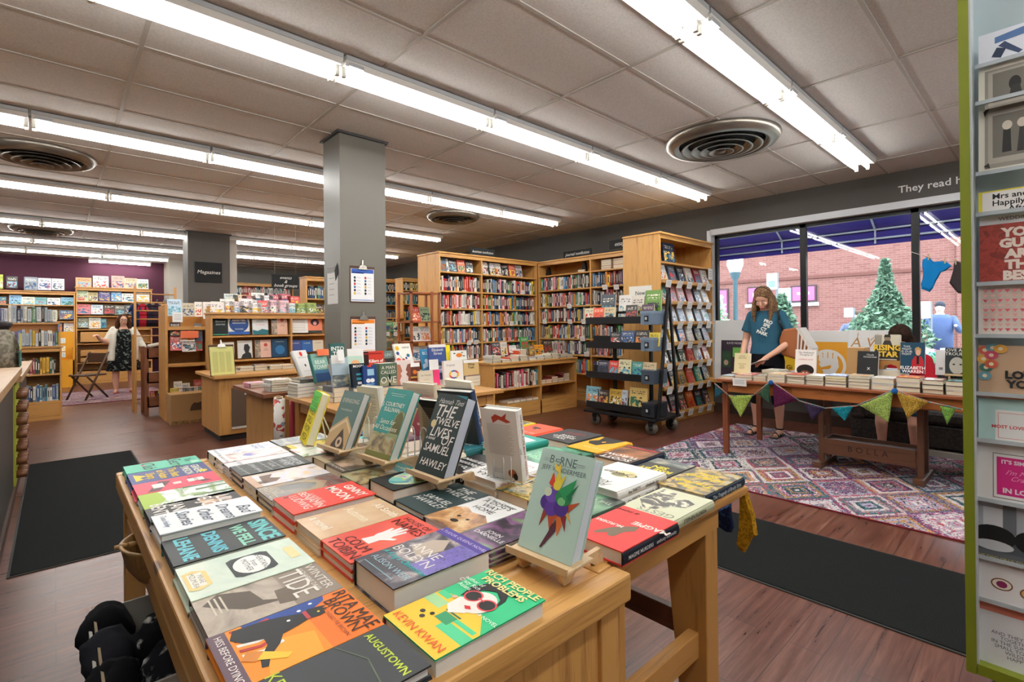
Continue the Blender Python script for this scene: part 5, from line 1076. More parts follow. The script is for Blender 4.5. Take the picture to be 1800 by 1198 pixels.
up(640, 641, 663, 680, 3.40, '23407a', 'navy book with pale blue square and white moons', [('r', .3, .52, .8, .82, '9cc8e0'), ('e', .35, .28, .17, .1, 'eef2f4'), ('e', .65, .28, .17, .1, 'eef2f4'), ('r', .2, .08, .8, .14, '6a9ac8'), ('r', .3, .92, .6, 1.0, 'c83a2c')], tilt=.1, t=.03)
up(668, 637, 698, 679, 3.40, '58705c', 'green-grey paperback pile end with large white capitals', [('r', 0, 0, 1, .25, '9a9a7a'), ('p', [(.5, .0), (.62, .0), (.6, .5), (.52, .5)], '16181a'), T_('A MAN', v=.80, fit=-.11), T_('CALLED', v=.60, fit=-.125), T_('OVE', v=.24, fit=-.13)], tilt=.03, t=.11)
up(697, 632, 722, 677, 3.42, 'efe2de', 'pale pink book with two facing profiles', [('p', [(0, 0), (.30, 0), (.24, .2), (.38, .36), (.30, .46), (.42, .56), (.28, .82), (0, .86)], 'b87a64'), ('p', [(1, .1), (.8, .1), (.84, .3), (.68, .42), (.78, .5), (.66, .6), (.78, .82), (1, .85)], '8a5244')], tilt=.03, t=.02)
up(701, 603, 745, 641, 3.78, 'f2ede2', 'white book with coloured dots and molecules standing high', [('e', .16, .82, .12, .09, 'e4b82c'), ('e', .14, .62, .09, .07, '2c4a8a'), ('e', .12, .34, .14, .10, 'd8442c'), ('e', .42, .34, .09, .07, 'c8302c'), ('e', .60, .42, .06, .05, '2c4a8a'), ('e', .74, .52, .10, .07, '2c6a8c'), ('e', .5, .08, .25, .12, 'd84c38'), ('e', .62, .22, .06, .05, 'e4a82c'), ('p', [(.14, .6), (.16, .6), (.44, .34), (.42, .33)], '2a2a2a'), T_('GENE', .68, .84, .03, '3a3a40', squeeze=1.3, fit=-.07)], rz=.0, tilt=.4, zb=.93, w=.16)
up(716, 639, 740, 676, 3.46, '5a3424', 'brown book with an orange fruit and a white slip on top', [('r', 0, 0, 1, .2, 'b03a2c'), ('e', .62, .6, .15, .1, 'd8742c'), ('r', .1, .86, 1.0, 1.06, 'f2f2f0'), ('r', .2, .3, .8, .38, 'c8a04a')], tilt=.15)
up(738, 650, 762, 675, 3.36, 'ddd2bc', 'small cream book with a plain typed title', [('t', 'ON TYRANNY', .5, .62, .016, '3a3a38', dict(fit=.1)), ('r', .3, .3, .7, .32, '8a8474')], tilt=.12)
up(760, 649, 774, 677, 3.44, 'e8447c', 'bright pink book leaning sideways', tilt=.12, t=.02)
up(756, 631, 771, 650, 3.40, 'f4f4f2', 'folded white card standing above the pink book', tilt=.1, t=.003)
up(745, 613, 762, 652, 3.72, '3f86b0', 'blue book with white waves behind the folded card', [('p', [(0, .1), (1, .3), (1, .5), (0, .3)], 'cfe4ee'), ('e', .4, .45, .18, .1, 'e8f0f4'), T_('BLUE', v=.8, fit=-.08)])
up(758, 608, 787, 668, 3.62, '3d4f86', 'tall blue book with white title over a purple sea horizon', [('r', 0, 0, 1, .2, '2c3458'), ('p', [(0, .34), (.4, .40), (1, .30), (1, .44), (.6, .52), (.4, .58), (.2, .46), (0, .48)], '28304c'), ('r', 0, .2, 1, .34, '8a8fb0'), T_('Elizabeth\nStrout', .5, .84, .034, fit=.125), T_('Anything\nis Possible', .5, .34, .03, fit=.12), ('r', 0, .97, 1, 1.06, 'f0ecec')], tilt=.12, t=.03)
up(763, 606, 792, 635, 3.95, 'ecd92c', 'yellow book behind the tall blue one', tilt=.1)
up(794, 615, 821, 633, 3.90, 'f1eee6', 'white book with an orange fruit and green leaves', [('e', .5, .5, .2, .22, 'e07a2c'), ('e', .2, .7, .08, .06, '3a6a3c'), ('e', .8, .4, .08, .06, '3a6a3c'), ('e', .7, .76, .07, .05, '3a6a3c')], tilt=.12)
org_ = [('t', 'Originals', .35, .80, .024, '8a7a70', dict(fit=.09))]+[('e', .5+.22*cos(k*pi/8), .40+.15*sin(k*pi/8), .05, .035, ['e8b02c', 'e0702c', 'c8302c', '8a3a7a', '3a4a9a', '2c7aa0', 'e8d04c', 'e89a2c'][k % 8]) for k in range(16)]
up(782, 632, 815, 676, 3.42, 'f0ede8', 'white book with a ring of coloured strokes', org_, tilt=.08)
up(816, 632, 842, 660, 3.55, 'cdb07a', 'tan book with black serif title and a white slip above', [T_('White\nTrash.', v=.62, c='1c1814', fit=.125, bold=.02), ('r', 0, .84, 1, 1.04, 'f2f2f0')], tilt=.08)
# left group on stacks
for k in range(4): flat(1.60, 3.93, T2+.001+.027*k, .17, .24, .026, 'ebe9e4', 'white-jacketed hardcover, %s from the bottom of the pile at the table corner' % nth(k), pi/2+.12, group='white pile on the back table')
flat(1.62, 3.94, T2+.111, .17, .23, .026, '4a4a44', 'dark book lying on top of the white pile at the table corner', pi/2+.05)
for k in range(2): flat(1.68, 3.64, T2+.001+.030*k, .17, .24, .029, '3f7a64', 'green book, %s of two lying on the back table corner' % ['lower', 'upper'][k], pi/2-.1, group='green pair of books')
flat(1.69, 3.66, T2+.062, .17, .23, .022, 'd8cdb0', 'cream book lying on the green pair of books', pi/2-.2)
for k in range(2): flat(1.53, 3.46, T2+.001+.022*k, .17, .20, .021, 'f0eee8', 'white book, %s of two below the beige award book' % ['lower', 'upper'][k], .05, group='white pair of books')
def up2(lab, x, y, z, yaw, tilt, w, h, t, c, arts, spine=None): return book(lab, lean_matrix(x, y, z, rad(yaw), rad(tilt), t), w, h, t, c, spine or c, arts, group=G2)
up2('white book with a red balloon leaning on the white pile', 1.477, 4.10, .895, 30, 27, .153, .235, .03, 'efeeec', [('e', .5, .86, .11, .09, 'c8302c'), ('t', 'OPTION B', .5, .72, .02, '8a9098', dict(fit=.1)), ('e', .5, .42, .06, .05, '2c3a3c'), ('r', .2, .2, .8, .21, 'a8a8a8')])
up2('teal green book with white title over a dark lake, leaning', 1.495, 3.86, .87, 20, 20, .151, .23, .035, '7aa89a', [('r', 0, 0, 1, .30, '1f3f6a'), ('r', 0, .3, 1, .42, '3a6a8a'), ('t', 'BEAR\nTOWN', .5, .60, .05, 'eef0ea', dict(fit=.14)), ('r', .2, .86, .8, .89, '4a7a70')], '3f7a74')
up2('orange card tucked behind the teal leaning book', 1.53, 3.93, 1.07, 20, 10, .12, .05, .003, 'ee7a50', [])
flat(1.57, 3.62, .845, .07, .20, .03, '3a9a6c', 'rolled green paperback across the pile below the teal book', -.9)
up2('beige book with a gold medal and dark lower band', 1.547, 3.60, .825, 10.4, 30, .149, .22, .03, 'd8cbb8', [('e', .32, .50, .10, .07, 'b09a5c'), ('r', 0, 0, 1, .16, '2c2624'), ('t', 'EVICTED', .5, .88, .016, 'b8a890', dict(squeeze=1.4, fit=.1)), ('e', .86, .20, .06, .05, 'e8e0d4')])
easel('light wooden easel under the beige award book', 1.547, 3.60, .825, rad(10.4), rad(30), .149, .801)
easel('light wooden easel under the white balloon book', 1.477, 4.10, .895, rad(30), rad(27), .153, .871)
# gift wrap rolls between the two tables
GW = [('f0ece4', '8aa0b8', 1.30, 4.13, .042), ('e8d8b0', 'c06a5c', 1.335, 4.26, .035), ('a82c3c', 'a82c3c', 1.42, 4.20, .02), ('cfdfe2', '4a5a6c', 1.49, 4.22, .035), ('2c2c30', '8a8a90', 1.56, 4.21, .02), ('c84a50', 'f0e0e0', 1.62, 4.25, .03)]
for i, (c, c2, x, y, rr_) in enumerate(GW):
    m_ = art('giftwrap%d' % i, [(0, c), (.5, c2), (.62, c), (.8, 'b8483c' if i in (0, 1) else c2)], 34, (1, 1, 1), kind='voronoi', rough=.5)
    a = MB(); a.tube((x, y, .30 if y < 4.16 else .01), (x, y, (.735 if i < 2 else .70)), rr_, m_, n=20); a.build('paper', r_ := thing('gift_wrap_roll', '%s patterned gift wrap roll standing between the tables, %s from the left' % (cname(c), nth(i)), 'gift wrap', (0, 0, 0), 0, 'gift wrap rolls'))
    MB().tube((x, y, .70), (x, y, .745 if i < 2 else .71), rr_*.5, hx('8a6a4a', .8), n=14).build('core', r_)
# small dark table piles
for i, (x, y, n_, c) in enumerate([(1.34, 4.46, 5, 'efece4'), (1.30, 4.92, 2, 'e8a0b4'), (1.53, 4.50, 4, 'e6dcc4'), (1.54, 4.84, 3, 'd8c8a8')]):
    for k in range(n_): flat(x, y, .751+.02*k, .15, .2, .019, c, '%s paperback, %s up in the %s pile on the small dark table' % (cname(c), nth(k), nth(i)), .06*(k % 3), group='paperback piles on the small dark table')

# ================================================================ counter display shelf
DS = [(375,553,402,589,'23302c','black chalk-lettered green-edged'),(403,552,440,588,'e8e6e2','blue and orange circle'),(446,553,473,588,'e9ecee','white with red and teal title'),(480,552,507,588,'e2b8a0','peach patterned'),(511,551,543,585,'f4f3ef','white clipboard sheet'),(543,551,568,585,'e8886a','orange-pink'),
      (391,601,413,631,'efece0','cream'),(420,598,445,630,'d8d8d6','black and white portrait'),(451,597,478,629,'dcb4a4','peach patterned'),(480,595,508,628,'1c3c5a','dark blue'),(513,597,531,620,'3a4a86','blue script'),(532,597,551,619,'2c5a9a','bright blue'),(552,597,570,617,'d8cdb8','tan')]
for i, (u0, v0, u1, v1, c, nm) in enumerate(DS):
    nm2 = 'upper' if i < 6 else 'lower'
    zb = (1.385 if i < 6 else 1.105)
    p, q = onY(u0, v1, 7.33), onY(u1, v0, 7.33)
    ar = [('t', 'a novel', .5, .75, .03, '4a4a4a' if sum(hrgb(c)) > 400 else 'e8e8e4')]
    if i == 1: ar = [('r', 0, .9, 1, 1, 'e88a3c'), ('r', 0, 0, 1, .14, '2c5aa8'), ('e', .5, .52, .46, .42, '2c4a86'), ('t', 'ASSISTED', .5, .70, .05, 'f4f4f2', dict(bold=.04, fit=-.17)), ('t', 'REPRODUCTION', .5, .56, .03, 'f4f4f2', dict(bold=.03, fit=-.16)), ('t', 'SUCCESS', .5, .26, .03, 'f4f4f2', dict(fit=-.1))]
    if i == 2: ar = [('t', 'Once, in', .5, .86, .026, 'c8483c'), ('t', "Lourdes", .5, .68, .03, '2c8a9c'), ('t', 'a memoir', .5, .5, .03, 'd86a4c'), ('p', [(0, 0), (1, 0), (1, .22), (.6, .28), (.3, .18), (0, .24)], '2c6a74')]
    if i == 0: ar = [('r', .06, .04, .94, .96, '1f2624'), ('t', 'Second\nstories', .5, .6, .04, 'c8d4cc', dict(shear=.3)), ('r', 0, 0, 1, .04, '4fae8c')]
    if i in (3, 8): ar = [('r', 0, 0, .32, 1, A['birdsrose']), ('e', .66, .72, .12, .1, 'b0483a'), ('t', 'THE\nHOUSE', .66, .45, .02, '7a3a30')]
    if i == 4: ar = [('r', .15, .1+.08*k, .85, .12+.08*k, 'b8b8b8') for k in range(9)]
    if i == 5: ar = [('r', 0, 0, 1, .12, '2a3a34'), ('e', .5, .55, .3, .18, '3a2430'), ('e', .5, .5, .12, .1, 'f0a8a0'), ('t', 'PERRY', .5, .88, .03, '7a1c3c', B_)]
    if i == 7: ar = [('p', [(.2, 0), (.95, 0), (.9, .25), (.75, .35), (.85, .6), (.7, .8), (.45, .78), (.4, .5), (.5, .3), (.3, .2)], '2c2c2e')]
    if i == 9: ar = [('e', .5, .4, .3, .25, '2c6a9a'), ('t', 'PANDORA', .5, .85, .025, 'a8c8d8')]
    book('%s book face out on the %s row of the counter shelf, %s from the left' % (nm, nm2, nth(i if i < 6 else i-6)), lean_matrix(p.x, 7.36, p.z+.002, 0, .12, .02), q.x-p.x, q.z-p.z, .02, c, c, ar, group='face-out books on the counter shelf')
def clipboard(lab, M, w, h, sheet, arts, board='4a3020'):
    r = thing('clipboard', lab, 'clipboard'); r.matrix_world = M
    MB().box(-.008, -.012, -.004, w+.008, h+.02, 0, hx(board, .6)).build('board', r)
    MB().box(0, 0, 0, w, h-.004, .003, hx(sheet, .8)).build('sheet', r)
    ch = hx('b8b4ac', .25, .8); a = MB(); a.prism([(w*.3, h-.01), (w*.7, h-.01), (w*.64, h+.02), (w*.56, h+.03), (w*.44, h+.03), (w*.36, h+.02)], .003, .014, ch); a.build('clip', r)
    a = MB(); a.prism([(w*.46, h+.02), (w*.54, h+.02), (w*.53, h+.075), (w*.47, h+.075)], .004, .007, ch); a.build('clip_tab', r)
    am = MB(); tm = MB()
    for e in arts:
        if e[0] == 'r': am.add([(e[1]*w, e[2]*h, .0034), (e[3]*w, e[2]*h, .0034), (e[3]*w, e[4]*h, .0034), (e[1]*w, e[4]*h, .0034)], [(0, 1, 2, 3)], hx(e[5], .8))
        else: text_into(tm, e[1], e[2]*w, e[3]*h, e[4], hx(e[5], .6), z=.0038, fit=w*.8)
    if am.v: am.build('print', r)
    if tm.v: tm.build('lettering', r)
    return r
def sheetlines(c): return [('r', .1+.47*j, .12+.022*k, .1+.47*j+[.34, .3, .36][k % 3], .126+.022*k, c) for k in range(30) for j in (0, 1)]
p = onY(375, 648, 6.45); clipboard('clipboard with pale yellow sheet propped on the oak counter', lean_matrix(p.x-.02, 6.45, .757, .12, .2, 0), .25, .33, 'dbd98a', [('r', .1+.28*j, .1+.02*k, .1+.28*j+[.22, .2, .24][k % 3], .107+.02*k, 'a8a668') for k in range(36) for j in range(3)])
for (u0, v0, u1, v1, hd, nm) in ((618, 473, 658, 529, '3a5aa8', 'upper clipboard with a blue-headed book list on the near pillar'), (619, 560, 660, 619, 'e8862c', 'lower clipboard with an orange-headed book list on the near pillar')):
    p, q = onY(u0, v1, 4.21), onY(u1, v0, 4.21)
    w_, h_ = q.x-p.x, q.z-p.z
    bl_ = [('r', .02, .86, .98, .98, hd), ('r', .02, .84, .55, .88, hd), ('r', .02, .03, .98, .05, hd)]
    for k in range(6):
        for j in (0, 1): bl_ += [('r', .12+.46*j, .68-.095*k, .20+.46*j, .75-.095*k, ['2c3c4a', '1c1c20', 'b02c2c', '3a6a9a', '2c2c30', 'd8a83c'][(k+2*j) % 6]), ('r', .24+.46*j, .70-.095*k, .44+.46*j, .707-.095*k, 'a8a8a8'), ('r', .24+.46*j, .73-.095*k, .40+.46*j, .737-.095*k, 'a8a8a8')]
    clipboard(nm, Matrix.Translation((p.x, 4.222, p.z)) @ Matrix.Rotation(pi/2, 4, 'X'), w_, h_, 'f4f4f6', bl_)
p, q = onX(576, 535, 1.843), onX(594, 477, 1.843)
r = thing('notice_sheet', 'narrow white notice with a black bird on the side face of the near pillar', 'notice', (1.842, p.y, p.z), -pi/2)
MB().box(0, 0, 0, p.y-q.y, .002, q.z-p.z, hx('e6e6e2', .8)).build('sheet', r); a = MB(); a.prism([(.18, .2), (.24, .26), (.22, .36), (.16, .30)], -.001, 0, hx('17171a', .8), axis=1)
for k in range(6): a.box(.04, -.001, .08+.05*k, .15, 0, .085+.05*k, hx('a0a0a0', .8))
a.build('print', r)
chalk('chalkboard_sign', 'square hanging blackboard reading Magazines on the far pillar', 'Magazines', (onY(367, 480, 10.30).x, 10.30, onY(367, 496, 10.30).z), .42, .36, 0, .2, shear=.2)
p = onY(502, 507, 7.2); r = chalk('chalkboard_sign', 'hanging blackboard reading events and book groups', 'events\n&\nbook groups', (p.x, 7.2, p.z), .36, .19, 0, .07, shear=.4)
for sx in (-.14, .14): MB().tube((sx, .006, .19), (sx, .006, CEIL-p.z), .0012, hx('d8d8d8', .4), n=5).build('wire', r)
# flat piles on the counter
rnd = random.Random(4)
for i, (u, c) in enumerate(((378, 'efe9dc'), (400, 'c8ccd0'), (422, 'e2d2b8'), (448, 'f0ecdf'), (474, 'ebe5d4'), (496, 'e8d8c8'), (515, '6a3a2c'))):
    p = onY(u, 641, 6.75)
    for k in range([2, 1, 3, 4, 3, 3, 2][i]): flat(p.x, 6.75, .757+.018*k, .15, .2, .017, c if k % 2 == 0 else '4a4a4c', '%s book, %s up in the %s pile along the oak counter' % (cname(c if k % 2 == 0 else '4a4a4c'), nth(k), nth(i)), rnd.uniform(-.1, .1), group='book piles on the oak counter')

# ================================================================ magazine stand and its things (left of the counter)
mg = thing('magazine_rack', 'oak magazine rack with three deep shelves left of the counter', 'rack', (1.14, 8.40, 0))
for x in (0, .52): MB().box(x, 0, 0, x+.03, .6, 1.62, oak(2)).build('side_panel', mg)
MB().box(.03, .58, 0, .52, .6, 1.66, oak(0)).build('back_panel', mg)
for z in (.30, .78, 1.30): MB().box(.03, 0, z-.03, .52, .6, z, oak(0)).build('shelf', mg); MB().box(.03, -.01, z-.03, .52, .004, z+.02, oak(0)).build('lip', mg)
mags = [(294,525,320,555,'bcd4e4','pale blue cover with a kitten'),(320,532,343,556,'c2b49a','dog portrait'),(343,530,356,556,'e8e2da','white'),(357,530,395,560,'ebe3de','white curled')]
for i, (u0, v0, u1, v1, c, nm) in enumerate(mags): face_px(u0, v0, u1, v1, 8.44, c, 'magazine with %s on the top shelf of the rack' % nm, tilt=.2, t=.006, group='magazines on the rack', cat='magazine', name='magazine')
for i, (u0, v0, u1, v1, c) in enumerate([(299,566,318,590,'3a3436'),(316,575,342,600,'e8e0da'),(342,568,356,600,'4a4044'),(299,590,320,616,'c8504a'),(320,595,345,618,'d8cfc8'),(344,592,356,616,'b03a34')]):
    face_px(u0, v0, u1, v1, 8.43-.01*(i > 2), c, '%s magazine, %s on the middle shelf of the rack' % (cname(c), nth(i)), tilt=.2, t=.006, group='magazines on the rack', cat='magazine', name='magazine')
card(onY(317, 595, 8.40).x, 8.39, onY(317, 594, 8.39).z, .22, .10, 'bright orange shelf label on the magazine rack', col='ee7a50', lines=False)
card(onY(303, 565, 8.38).x, 8.37, onY(303, 566, 8.37).z, .12, .14, 'white price note pinned to the magazine rack edge', lines=True)
rnd = random.Random(8)
for i in range(8): 
    u = 299+i*7; p = onY(u, 683, 8.46); face(p.x, 8.46, .302, .10, rnd.uniform(.12, .24), ['e0c840', 'efe9dc', '1c1c1e', 'd8d4c8', '1e1e20', 'e8e0d0', 'b03a34', 'e8e4dc'][i], '%s book on the bottom shelf of the magazine rack, %s from the left' % (cname(['e0c840', 'efe9dc', '1c1c1e', 'd8d4c8', '1e1e20', 'e8e0d0', 'b03a34', 'e8e4dc'][i]), nth(i)), tilt=.15, t=.03, group='books at the bottom of the magazine rack')
# upper tiers of magazines behind the counter shelf
tiers = thing('magazine_rack', 'stepped oak magazine rack behind the counter display shelf', 'rack', (1.95, 8.7, 0))
MB().box(0, 0, 0, 1.40, .4, 1.48, oak(0)).build('lower_tier', tiers); MB().box(0, .4, 0, 1.40, .8, 1.66, oak(0)).build('upper_tier', tiers)
pk = ['e2b8c0', 'e8d8dc', 'c86a7a', 'f0ece8', 'd8a0a8', 'e8e4d8', 'b8586a', 'ccd8d4', 'f0e8ea', 'e0c8a8', 'd04a4a', 'e6e6ea']
for i in range(15):
    u = 330+i*16; p = onY(u, 545, 9.12); c = rnd.choice(pk)
    if p.x < 1.97 or p.x > 3.15: continue
    face(p.x, 9.12, 1.662, .21, rnd.uniform(.16, .24), c, '%s magazine peeking up, %s from the left on the upper tier behind' % (cname(c), nth(i)), tilt=.15, t=.006, group='magazines on the stepped rack', cat='magazine', name='magazine')
for i, (u0, v0, u1, v1, c) in enumerate([(402,530,428,553,'e08a90'),(428,526,452,552,'d8d0c8'),(452,532,472,553,'c83a34'),(474,534,500,551,'e9e9ea'),(496,531,516,552,'e2705a'),(520,535,545,552,'5a4030'),(545,536,570,552,'4a3428'),(380,535,402,552,'b0b83a')]):
    face_px(u0, v0, u1, v1, 8.68, c, '%s magazine, %s from the left on the lower tier behind the counter shelf' % (cname(c), nth(i)), tilt=.12, t=.006, group='magazines on the stepped rack', cat='magazine', name='magazine')

# cardboard box on the floor
r = thing('cardboard_box', 'brown cardboard carton printed with a dark bear emblem on the floor', 'box', (1.14, 7.98, 0))
cb_ = hx('9a7448', .8)
MB().box(0, 0, .0, .58, .36, .40, cb_).build('carton', r, bevel=.004); MB().box(.0, -.004, 0, .58, .0, .05, art('boxprint', [(.4, '6a5638'), (.6, '9a7448')], 40)).build('base_print', r)
a = MB(); a.prism([(.22, .17), (.40, .17), (.40, .22), (.38, .23), (.39, .27), (.35, .285), (.31, .27), (.27, .28), (.24, .25), (.22, .20)], -.003, 0, hx('4a3420', .8), axis=1); a.build('emblem', r)
MB().tube((.08, -.003, .38), (.08, -.001, .38), .001, cb_); MB().box(0, 0, .40, .58, .10, .404, cb_).build('flap', r)
# dowel clothes rack and brown wheeled bin cart
r = thing('dowel_rack', 'tall light wooden rack with horizontal dowels hung with childrens clothes', 'rack', (.90, 9.55, 0))
for x in (0, .52): MB().box(x, 0, 0, x+.03, .04, 1.95, oak(2)).build('upright', r)
for k in range(6): MB().tube((.03, .02, 1.18+.13*k), (.52, .02, 1.18+.13*k), .010, oak(0), n=8).build('dowel', r)
MB().box(0, .30, 0, .03, .34, 1.2, oak(2)).build('upright', r); MB().box(.52, .30, 0, .55, .34, 1.2, oak(2)).build('upright', r)
for i, c in enumerate(['26345a', 'b0283a', '2c2a34', '3a2c3a', '24243a']):
    x0 = .93+.09*i; a = MB(); m_ = fabric(c, None, 30)
    a.loft([(0, 0, -.36, .05, .012), (.005, 0, -.2, .052, .014), (0, 0, -.03, .055, .014), (0, 0, 0, .018, .01)], m_, 16); a.chain([(.045, 0, -.04, .018), (.075, 0, -.12, .016)], m_, 8); a.chain([(-.045, 0, -.04, .018), (-.075, 0, -.12, .016)], m_, 8)
    o = a.build('hanging_shirt', None, (x0, 9.66, 1.68)); tag(o, '%s childs shirt hanging on the dowel rack, %s from the left' % (cname(c), nth(i)), 'clothing', 'shirts on the dowel rack')
    h_ = MB(); h_.path([(-.06, 0, -.01), (0, 0, .03), (.06, 0, -.01)], .003, hx('d8d4c8', .4), 6); h_.path([(0, 0, .03), (0, 0, .06), (.012, 0, .075), (.015, 0, .06)], .002, hx('c0c0c0', .3, .6), 6); h_.build('hanger', o)
r = thing('bin_cart', 'reddish brown slatted bin cart with slanted bins in front of the clothes rack', 'cart', (.98, 9.10, 0))
bw = brownwood(2); bw0 = brownwood(0)
for (x, y) in ((0, 0), (.40, 0), (0, .42), (.40, .42)): MB().box(x, y, 0, x+.05, y+.04, 1.02, bw).build('post', r)
for z in (.12, .48, .84):
    a = MB(); a.prism([(0, z), (.42, z+.12), (.42, z+.14), (0, z+.02)], .05, .40, bw0, axis=0); a.build('bin_floor', r); a = MB(); a.prism([(0, z), (.02, z), (.02, z+.16), (0, z+.16)], .03, .42, bw0, axis=0); a.build('bin_front', r)
    a = MB(); a.prism([(0, z+.0), (.44, z+.12), (.44, z+.28), (0, z+.16)], .40, .415, bw0, axis=0); a.build('bin_side', r)
for i, c in enumerate(['e8e2d6', 'd8d0bc', 'efece4', '4a3c2c', '2c2a26']):
    a = MB(); a.tube((0, 0, 0), (.30, .03, .06), .028, hx(c, .7), n=12); o = a.build('rolled_bundle', None, (1.03+.03*i, 9.15+.05*i, 1.03)); tag(o, '%s rolled bundle lying across the top of the bin cart, %s from the front' % (cname(c), nth(i)), 'roll', 'rolls on the bin cart')
for i, c in enumerate(['b02c2c', 'e8d84c', '7a6a4a', '3a5a4a', 'c83a34']): face(1.05+.06*i, 9.16, .26, .10, .10, c, '%s item in the lowest bin of the slatted cart, %s from the left' % (cname(c), nth(i)), t=.05, group='items in the slatted cart')

# ================================================================ left low bookcase, back shelves, folding chair
L0 = Matrix.Translation((-.66, 9.75, 0))
case('low_bookcase', 'waist-high oak bookcase of small books left of the aisle', (-.66, 9.75, 0), 0, .74, .42, 1.05, [.27, .66, .97][:2], plinth=.26, wd=oak)
LP = ['c8c8cc', '9aa0a8', '6a7a9a', '3a4a6a', 'b8c0c4', '4a7a5c', 'e8e4d8', '7a6a8a', '2c3c5c', 'c8a83c', 'e0dcd0', '1c1c20', 'a8b0b8']
fill(L0, .03, .71, .27, .27, 'lowest shelf, waist-high bookcase by the aisle', t=.026, pal=['3a5a8a', '2c2c34', '4a7a8a', 'c8c8c0', '3a7a5a', '7a8a9a', 'e8e4d8', '8a3a3a'], seed=4)
fill(L0, .03, .71, .66, .28, 'middle shelf, waist-high bookcase by the aisle', t=.026, pal=['1c1c20', '2c2c34', '6a5a4a', 'b8b8a8', '2c4a3a', 'd8a83c', '3c3c44', '8a3a3a'], seed=5)
fill(L0, .00, .72, 1.056, .30, 'row on top of the waist-high bookcase', t=.03, pal=LP, seed=6)
t_ = MB().box(-.66, 9.72, 1.37, .06, 10.14, 1.39, oak(0)); o = t_.build('upper_shelf_board'); tag(o, 'thin oak board carrying the upper row of books by the aisle', 'shelf')
for x in (-.67, .055): 
    o = MB().box(x, 9.74, 1.055, x+.012, 10.12, 1.37, oak(2)).build('support_panel'); tag(o, 'thin oak upright holding the upper book row, %s side' % ('left' if x < 0 else 'right'), 'panel')
fill(L0, .00, .70, 1.392, .34, 'uppermost row above the waist-high bookcase', t=.036, pal=LP, seed=7)

KB = 15.42
kcols = ['a8c8e0', 'e8d8c0', 'd84a4a', 'f0ece4', '7ab0c0', 'b8d89a', '3a6a9a', 'e8b84a', 'e0a0a8', '2c3a5a', 'd8e4ea', '8a6ab0']
def zk(v, u=130): return onY(u, v, KB).z
case('wall_bookcase', 'wide oak childrens bookcase on the purple wall, left section', (-2.2, KB, 0), 0, 2.56, .4, zk(513), [zk(536), zk(564.5), zk(590)][::1]+[zk(625), .5], dividers=[1.27], plinth=.2, wd=oak)
case('wall_bookcase', 'oak childrens bookcase on the purple wall, right section by the nook', (.37, KB, 0), 0, 1.45, .4, zk(506, 200), [zk(530, 200), zk(555, 200), zk(578, 200), .95, .5], plinth=.3, wd=oak)
kb = [(11,485,31,506,'2c3028'),(42,486,66,509,'8a94a0'),(67,488,90,509,'d8dce4'),(91,489,113,509,'f0efe8'),(133,487,161,505,'e8a06a'),(163,484,191,506,'ebe8e0'),(196,484,219,506,'eab8a8'),(219,488,241,506,'e8c8a0'),(241,490,261,507,'e6ecee'),(0,482,5,507,'b8c83a'),
      (0,521,11,538,'2c6a7a'),(16,518,38,537,'8ab8dc'),(38,521,61,539,'e0e8d8'),(61,522,82,538,'6aa8a8'),(83,523,106,538,'ecefe8'),(107,522,130,538,'7ab0cc'),(135,510,155,529,'b8c8a0'),(155,513,172,529,'b0a06a'),(173,511,194,529,'4a3a7a'),(195,511,214,529,'3a8ac0'),(214,515,238,530,'efece6'),(240,511,263,531,'dce8ea'),
      (0,541,10,561,'ededed'),(15,544,44,562,'efe8da'),(50,546,75,562,'efdcc0'),(78,546,101,562,'c0d8a0'),(104,545,130,561,'3a5a7a'),(135,534,159,552,'e87a7a'),(160,535,181,552,'cfe0e8'),(182,535,202,552,'3a2c20'),(202,536,219,553,'6a6a60'),(219,535,236,552,'2c3a44'),(244,534,261,551,'6a6238'),
      (136,558,156,576,'6a6a48'),(156,558,177,577,'eceadc'),(177,560,187,576,'2c8a9a'),(208,557,219,570,'3aa0b8'),(112,567,131,585,'f0e4dc'),(102,566,109,583,'2c5a9a')]
for i, (u0, v0, u1, v1, c) in enumerate(kb):
    face_px(u0, v0, u1, v1, KB+.06, c, '%s picture book face out on the childrens shelves, %d px wide spot %s' % (cname(c), 0, '') if False else '%s picture book face out, %s in its %s on the childrens wall shelves' % (cname(c), nth([j for j in range(len(kb)) if abs(kb[j][3]-v1) < 4 and (kb[j][0] < 132) == (u0 < 132)].index(i)) if i in [j for j in range(len(kb)) if abs(kb[j][3]-v1) < 4 and (kb[j][0] < 132) == (u0 < 132)] else 'one', ('left ' if u0 < 132 else 'right ')+('crowning row' if v1 < 512 else 'second row' if v1 < 541 and u0 < 132 or v1 < 533 else 'third row' if v1 < 565 else 'fourth row')), tilt=.1, t=.02, group='picture books on the wall shelves', name='picture_book')
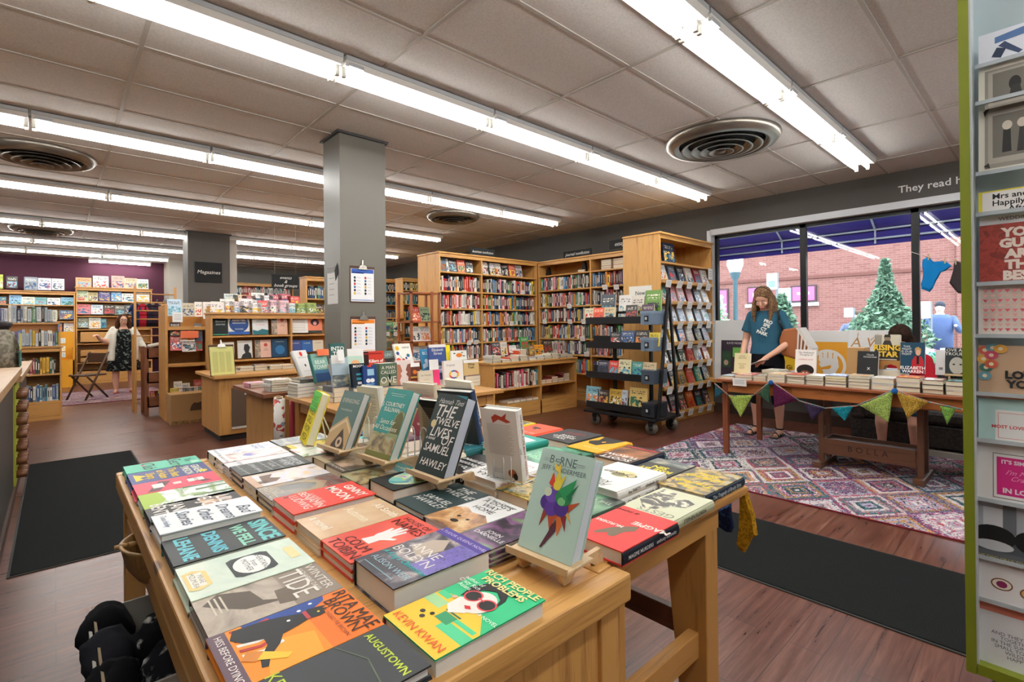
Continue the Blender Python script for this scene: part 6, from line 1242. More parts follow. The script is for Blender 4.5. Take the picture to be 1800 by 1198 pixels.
# yellow cardboard display and wooden drawer boxes
p = onY(103, 640, 14.9); r = thing('display_stand', 'bright yellow cardboard display stand in front of the childrens shelves', 'display', (p.x-.0, 14.9, 0))
a = MB(); ye = hx('d8961c', .6); w_ = onY(131, 600, 14.9).x-p.x
a.box(0, 0, 0, w_, .3, onY(110, 633, 14.9).z, ye); a.box(0, .28, 0, w_, .3, onY(110, 583, 14.9).z, ye); a.box(w_-.03, 0, 0, w_, .3, onY(110, 610, 14.9).z, ye); a.build('carton', r)
for v in (603, 617, 628): face_px(105, v-9, 115, v, 14.95, 'e0e0d0', 'small white box on the yellow display, at height %s' % {603: 'top', 617: 'middle', 628: 'bottom'}[v], t=.04, cat='box', name='small_box', group='boxes on the yellow display')
for i, (z0, z1) in enumerate(((.99, 1.22), (.66, .80), (.52, .62))):
    o = MB().box(.45, KB-.02, z0, 1.25, KB+.2, z1, oak(0)).build('wooden_tray'); tag(o, 'oak tray on the right childrens bookcase, %s' % ['upper', 'middle', 'lowest'][i], 'tray')
# small rug, folding chair
def rag_rug(name, lab, x0, y0, x1, y1, cx, cy, dim=1.0):
    m, n, b = newmat('rag_'+name+lab[:4]); t = NT(n)
    P = t.coord('Object'); nz = t.noise(P, 9, 3); 
    mixv = t.node('ShaderNodeVectorMath', operation='MULTIPLY_ADD'); t.link(nz.outputs['Color'], mixv.inputs[0]); mixv.inputs[1].default_value = (.05, .05, 0); t.link(P, mixv.inputs[2])
    S = t.sep(mixv.outputs[0])
    a_ = t.math('DIVIDE', S[0], cx); b_ = t.math('DIVIDE', S[1], cy)
    fa = t.math('ABSOLUTE', t.math('SUBTRACT', t.math('FRACT', a_), .5)); fb = t.math('ABSOLUTE', t.math('SUBTRACT', t.math('FRACT', b_), .5))
    d = t.math('ADD', fa, fb)          # 0..1 diamonds and anti-diamonds
    ca = t.math('FLOOR', a_); cb_ = t.math('FLOOR', b_)
    inn = t.math('LESS_THAN', d, .5)
    d2 = t.math('ABSOLUTE', t.math('SUBTRACT', d, .5))
    ring = t.math('FLOOR', t.math('MULTIPLY', d2, 13))
    # cell id differs between the inner diamond and the one centred on the corner
    ra = t.math('ROUND', a_); rb = t.math('ROUND', b_)
    ia = t.math('ADD', t.math('MULTIPLY', inn, t.math('ADD', ca, .37)), t.math('MULTIPLY', t.math('SUBTRACT', 1, inn), ra))
    ib = t.math('ADD', t.math('MULTIPLY', inn, t.math('ADD', cb_, .37)), t.math('MULTIPLY', t.math('SUBTRACT', 1, inn), rb))
    cmb = t.node('ShaderNodeCombineXYZ'); t.link(t.math('ADD', t.math('MULTIPLY', ia, 3.1), t.math('MULTIPLY', ring, 17.3)), cmb.inputs[0]); t.link(ib, cmb.inputs[1])
    wn = t.node('ShaderNodeTexWhiteNoise'); wn.noise_dimensions = '2D'; t.link(cmb.outputs[0], wn.inputs['Vector'])
    strp = t.noise(t.coord('Object', (1, 1, 1)), 46, 4, .7, 1.0).outputs[0]
    v = t.math('FRACT', t.math('ADD', wn.outputs['Value'], t.math('MULTIPLY', t.math('SUBTRACT', strp, .5), .62)))
    c = t.ramp(v, [(0, '8a2440'), (.08, 'd8d4d4'), (.19, '2f3558'), (.27, 'a85a84'), (.33, 'e8e6e0'), (.44, '26262c'), (.53, '3f7f88'), (.6, 'b8383a'), (.67, 'b4b8cc'), (.77, '3a2c3c'), (.83, 'd8a83c'), (.88, 'd8a0b0'), (.92, '5a7a6a'), (.96, '56669a')], 'CONSTANT')
    c = t.mix(1.0, c, (.80, .78, .80, 1), 'MULTIPLY')
    if dim != 1: c = t.mix(.45, c, lin('6a3a3a'))
    t.link(c, b.inputs['Base Color']); b.inputs['Roughness'].default_value = .97; b.inputs['Specular IOR Level'].default_value = .1
    bp = t.node('ShaderNodeBump'); bp.inputs['Strength'].default_value = .6; bp.inputs['Distance'].default_value = .008; t.link(strp, bp.inputs['Height']); t.link(bp.outputs[0], b.inputs['Normal'])
    r = thing(name, lab, 'rug', (x0, y0, 0))
    MB().box(0, 0, .001, x1-x0, y1-y0, .006, m).build('weave', r, bevel=.002)
    a = MB(); ed = fabric('6a1f2c', None, 60)
    a.box(-.012, -.012, .001, x1-x0+.012, .004, .008, ed); a.box(-.012, y1-y0-.004, .001, x1-x0+.012, y1-y0+.012, .008, ed); a.box(-.012, 0, .001, .004, y1-y0, .008, ed); a.build('edging', r)
rag_rug('rug', 'large multicoloured rag rug with concentric diamonds by the window', 3.93, -1.6, 6.45, 2.80, .62, .46)
rag_rug('rug', 'dull red patterned rug under the folding chair at the back', -.2, 11.35, 1.6, 13.6, .5, .4, .5)
def mat_(lab, x0, y0, x1, y1):
    r = thing('floor_mat', lab, 'mat', (x0, y0, 0)); m_ = fabric('0e1010', '1a1c1c', 220)
    MB().box(.012, .012, 0, x1-x0-.012, y1-y0-.012, .009, m_).build('pile', r, bevel=.003)
    MB().box(0, 0, 0, x1-x0, y1-y0, .005, hx('2c2a28', .7)).build('rubber_edge', r)
mat_('long dark grey runner mat beside the oak table', 2.59, -1.2, 3.42, 2.2); mat_('black entrance mat in the left aisle', -.19, 3.71, .60, 6.66)
r = thing('folding_chair', 'brown wooden folding chair on the far rug', 'chair', (.33, 12.3, 0), -.9)
bc = hx('4a2f1c', .5)
for x in (0, .40): 
    MB().tube((x, -.22, 0), (x, .22, .86), .017, bc, n=8).build('leg', r); MB().tube((x+(.03 if x == 0 else -.03), .24, 0), (x+(.03 if x == 0 else -.03), -.18, .46), .017, bc, n=8).build('leg', r)
MB().box(.02, -.2, .43, .38, .2, .455, bc).build('seat', r); MB().box(.0, .17, .66, .40, .20, .84, bc).build('backrest', r)

# ================================================================ service counter at left
r = thing('service_counter', 'dark panelled service counter with pale oak top at the left edge', 'counter', (0, 0, 0))
CX = -.22; lam = hx('3a3836', .5); ctop = wood('pale_laminate', 'b08e68', '8a6a48', 1, knots=False)
MB().box(-1.0, 1.6, 0, CX-.02, 5.45, .95, lam).build('body', r); MB().box(-1.0, 6.25, 0, CX-.02, 8.05, .88, lam).build('body', r)
MB().box(-1.0, 1.5, .95, CX+.03, 5.55, 1.0, ctop).build('countertop', r, bevel=.003); MB().box(-1.0, 5.55, .88, CX+.03, 8.15, .93, ctop).build('countertop', r, bevel=.003)
MB().box(-1.0, 5.45, 0, CX-.02, 6.25, .88, lam).build('recess', r)
MB().box(CX-.03, 1.6, 0, CX-.005, 8.05, .07, hx('3a2418', .6)).build('kick_board', r)
gp = thing('bracelet_board', 'lime green panel of wooden pegs with beaded strings on the counter front', 'display', (CX-.02, 5.52, 0))
MB().box(0, 0, .05, .012, .60, .86, hx('a4a83c', .6)).build('panel', gp)
for i in range(7):
    for k in range(3): MB().tube((.012, .12+.17*k, .14+.105*i), (.075, .12+.17*k, .14+.105*i), .03, hx('6a4028', .5), n=10).build('wooden_peg', gp)
# things on the counter
p = onX(35, 655, -.45)
r = thing('bookmark_stand', 'dark bag-shaped stand hung with pale green bookmarks on the counter', 'display', (-.335, 6.2, .932))
a = MB(); a.loft([(0, 0, 0, .11, .20), (0, 0, .20, .11, .22), (0, 0, .32, .08, .12), (0, 0, .38, .03, .04)], fabric('8a8478', '6a6458', 30), 16); a.build('bag', r); a = MB(); a.loft([(0, 0, .36, .04, .05), (0, 0, .42, .07, .09), (0, 0, .44, .02, .02)], hx('241c1e', .6), 10); a.build('ribbon', r)
for i in range(3): MB().box(.113, -.17+.115*i, .19, .117, -.17+.115*i+.10, .33, hx('c9c86a', .6)).build('bookmark', r); MB().box(.111, -.17+.115*i, .04, .115, -.17+.115*i+.10, .18, hx(['2c6a5c', '3a8a4a', '2c5a9a'][i], .6)).build('bookmark', r)
flat(-.62, 5.0, 1.002, .3, .4, .01, 'e8e8ec', 'white papers lying on the service counter', .1); flat(-.75, 4.3, 1.002, .25, .18, .06, 'e4e0d8', 'white box at the left end of the service counter', .0)
o = MB().ball((-.30, 6.6, .965), (.05, .05, .035), hx('1c1a1c', .4)).build('hand_bell'); tag(o, 'small dark rounded object on the lower counter top', 'bell')

# ================================================================ gray back wall bookcases, right part
rz = onY(405, 497, 14.9)
case('wall_bookcase', 'pine bookcase on the far grey wall behind the hanging sign', (3.45, 14.9, 0), 0, 1.65, .3, 2.5, [2.18, 1.85, 1.5, 1.15], plinth=.1)
fill(Matrix.Translation((3.45, 14.9, 0)), .05, 1.6, 2.18, .29, 'top shelf, far grey-wall bookcase', t=.034, pal=['3a3a40', 'e8e4d8', 'b02c2c', '2c5a6a', '1c1c20', 'c8c8c8', '7a3a3a'], seed=9)
fill(Matrix.Translation((3.45, 14.9, 0)), .05, 1.6, 1.85, .29, 'second shelf, far grey-wall bookcase', t=.034, seed=10)
def pbay(lab, u0, Y, w, zt, levels, seed):
    x = onY(u0, 520, Y).x; case('bookcase', lab, (x, Y, 0), 0, w, .32, zt, levels, plinth=.1)
    for k, z in enumerate(levels):
        if z < .8: continue
        hh = min([q for q in levels if q > z]+[zt-.05])-z-.02
        fill(Matrix.Translation((x, Y, 0)), .04, w-.04, z, hh, '%s shelf up, %s' % (nth(k), ' '.join(lab.split()[:7])), t=.032, seed=seed+k, pal=['2c3a4a', 'e8dcb0', 'd8b83c', '4a9ab0', '1c1c20', '3a7a5a', 'e8e4d8', '2c4a7a'])
pbay('narrow pine bookcase left of the near pillar', 538, 9.3, .9, onY(545, 486, 9.3).z, [.3, .7, 1.1, 1.48, 1.82], 20)
pbay('pine bookcase seen right of the near pillar', 674, 10.2, 1.15, onY(690, 491, 10.2).z, [.3, .7, 1.05, 1.42, 1.78, 2.08], 30)
pbay('pine bookcase behind the red magazine frame', 708, 9.6, 1.2, onY(720, 489, 9.6).z, [.3, .7, 1.05, 1.42, 1.78, 2.08], 40)
# cedar spinner with newspapers in front of the tall bookcase
x0 = onY(716, 600, 6.1).x; x1_ = onY(768, 600, 6.1).x; zt = onY(740, 513, 6.1).z
r = thing('newspaper_rack', 'reddish cedar open rack with slanted magazines beside the tall bookcase', 'rack', (x0, 6.0, 0))
cd_ = wood('cedar', '9a5530', '6a3418', 2, knots=False)
for (x, y) in ((0, 0), (x1_-x0-.03, 0), ((x1_-x0)*.62, -.05), (0, .34), (x1_-x0-.03, .34)): MB().box(x, y, 0, x+.03, y+.03, zt, cd_).build('post', r)
for z in (.5, .78, 1.06, 1.34, zt-.03): MB().box(0, 0, z, x1_-x0, .35, z+.02, cd_).build('shelf', r)
for i in range(6):
    lv, k = i//2, i % 2; z = (1.36, 1.08, .80)[lv]
    face(x0+.05+.17*k, 6.08, z, .17, .22, ['b8443c', '8aa07a', 'ece8e0', 'e0dcd8', 'd8d4d0', 'c8c4c0'][i], 'magazine leaning in the cedar rack, %s shelf, %s' % (['top', 'middle', 'lower'][lv], ['left', 'right'][k]), tilt=.35, t=.006, group='magazines in the cedar rack', cat='magazine', name='magazine')
r = thing('card_rack', 'two-tier oak stand of small cards right of the near pillar', 'rack', (onY(676, 600, 8.3).x, 8.3, 0))
for z in (.8, 1.15, 1.45): MB().box(0, 0, z-.02, .42, .25, z, oak(0)).build('shelf', r)
for x in (0, .4): MB().box(x, 0, 0, x+.02, .25, 1.5, oak(2)).build('side_panel', r)
for i, (u0, v0, u1, v1, c) in enumerate([(676,565,692,582,'4a9a6a'),(690,566,706,582,'d8dcb8'),(677,592,694,612,'8a7a5a'),(692,592,706,612,'a89a74')]): face_px(u0, v0, u1, v1, 8.27, c, '%s booklet on the card stand by the pillar, %s tier' % (cname(c), ['upper left', 'upper right', 'lower left', 'lower right'][i]), group='booklets on the card stand', t=.01)
for i, u in enumerate((678, 692)): p = onY(u, 590, 8.2); card(p.x, 8.2, p.z, .08, .07, 'small white tag on the card stand by the pillar, %s' % ['left', 'right'][i])
# white tags on the tall bookcases
for i, (u, v) in enumerate([(914,511),(895,566),(820,600),(832,599)]): p = onY(u, v+6, 6.47); card(p.x, 6.46, p.z, .09, .075, 'white shelf tag on the two-bay bookcase, %s' % ['upper right', 'middle right', 'lower left bay', 'lower left bay beside another'][i], tilt=-.2)
for i, (u, v) in enumerate([(998,536),(955,563),(999,563),(1023,563),(1060,503),(1080,503),(1028,620),(1021,593)]): p = onX(u, v+6, 6.58); card(6.57, p.y, p.z, .10, .08, 'white shelf tag on the window-wall bookcase, %s in reading order' % nth(i), rotz=-pi/2, tilt=-.2)
rnd = random.Random(77)
for i in range(14):
    p = onY(338+16.5*i, 552, 8.60); c = rnd.choice(pk+['5a4a44', '8aa04a'])
    if p.x < 1.70 or p.x > 3.2: continue
    face(p.x, 8.60, 1.482, .20, rnd.uniform(.20, .27), c, '%s magazine in the dense front row behind the counter shelf, %s from left' % (cname(c), nth(i)), tilt=.12, t=.006, group='magazines on the stepped rack', cat='magazine', name='magazine')
# ================================================================ the long table by the window
r = thing('library_table', 'long reddish brown library table on the rag rug by the window', 'table', (4.87, -1.3, 0))
mh = wood('mahogany', '8a4a28', '5c2c16', 1, knots=False); mh2 = wood('mahogany_leg', '7a3f22', '552a16', 2, knots=False); drf = wood('honey_drawer', 'a8642f', '7a451f', 1, knots=False)
LT = .745
MB().box(-.02, 0, LT-.025, .93, 3.59, LT, mh).build('tabletop', r, bevel=.004)
for (x, y) in ((.02, 3.50), (.84, 3.50), (.02, .05), (.84, .05)):
    a = MB(); a.prism([(0, LT-.025), (.055, LT-.025), (.043, .0), (.012, 0)], y, y+.05, mh2, axis=1); o = a.build('leg', r); o.location.x = x
MB().box(.03, .10, LT-.125, .055, 3.5, LT-.025, drf).build('apron', r); MB().box(.86, .10, LT-.125, .88, 3.5, LT-.025, mh).build('apron', r); MB().box(.05, 3.52, LT-.125, .86, 3.54, LT-.025, mh).build('apron', r)
for y in (.5, 1.35, 2.2): MB().box(.022, y, LT-.12, .031, y+.72, LT-.03, drf).build('drawer_front', r, bevel=.002)
def onT(u, v, X=4.90): return onX(u, v, X)
def pile(u0, u1, vt, n, cols, i, thick=None):
    ya, yb = onT(u0, 665).y, onT(u1, 680).y; w = ya-yb-.004; zt = onT((u0+u1)/2, vt).z
    t = max(.012, (zt-LT)/n)
    for k in range(n): flat(4.90+random.uniform(0, .01), ya, LT+.0005+t*k, w, .22, t-.001, cols[k % len(cols)], '%s book, %s up, %s front pile from left, window table' % (cname(cols[k % len(cols)]), nth(k), nth(i)), -pi/2+random.uniform(-.02, .02), group='book piles on the window table')
PL = [(1266,1290,660,1,['5a5a5c']),(1291,1322,658,2,['f0ece4','d2483c']),(1323,1346,660,2,['efe9dc','8a8a80']),(1348,1380,657,3,['f0ecdf','efe9dc','e6dfc8']),(1382,1414,658,4,['f2efe6','e8e0d4','f0e8dc','a83a30']),(1416,1448,660,4,['f2efe6','efe9dc','f0ece4','d8d8d4']),
      (1450,1488,660,4,['2c5a9a','f0ece4','e0c83c','3a5aa0']),(1490,1529,660,4,['efe9dc','f2efe6','efe9dc','c8ccb8']),(1531,1572,664,2,['f0eeee','e8eaf0']),(1575,1618,663,3,['2a2a30','f0ece4','b8453c']),(1621,1659,668,3,['efe9dc','26262c','7a4a3a']),(1662,1700,670,3,['f0eee6','26262c','3a4a3c']),(1704,1744,672,3,['efe9dc','e4e0d8','8a2c3c'])]
random.seed(21)
for i, (u0, u1, vt, n_, cl) in enumerate(PL): pile(u0, u1, vt, n_, cl, i)
rnd = random.Random(31)
for i in range(13):
    for k in range(rnd.choice([1, 2, 3])):
        c = rnd.choice(['e8e4da', '3a4a6a', 'b8453c', 'd8c8a0', '6a8a7a', 'e0e0e4', '8a6a8a', 'efe9dc', '2a2a30'])
        flat(5.17+rnd.uniform(0, .02), 2.22-.235*i, LT+.0005+.028*k, .165, .23, .027, c, '%s book, %s up, %s second-row pile from left, window table' % (cname(c), nth(k), nth(i)), -pi/2+rnd.uniform(-.06, .06), group='second-row piles on the window table')
def upX(u0, v0, u1, v1, X, col, lab, arts=None, tilt=.15, t=.025, zb=None, name=None, spine=None, group=None):
    p, q = onX(u0, v1, X), onX(u1, v0, X); z0 = p.z if zb is None else zb
    return book(lab, lean_matrix(X, p.y, z0, -pi/2, tilt, t), p.y-q.y, (q.z-z0)/cos(tilt), t, col, spine or col, arts or (), group=group, pb=True)
upX(1290, 621, 1317, 655, 5.03, 'e4d6a8', 'cream paperback with small grey title standing at the left end of the window table', [('t', 'JOAN\nDIDION', .5, .80, .022, '8a7a54', dict(fit=.09)), ('t', 'SOUTH\nAND\nWEST', .5, .36, .022, '8a7a54', dict(fit=.08))])
easel('small brown easel behind the cream paperback on the window table', 5.06, onX(1290, 655, 5.06).y, .80, -pi/2, .2, .13, .80)
card(4.845, onT(1288, 663, 4.845).y, onT(1288, 677, 4.845).z, .13, .075, 'white price card hanging from the front edge of the window table', rotz=-pi/2, tilt=-.1)
upX(1397, 615, 1433, 658, 5.14, 'efebe6', 'white book with the upper face of a person with a dark afro', [('e', .5, .20, .42, .22, '1c1614'), ('p', [(.30, 0), (.70, 0), (.72, .12), (.62, .18), (.38, .18), (.28, .12)], '7a4c34'), ('t', 'The Awkward\nThoughts of', .5, .84, .024, '3a3a3c', dict(fit=.13, shear=.2)), ('t', 'a brilliant mind', .5, .62, .02, 'c8483c', dict(fit=.12)), ('e', .42, .1, .05, .015, 'f0e8e0'), ('e', .58, .1, .05, .015, 'f0e8e0')])
upX(1506, 618, 1542, 661, 5.08, '1d1e20', 'black book with small white type leaning on the window table', [('t', 'Chuck\nKlosterman', .6, .82, .02, 'e8e8e4', dict(fit=.1)), ('t', 'X', .55, .32, .03, 'e8e8e4', B_)], tilt=.25)
upX(1537, 588, 1581, 634, 5.20, '2c2a26', 'book with yellow block title over a man in sepia, raised on a stand', [('r', 0, .6, 1, 1, 'c8c0ac'), ('r', 0, .62, .28, .98, '8a867c'), ('e', .5, .86, .13, .11, '8a7460'), ('p', [(.36, .90), (.64, .90), (.6, 1.0), (.4, 1.0)], '2a2622'), ('p', [(.3, .60), (.7, .60), (.62, .78), (.38, .78)], '3a342e'), ('t', 'RISING', .5, .50, .05, 'e0b83c', dict(bold=.04, fit=-.19)), ('t', 'STAR', .5, .26, .06, 'e0b83c', dict(bold=.04, fit=-.15)), ('r', .12, .06, .88, .09, 'd8d4c8')], t=.05)
pp = onX(1540, 647, 5.2)
o = MB().box(0, 0, 0, .20, .13, .075, hx('a8743c', .7)).build('carton_riser', None, (5.19, pp.y, LT+.13), (0, 0, -pi/2)); 
bpy.data.objects.remove(o)
a = MB(); a.prism([(0, 0), (.06, 0), (.07, .03), (.11, .045), (.15, .03), (.16, 0), (.22, 0), (.22, .075), (0, .075)], 0, .12, hx('a8743c', .6), axis=1); o = a.build('wooden_riser', None, (5.18, pp.y+.005, onX(1540, 648, 5.18).z), (0, 0, -pi/2)); tag(o, 'brown arched wooden riser under the yellow-titled book', 'stand')
zr = onX(1540, 648, 5.18).z
for k in range(2): flat(5.18, pp.y+.01, LT+.001+(zr-LT-.003)/2*k, .21, .2, (zr-LT-.003)/2-.001, 'f0eeee', 'thick white-paged book, %s of two beneath the wooden riser' % ['lower', 'upper'][k], -pi/2)
upX(1583, 602, 1625, 655, 5.16, '1f4258', 'dark teal book showing a woman in a red jacket', [('p', [(.45, .0), (.98, .0), (.95, .40), (.86, .56), (.58, .56), (.46, .40)], 'a8242c'), ('p', [(.66, .3), (.76, .3), (.76, .56), (.66, .56)], '17171a'), ('e', .72, .68, .105, .10, 'd8a88c'), ('p', [(.58, .70), (.60, .82), (.72, .86), (.84, .80), (.85, .68), (.80, .76), (.66, .78)], 'b8965c'), ('t', 'THIS\nFIGHT\nIS OUR\nFIGHT', .25, .74, .03, 'f0f0ee', dict(fit=.07)), ('t', 'ELIZABETH\nWARREN', .5, .12, .034, 'f4f4f2', dict(bold=.02, fit=.16))], tilt=.12)
upX(1662, 612, 1702, 664, 5.10, '2c3436', 'dark book with a pale face and spaced white capitals at the right of the window table', [('e', .5, .42, .34, .28, 'a8a49c'), ('r', .0, 0, 1, .16, '23282a'), ('e', .36, .46, .06, .025, '2a2826'), ('e', .66, .46, .06, .025, '2a2826'), ('t', 'LOVE AND\nTROUBLE', .5, .86, .034, 'e8e6e0', dict(fit=.155)), ('t', 'CLAIRE DEDERER', .5, .08, .018, 'e8e6e0', dict(fit=.15))])
upX(1645, 615, 1662, 658, 5.2, 'e8e8ea', 'white book edge standing beside the dark face book', [('r', .3, .2, .7, .3, '8a8a90')])
easel('small wooden easel under the dark face book', 5.10, onX(1664, 664, 5.1).y, onX(1664, 664, 5.1).z+.03, -pi/2, .2, .17, LT+.001)
# poster boards on the sill
def poster(lab, u0, v0, u1, v1, X, arts, base='eeeeec', tilt=.06):
    p, q = onX(u0, v1, X), onX(u1, v0, X)
    if v1 == 668: p.z = .507
    w_, h_ = p.y-q.y, q.z-p.z; t = .012
    r = thing('poster_board', lab, 'poster'); r.matrix_world = lean_matrix(X, p.y, p.z, -pi/2, tilt, t)
    MB().box(0, 0, 0, w_, h_, t, hx(base, .6)).build('board', r); am = MB(); tm = MB(); z = t+.0005
    for e in arts:
        z += .0003
        if e[0] == 'r': am.add([(e[1]*w_, e[2]*h_, z), (e[3]*w_, e[2]*h_, z), (e[3]*w_, e[4]*h_, z), (e[1]*w_, e[4]*h_, z)], [(0, 1, 2, 3)], hx(e[5], .5))
        elif e[0] == 'p': am.add([(u*w_, v*h_, z) for u, v in e[1]], [list(range(len(e[1])))], hx(e[2], .5))
        elif e[0] == 'e': am.add([(e[1]*w_+e[3]*w_*cos(2*pi*q_/32), e[2]*h_+e[3]*w_*e[4]*sin(2*pi*q_/32), z) for q_ in range(32)], [list(range(32))], hx(e[5], .5))
        else: text_into(tm, e[1], e[2]*w_, e[3]*h_, e[4], hx(e[5], .5), z=z, **(e[6] if len(e) > 6 else {}))
    if am.v: am.build('print', r)
    if tm.v: tm.build('lettering', r)
    return r
FS = 0
fist = [('r', .06, .02, .98, .80, 'e4a02c'), ('e', .56, .38, .40, 1, 'f2efe8'), ('e', .56, .38, .33, 1, 'e4a02c'),
 ('p', [(.46, .08), (.72, .08), (.72, .24), (.80, .36), (.78, .50), (.40, .52), (.38, .38), (.46, .26)], 'f4f2ec'), ('p', [(.36, .46), (.44, .44), (.45, .58), (.40, .61), (.36, .57)], 'f4f2ec'), ('p', [(.46, .46), (.55, .46), (.55, .64), (.50, .66), (.46, .62)], 'f4f2ec'), ('p', [(.57, .46), (.66, .46), (.66, .64), (.61, .66), (.57, .62)], 'f4f2ec'), ('p', [(.68, .44), (.77, .42), (.77, .58), (.72, .62), (.68, .58)], 'f4f2ec'), ('p', [(.38, .36), (.60, .42), (.64, .36), (.60, .32), (.40, .30)], 'e4a02c'), ('p', [(.36, .40), (.60, .44), (.63, .39), (.42, .34)], 'f4f2ec')]
poster('white board with an orange square, white ring and raised fist', 1411, 581, 1490, 668, 6.955, fist)
poster('white board with thin brown sprig lettering beside the fist poster', 1490, 580, 1571, 668, 7.01, [('t', 'A Wo', .5, .78, .16, 'b8864c', dict(shear=.2)), ('p', [(.2, .8), (.24, .95), (.22, .95)], 'b8864c'), ('p', [(.5, .82), (.7, .96), (.5, .84)], 'b8864c'), ('r', .7, .4, .85, .6, 'd8c84c')])
poster('white board carrying a dark poster with green type at the left of the window', 1256, 562, 1312, 668, 6.98, [('r', .2, .0, 1, .66, '332a36'), ('r', .56, .38, .98, .54, '6aa84c'), ('r', .24, .2, .5, .48, '2c4a34'), ('t', 'KATE MOSES', .62, .61, .05, 'e8e4ea', dict(fit=.22)), ('e', .36, .28, .07, 1.2, 'b89a84'), ('t', 'RA', .78, .28, .09, 'e8e4ea')], base='e4e6e6')
poster('yellow sign with black figures behind the tote bag', 1375, 580, 1401, 668, 7.0, [('t', 'FE', .5, .86, .07, '2a2418', B_), ('t', 'Gi', .45, .3, .08, '2a2418', B_)], base='dfb51e')
poster('white notice sheet taped to the window reveal', 1238, 550, 1249, 584, 7.10, [('r', .2, .3, .8, .35, 'a8a8a8'), ('r', .2, .6, .7, .65, 'a8a8a8')], base='dfe2e4', tilt=0)
p = onX(1489, 652, 5.9); q = onX(1517, 608, 5.9)
o = MB().box(0, 0, 0, p.y-q.y, .2, q.z-LT, hx('b08a5c', .8)).build('cardboard_carton', None, (5.45, onX(1489, 652, 5.45).y, LT+.001), (0, 0, -pi/2)); tag(o, 'plain brown cardboard carton standing on the window table behind the black book', 'box')
# footed trough bench
r = thing('trough_bench', 'dark wooden footed trough lettered BOLLA under the window table', 'bench', (5.08, .74, 0))
dw = wood('dark_walnut', '5e3a26', '38200f', 1, knots=False); dw2 = wood('dark_walnut_v', '5e3a26', '3c2414', 2, knots=False)
for y in (0, .70):
    MB().box(-.10, y-.035, 0, .34, y+.035, .055, dw).build('foot', r, bevel=.003)
    for x in (0, .20): MB().box(x, y-.02, .055, x+.035, y+.02, .715, dw2).build('post', r)
a = MB(); a.box(.0, .03, .125, .235, .67, .14, dw); a.box(-.012, .03, .125, .003, .67, .262, dw); a.box(.225, .03, .125, .24, .67, .262, dw); a.box(0, .02, .125, .235, .035, .262, dw); a.box(0, .665, .125, .235, .68, .262, dw); a.build('trough', r)
MB().box(.004, .036, .215, .224, .664, .235, hx('8a8480', .7)).build('trough_liner', r)
mb = MB(); text_into(mb, 'B O L L A', 0, 0, .07, hx('2a160c', .7), fit=.42); mb.build('stamped_lettering', r, (-.0135, .35, .195), (pi/2, 0, -pi/2))
# knitted bunting along the front of the window table
XB = 4.832
def qb(u, v): p = onX(u, v, XB); return (XB, p.y, p.z)
KN = [((1257,675),(1272,690),(1257,699),'2c5a6a','teal'),((1281,695),(1323,694),(1302,732),'a8c05a','light green'),((1332,692),(1353,672),(1352,708),'3a5a44','dark green edged with tan'),((1360,672),(1403,703),(1361,716),'5c1f44','plum purple'),((1413,707),(1450,717),(1427,738),'3c2f4c','dark violet'),((1461,716),(1500,713),(1485,739),'1c8a9a','bright blue and green'),((1511,712),(1570,687),(1562,741),'a5bd62','large pale green'),((1575,687),(1633,706),(1595,735),'b8933c','ochre'),((1652,713),(1680,718),(1665,746),'7aa84c','green and black speckled'),((1700,720),(1745,724),(1722,755),'8a3c50','rose')]
for a_, b_, c_, col, nm in KN: knit('knitted_pennant', '%s knitted triangle of the bunting along the window table' % nm, [qb(*a_), qb(*b_), qb(*c_)], 1, col, group='knitted bunting pennants')
a = MB(); cord = [(1256,673),(1280,694),(1302,697),(1325,694),(1353,671),(1358,671),(1405,704),(1450,717),(1505,713),(1570,686),(1577,687),(1633,706),(1690,719),(1750,727)]
a.path([qb(*c) for c in cord], .006, fabric('b06a5a', '4a8a8a', 90), 6); o = a.build('bunting_cord'); tag(o, 'multicoloured knitted cord draped along the window table front', 'cord')
for (u, v) in ((1355, 672), (1573, 687)): o = MB().ball(qb(u, v), (.012, .022, .022), fabric('1f5a9a', None, 90)).build('knitted_knot'); tag(o, 'small blue knitted knot pinning the bunting, %s one' % ('left' if u < 1400 else 'right'), 'knot')
# sofa
r = thing('sofa', 'low dark sofa in black damask fabric under the window', 'sofa', (6.18, -1.4, 0))
m_, n_, b_ = newmat('black_damask'); t_ = NT(n_); vo = t_.noise(t_.coord('Object'), 16, 3, .5, 2.2).outputs[0]
t_.link(t_.ramp(vo, [(.48, '15110f'), (.52, '2f2622')]), b_.inputs['Base Color']); b_.inputs['Roughness'].default_value = .6
SL = onX(1494, 760, 6.18).y+1.4
MB().box(.02, 0, .08, .75, SL, .30, m_).build('base', r, bevel=.02); MB().box(0, .10, .30, .60, SL-.12, .44, m_).build('seat_cushion', r, bevel=.04); MB().box(.58, 0, .30, .80, SL, .78, m_).build('backrest', r, bevel=.05)
MB().box(0, SL-.14, .28, .72, SL, .55, m_).build('armrest', r, bevel=.04); MB().box(0, 0, 0, .75, SL-.05, .06, hx('b8b4aa', .7)).build('plinth', r)
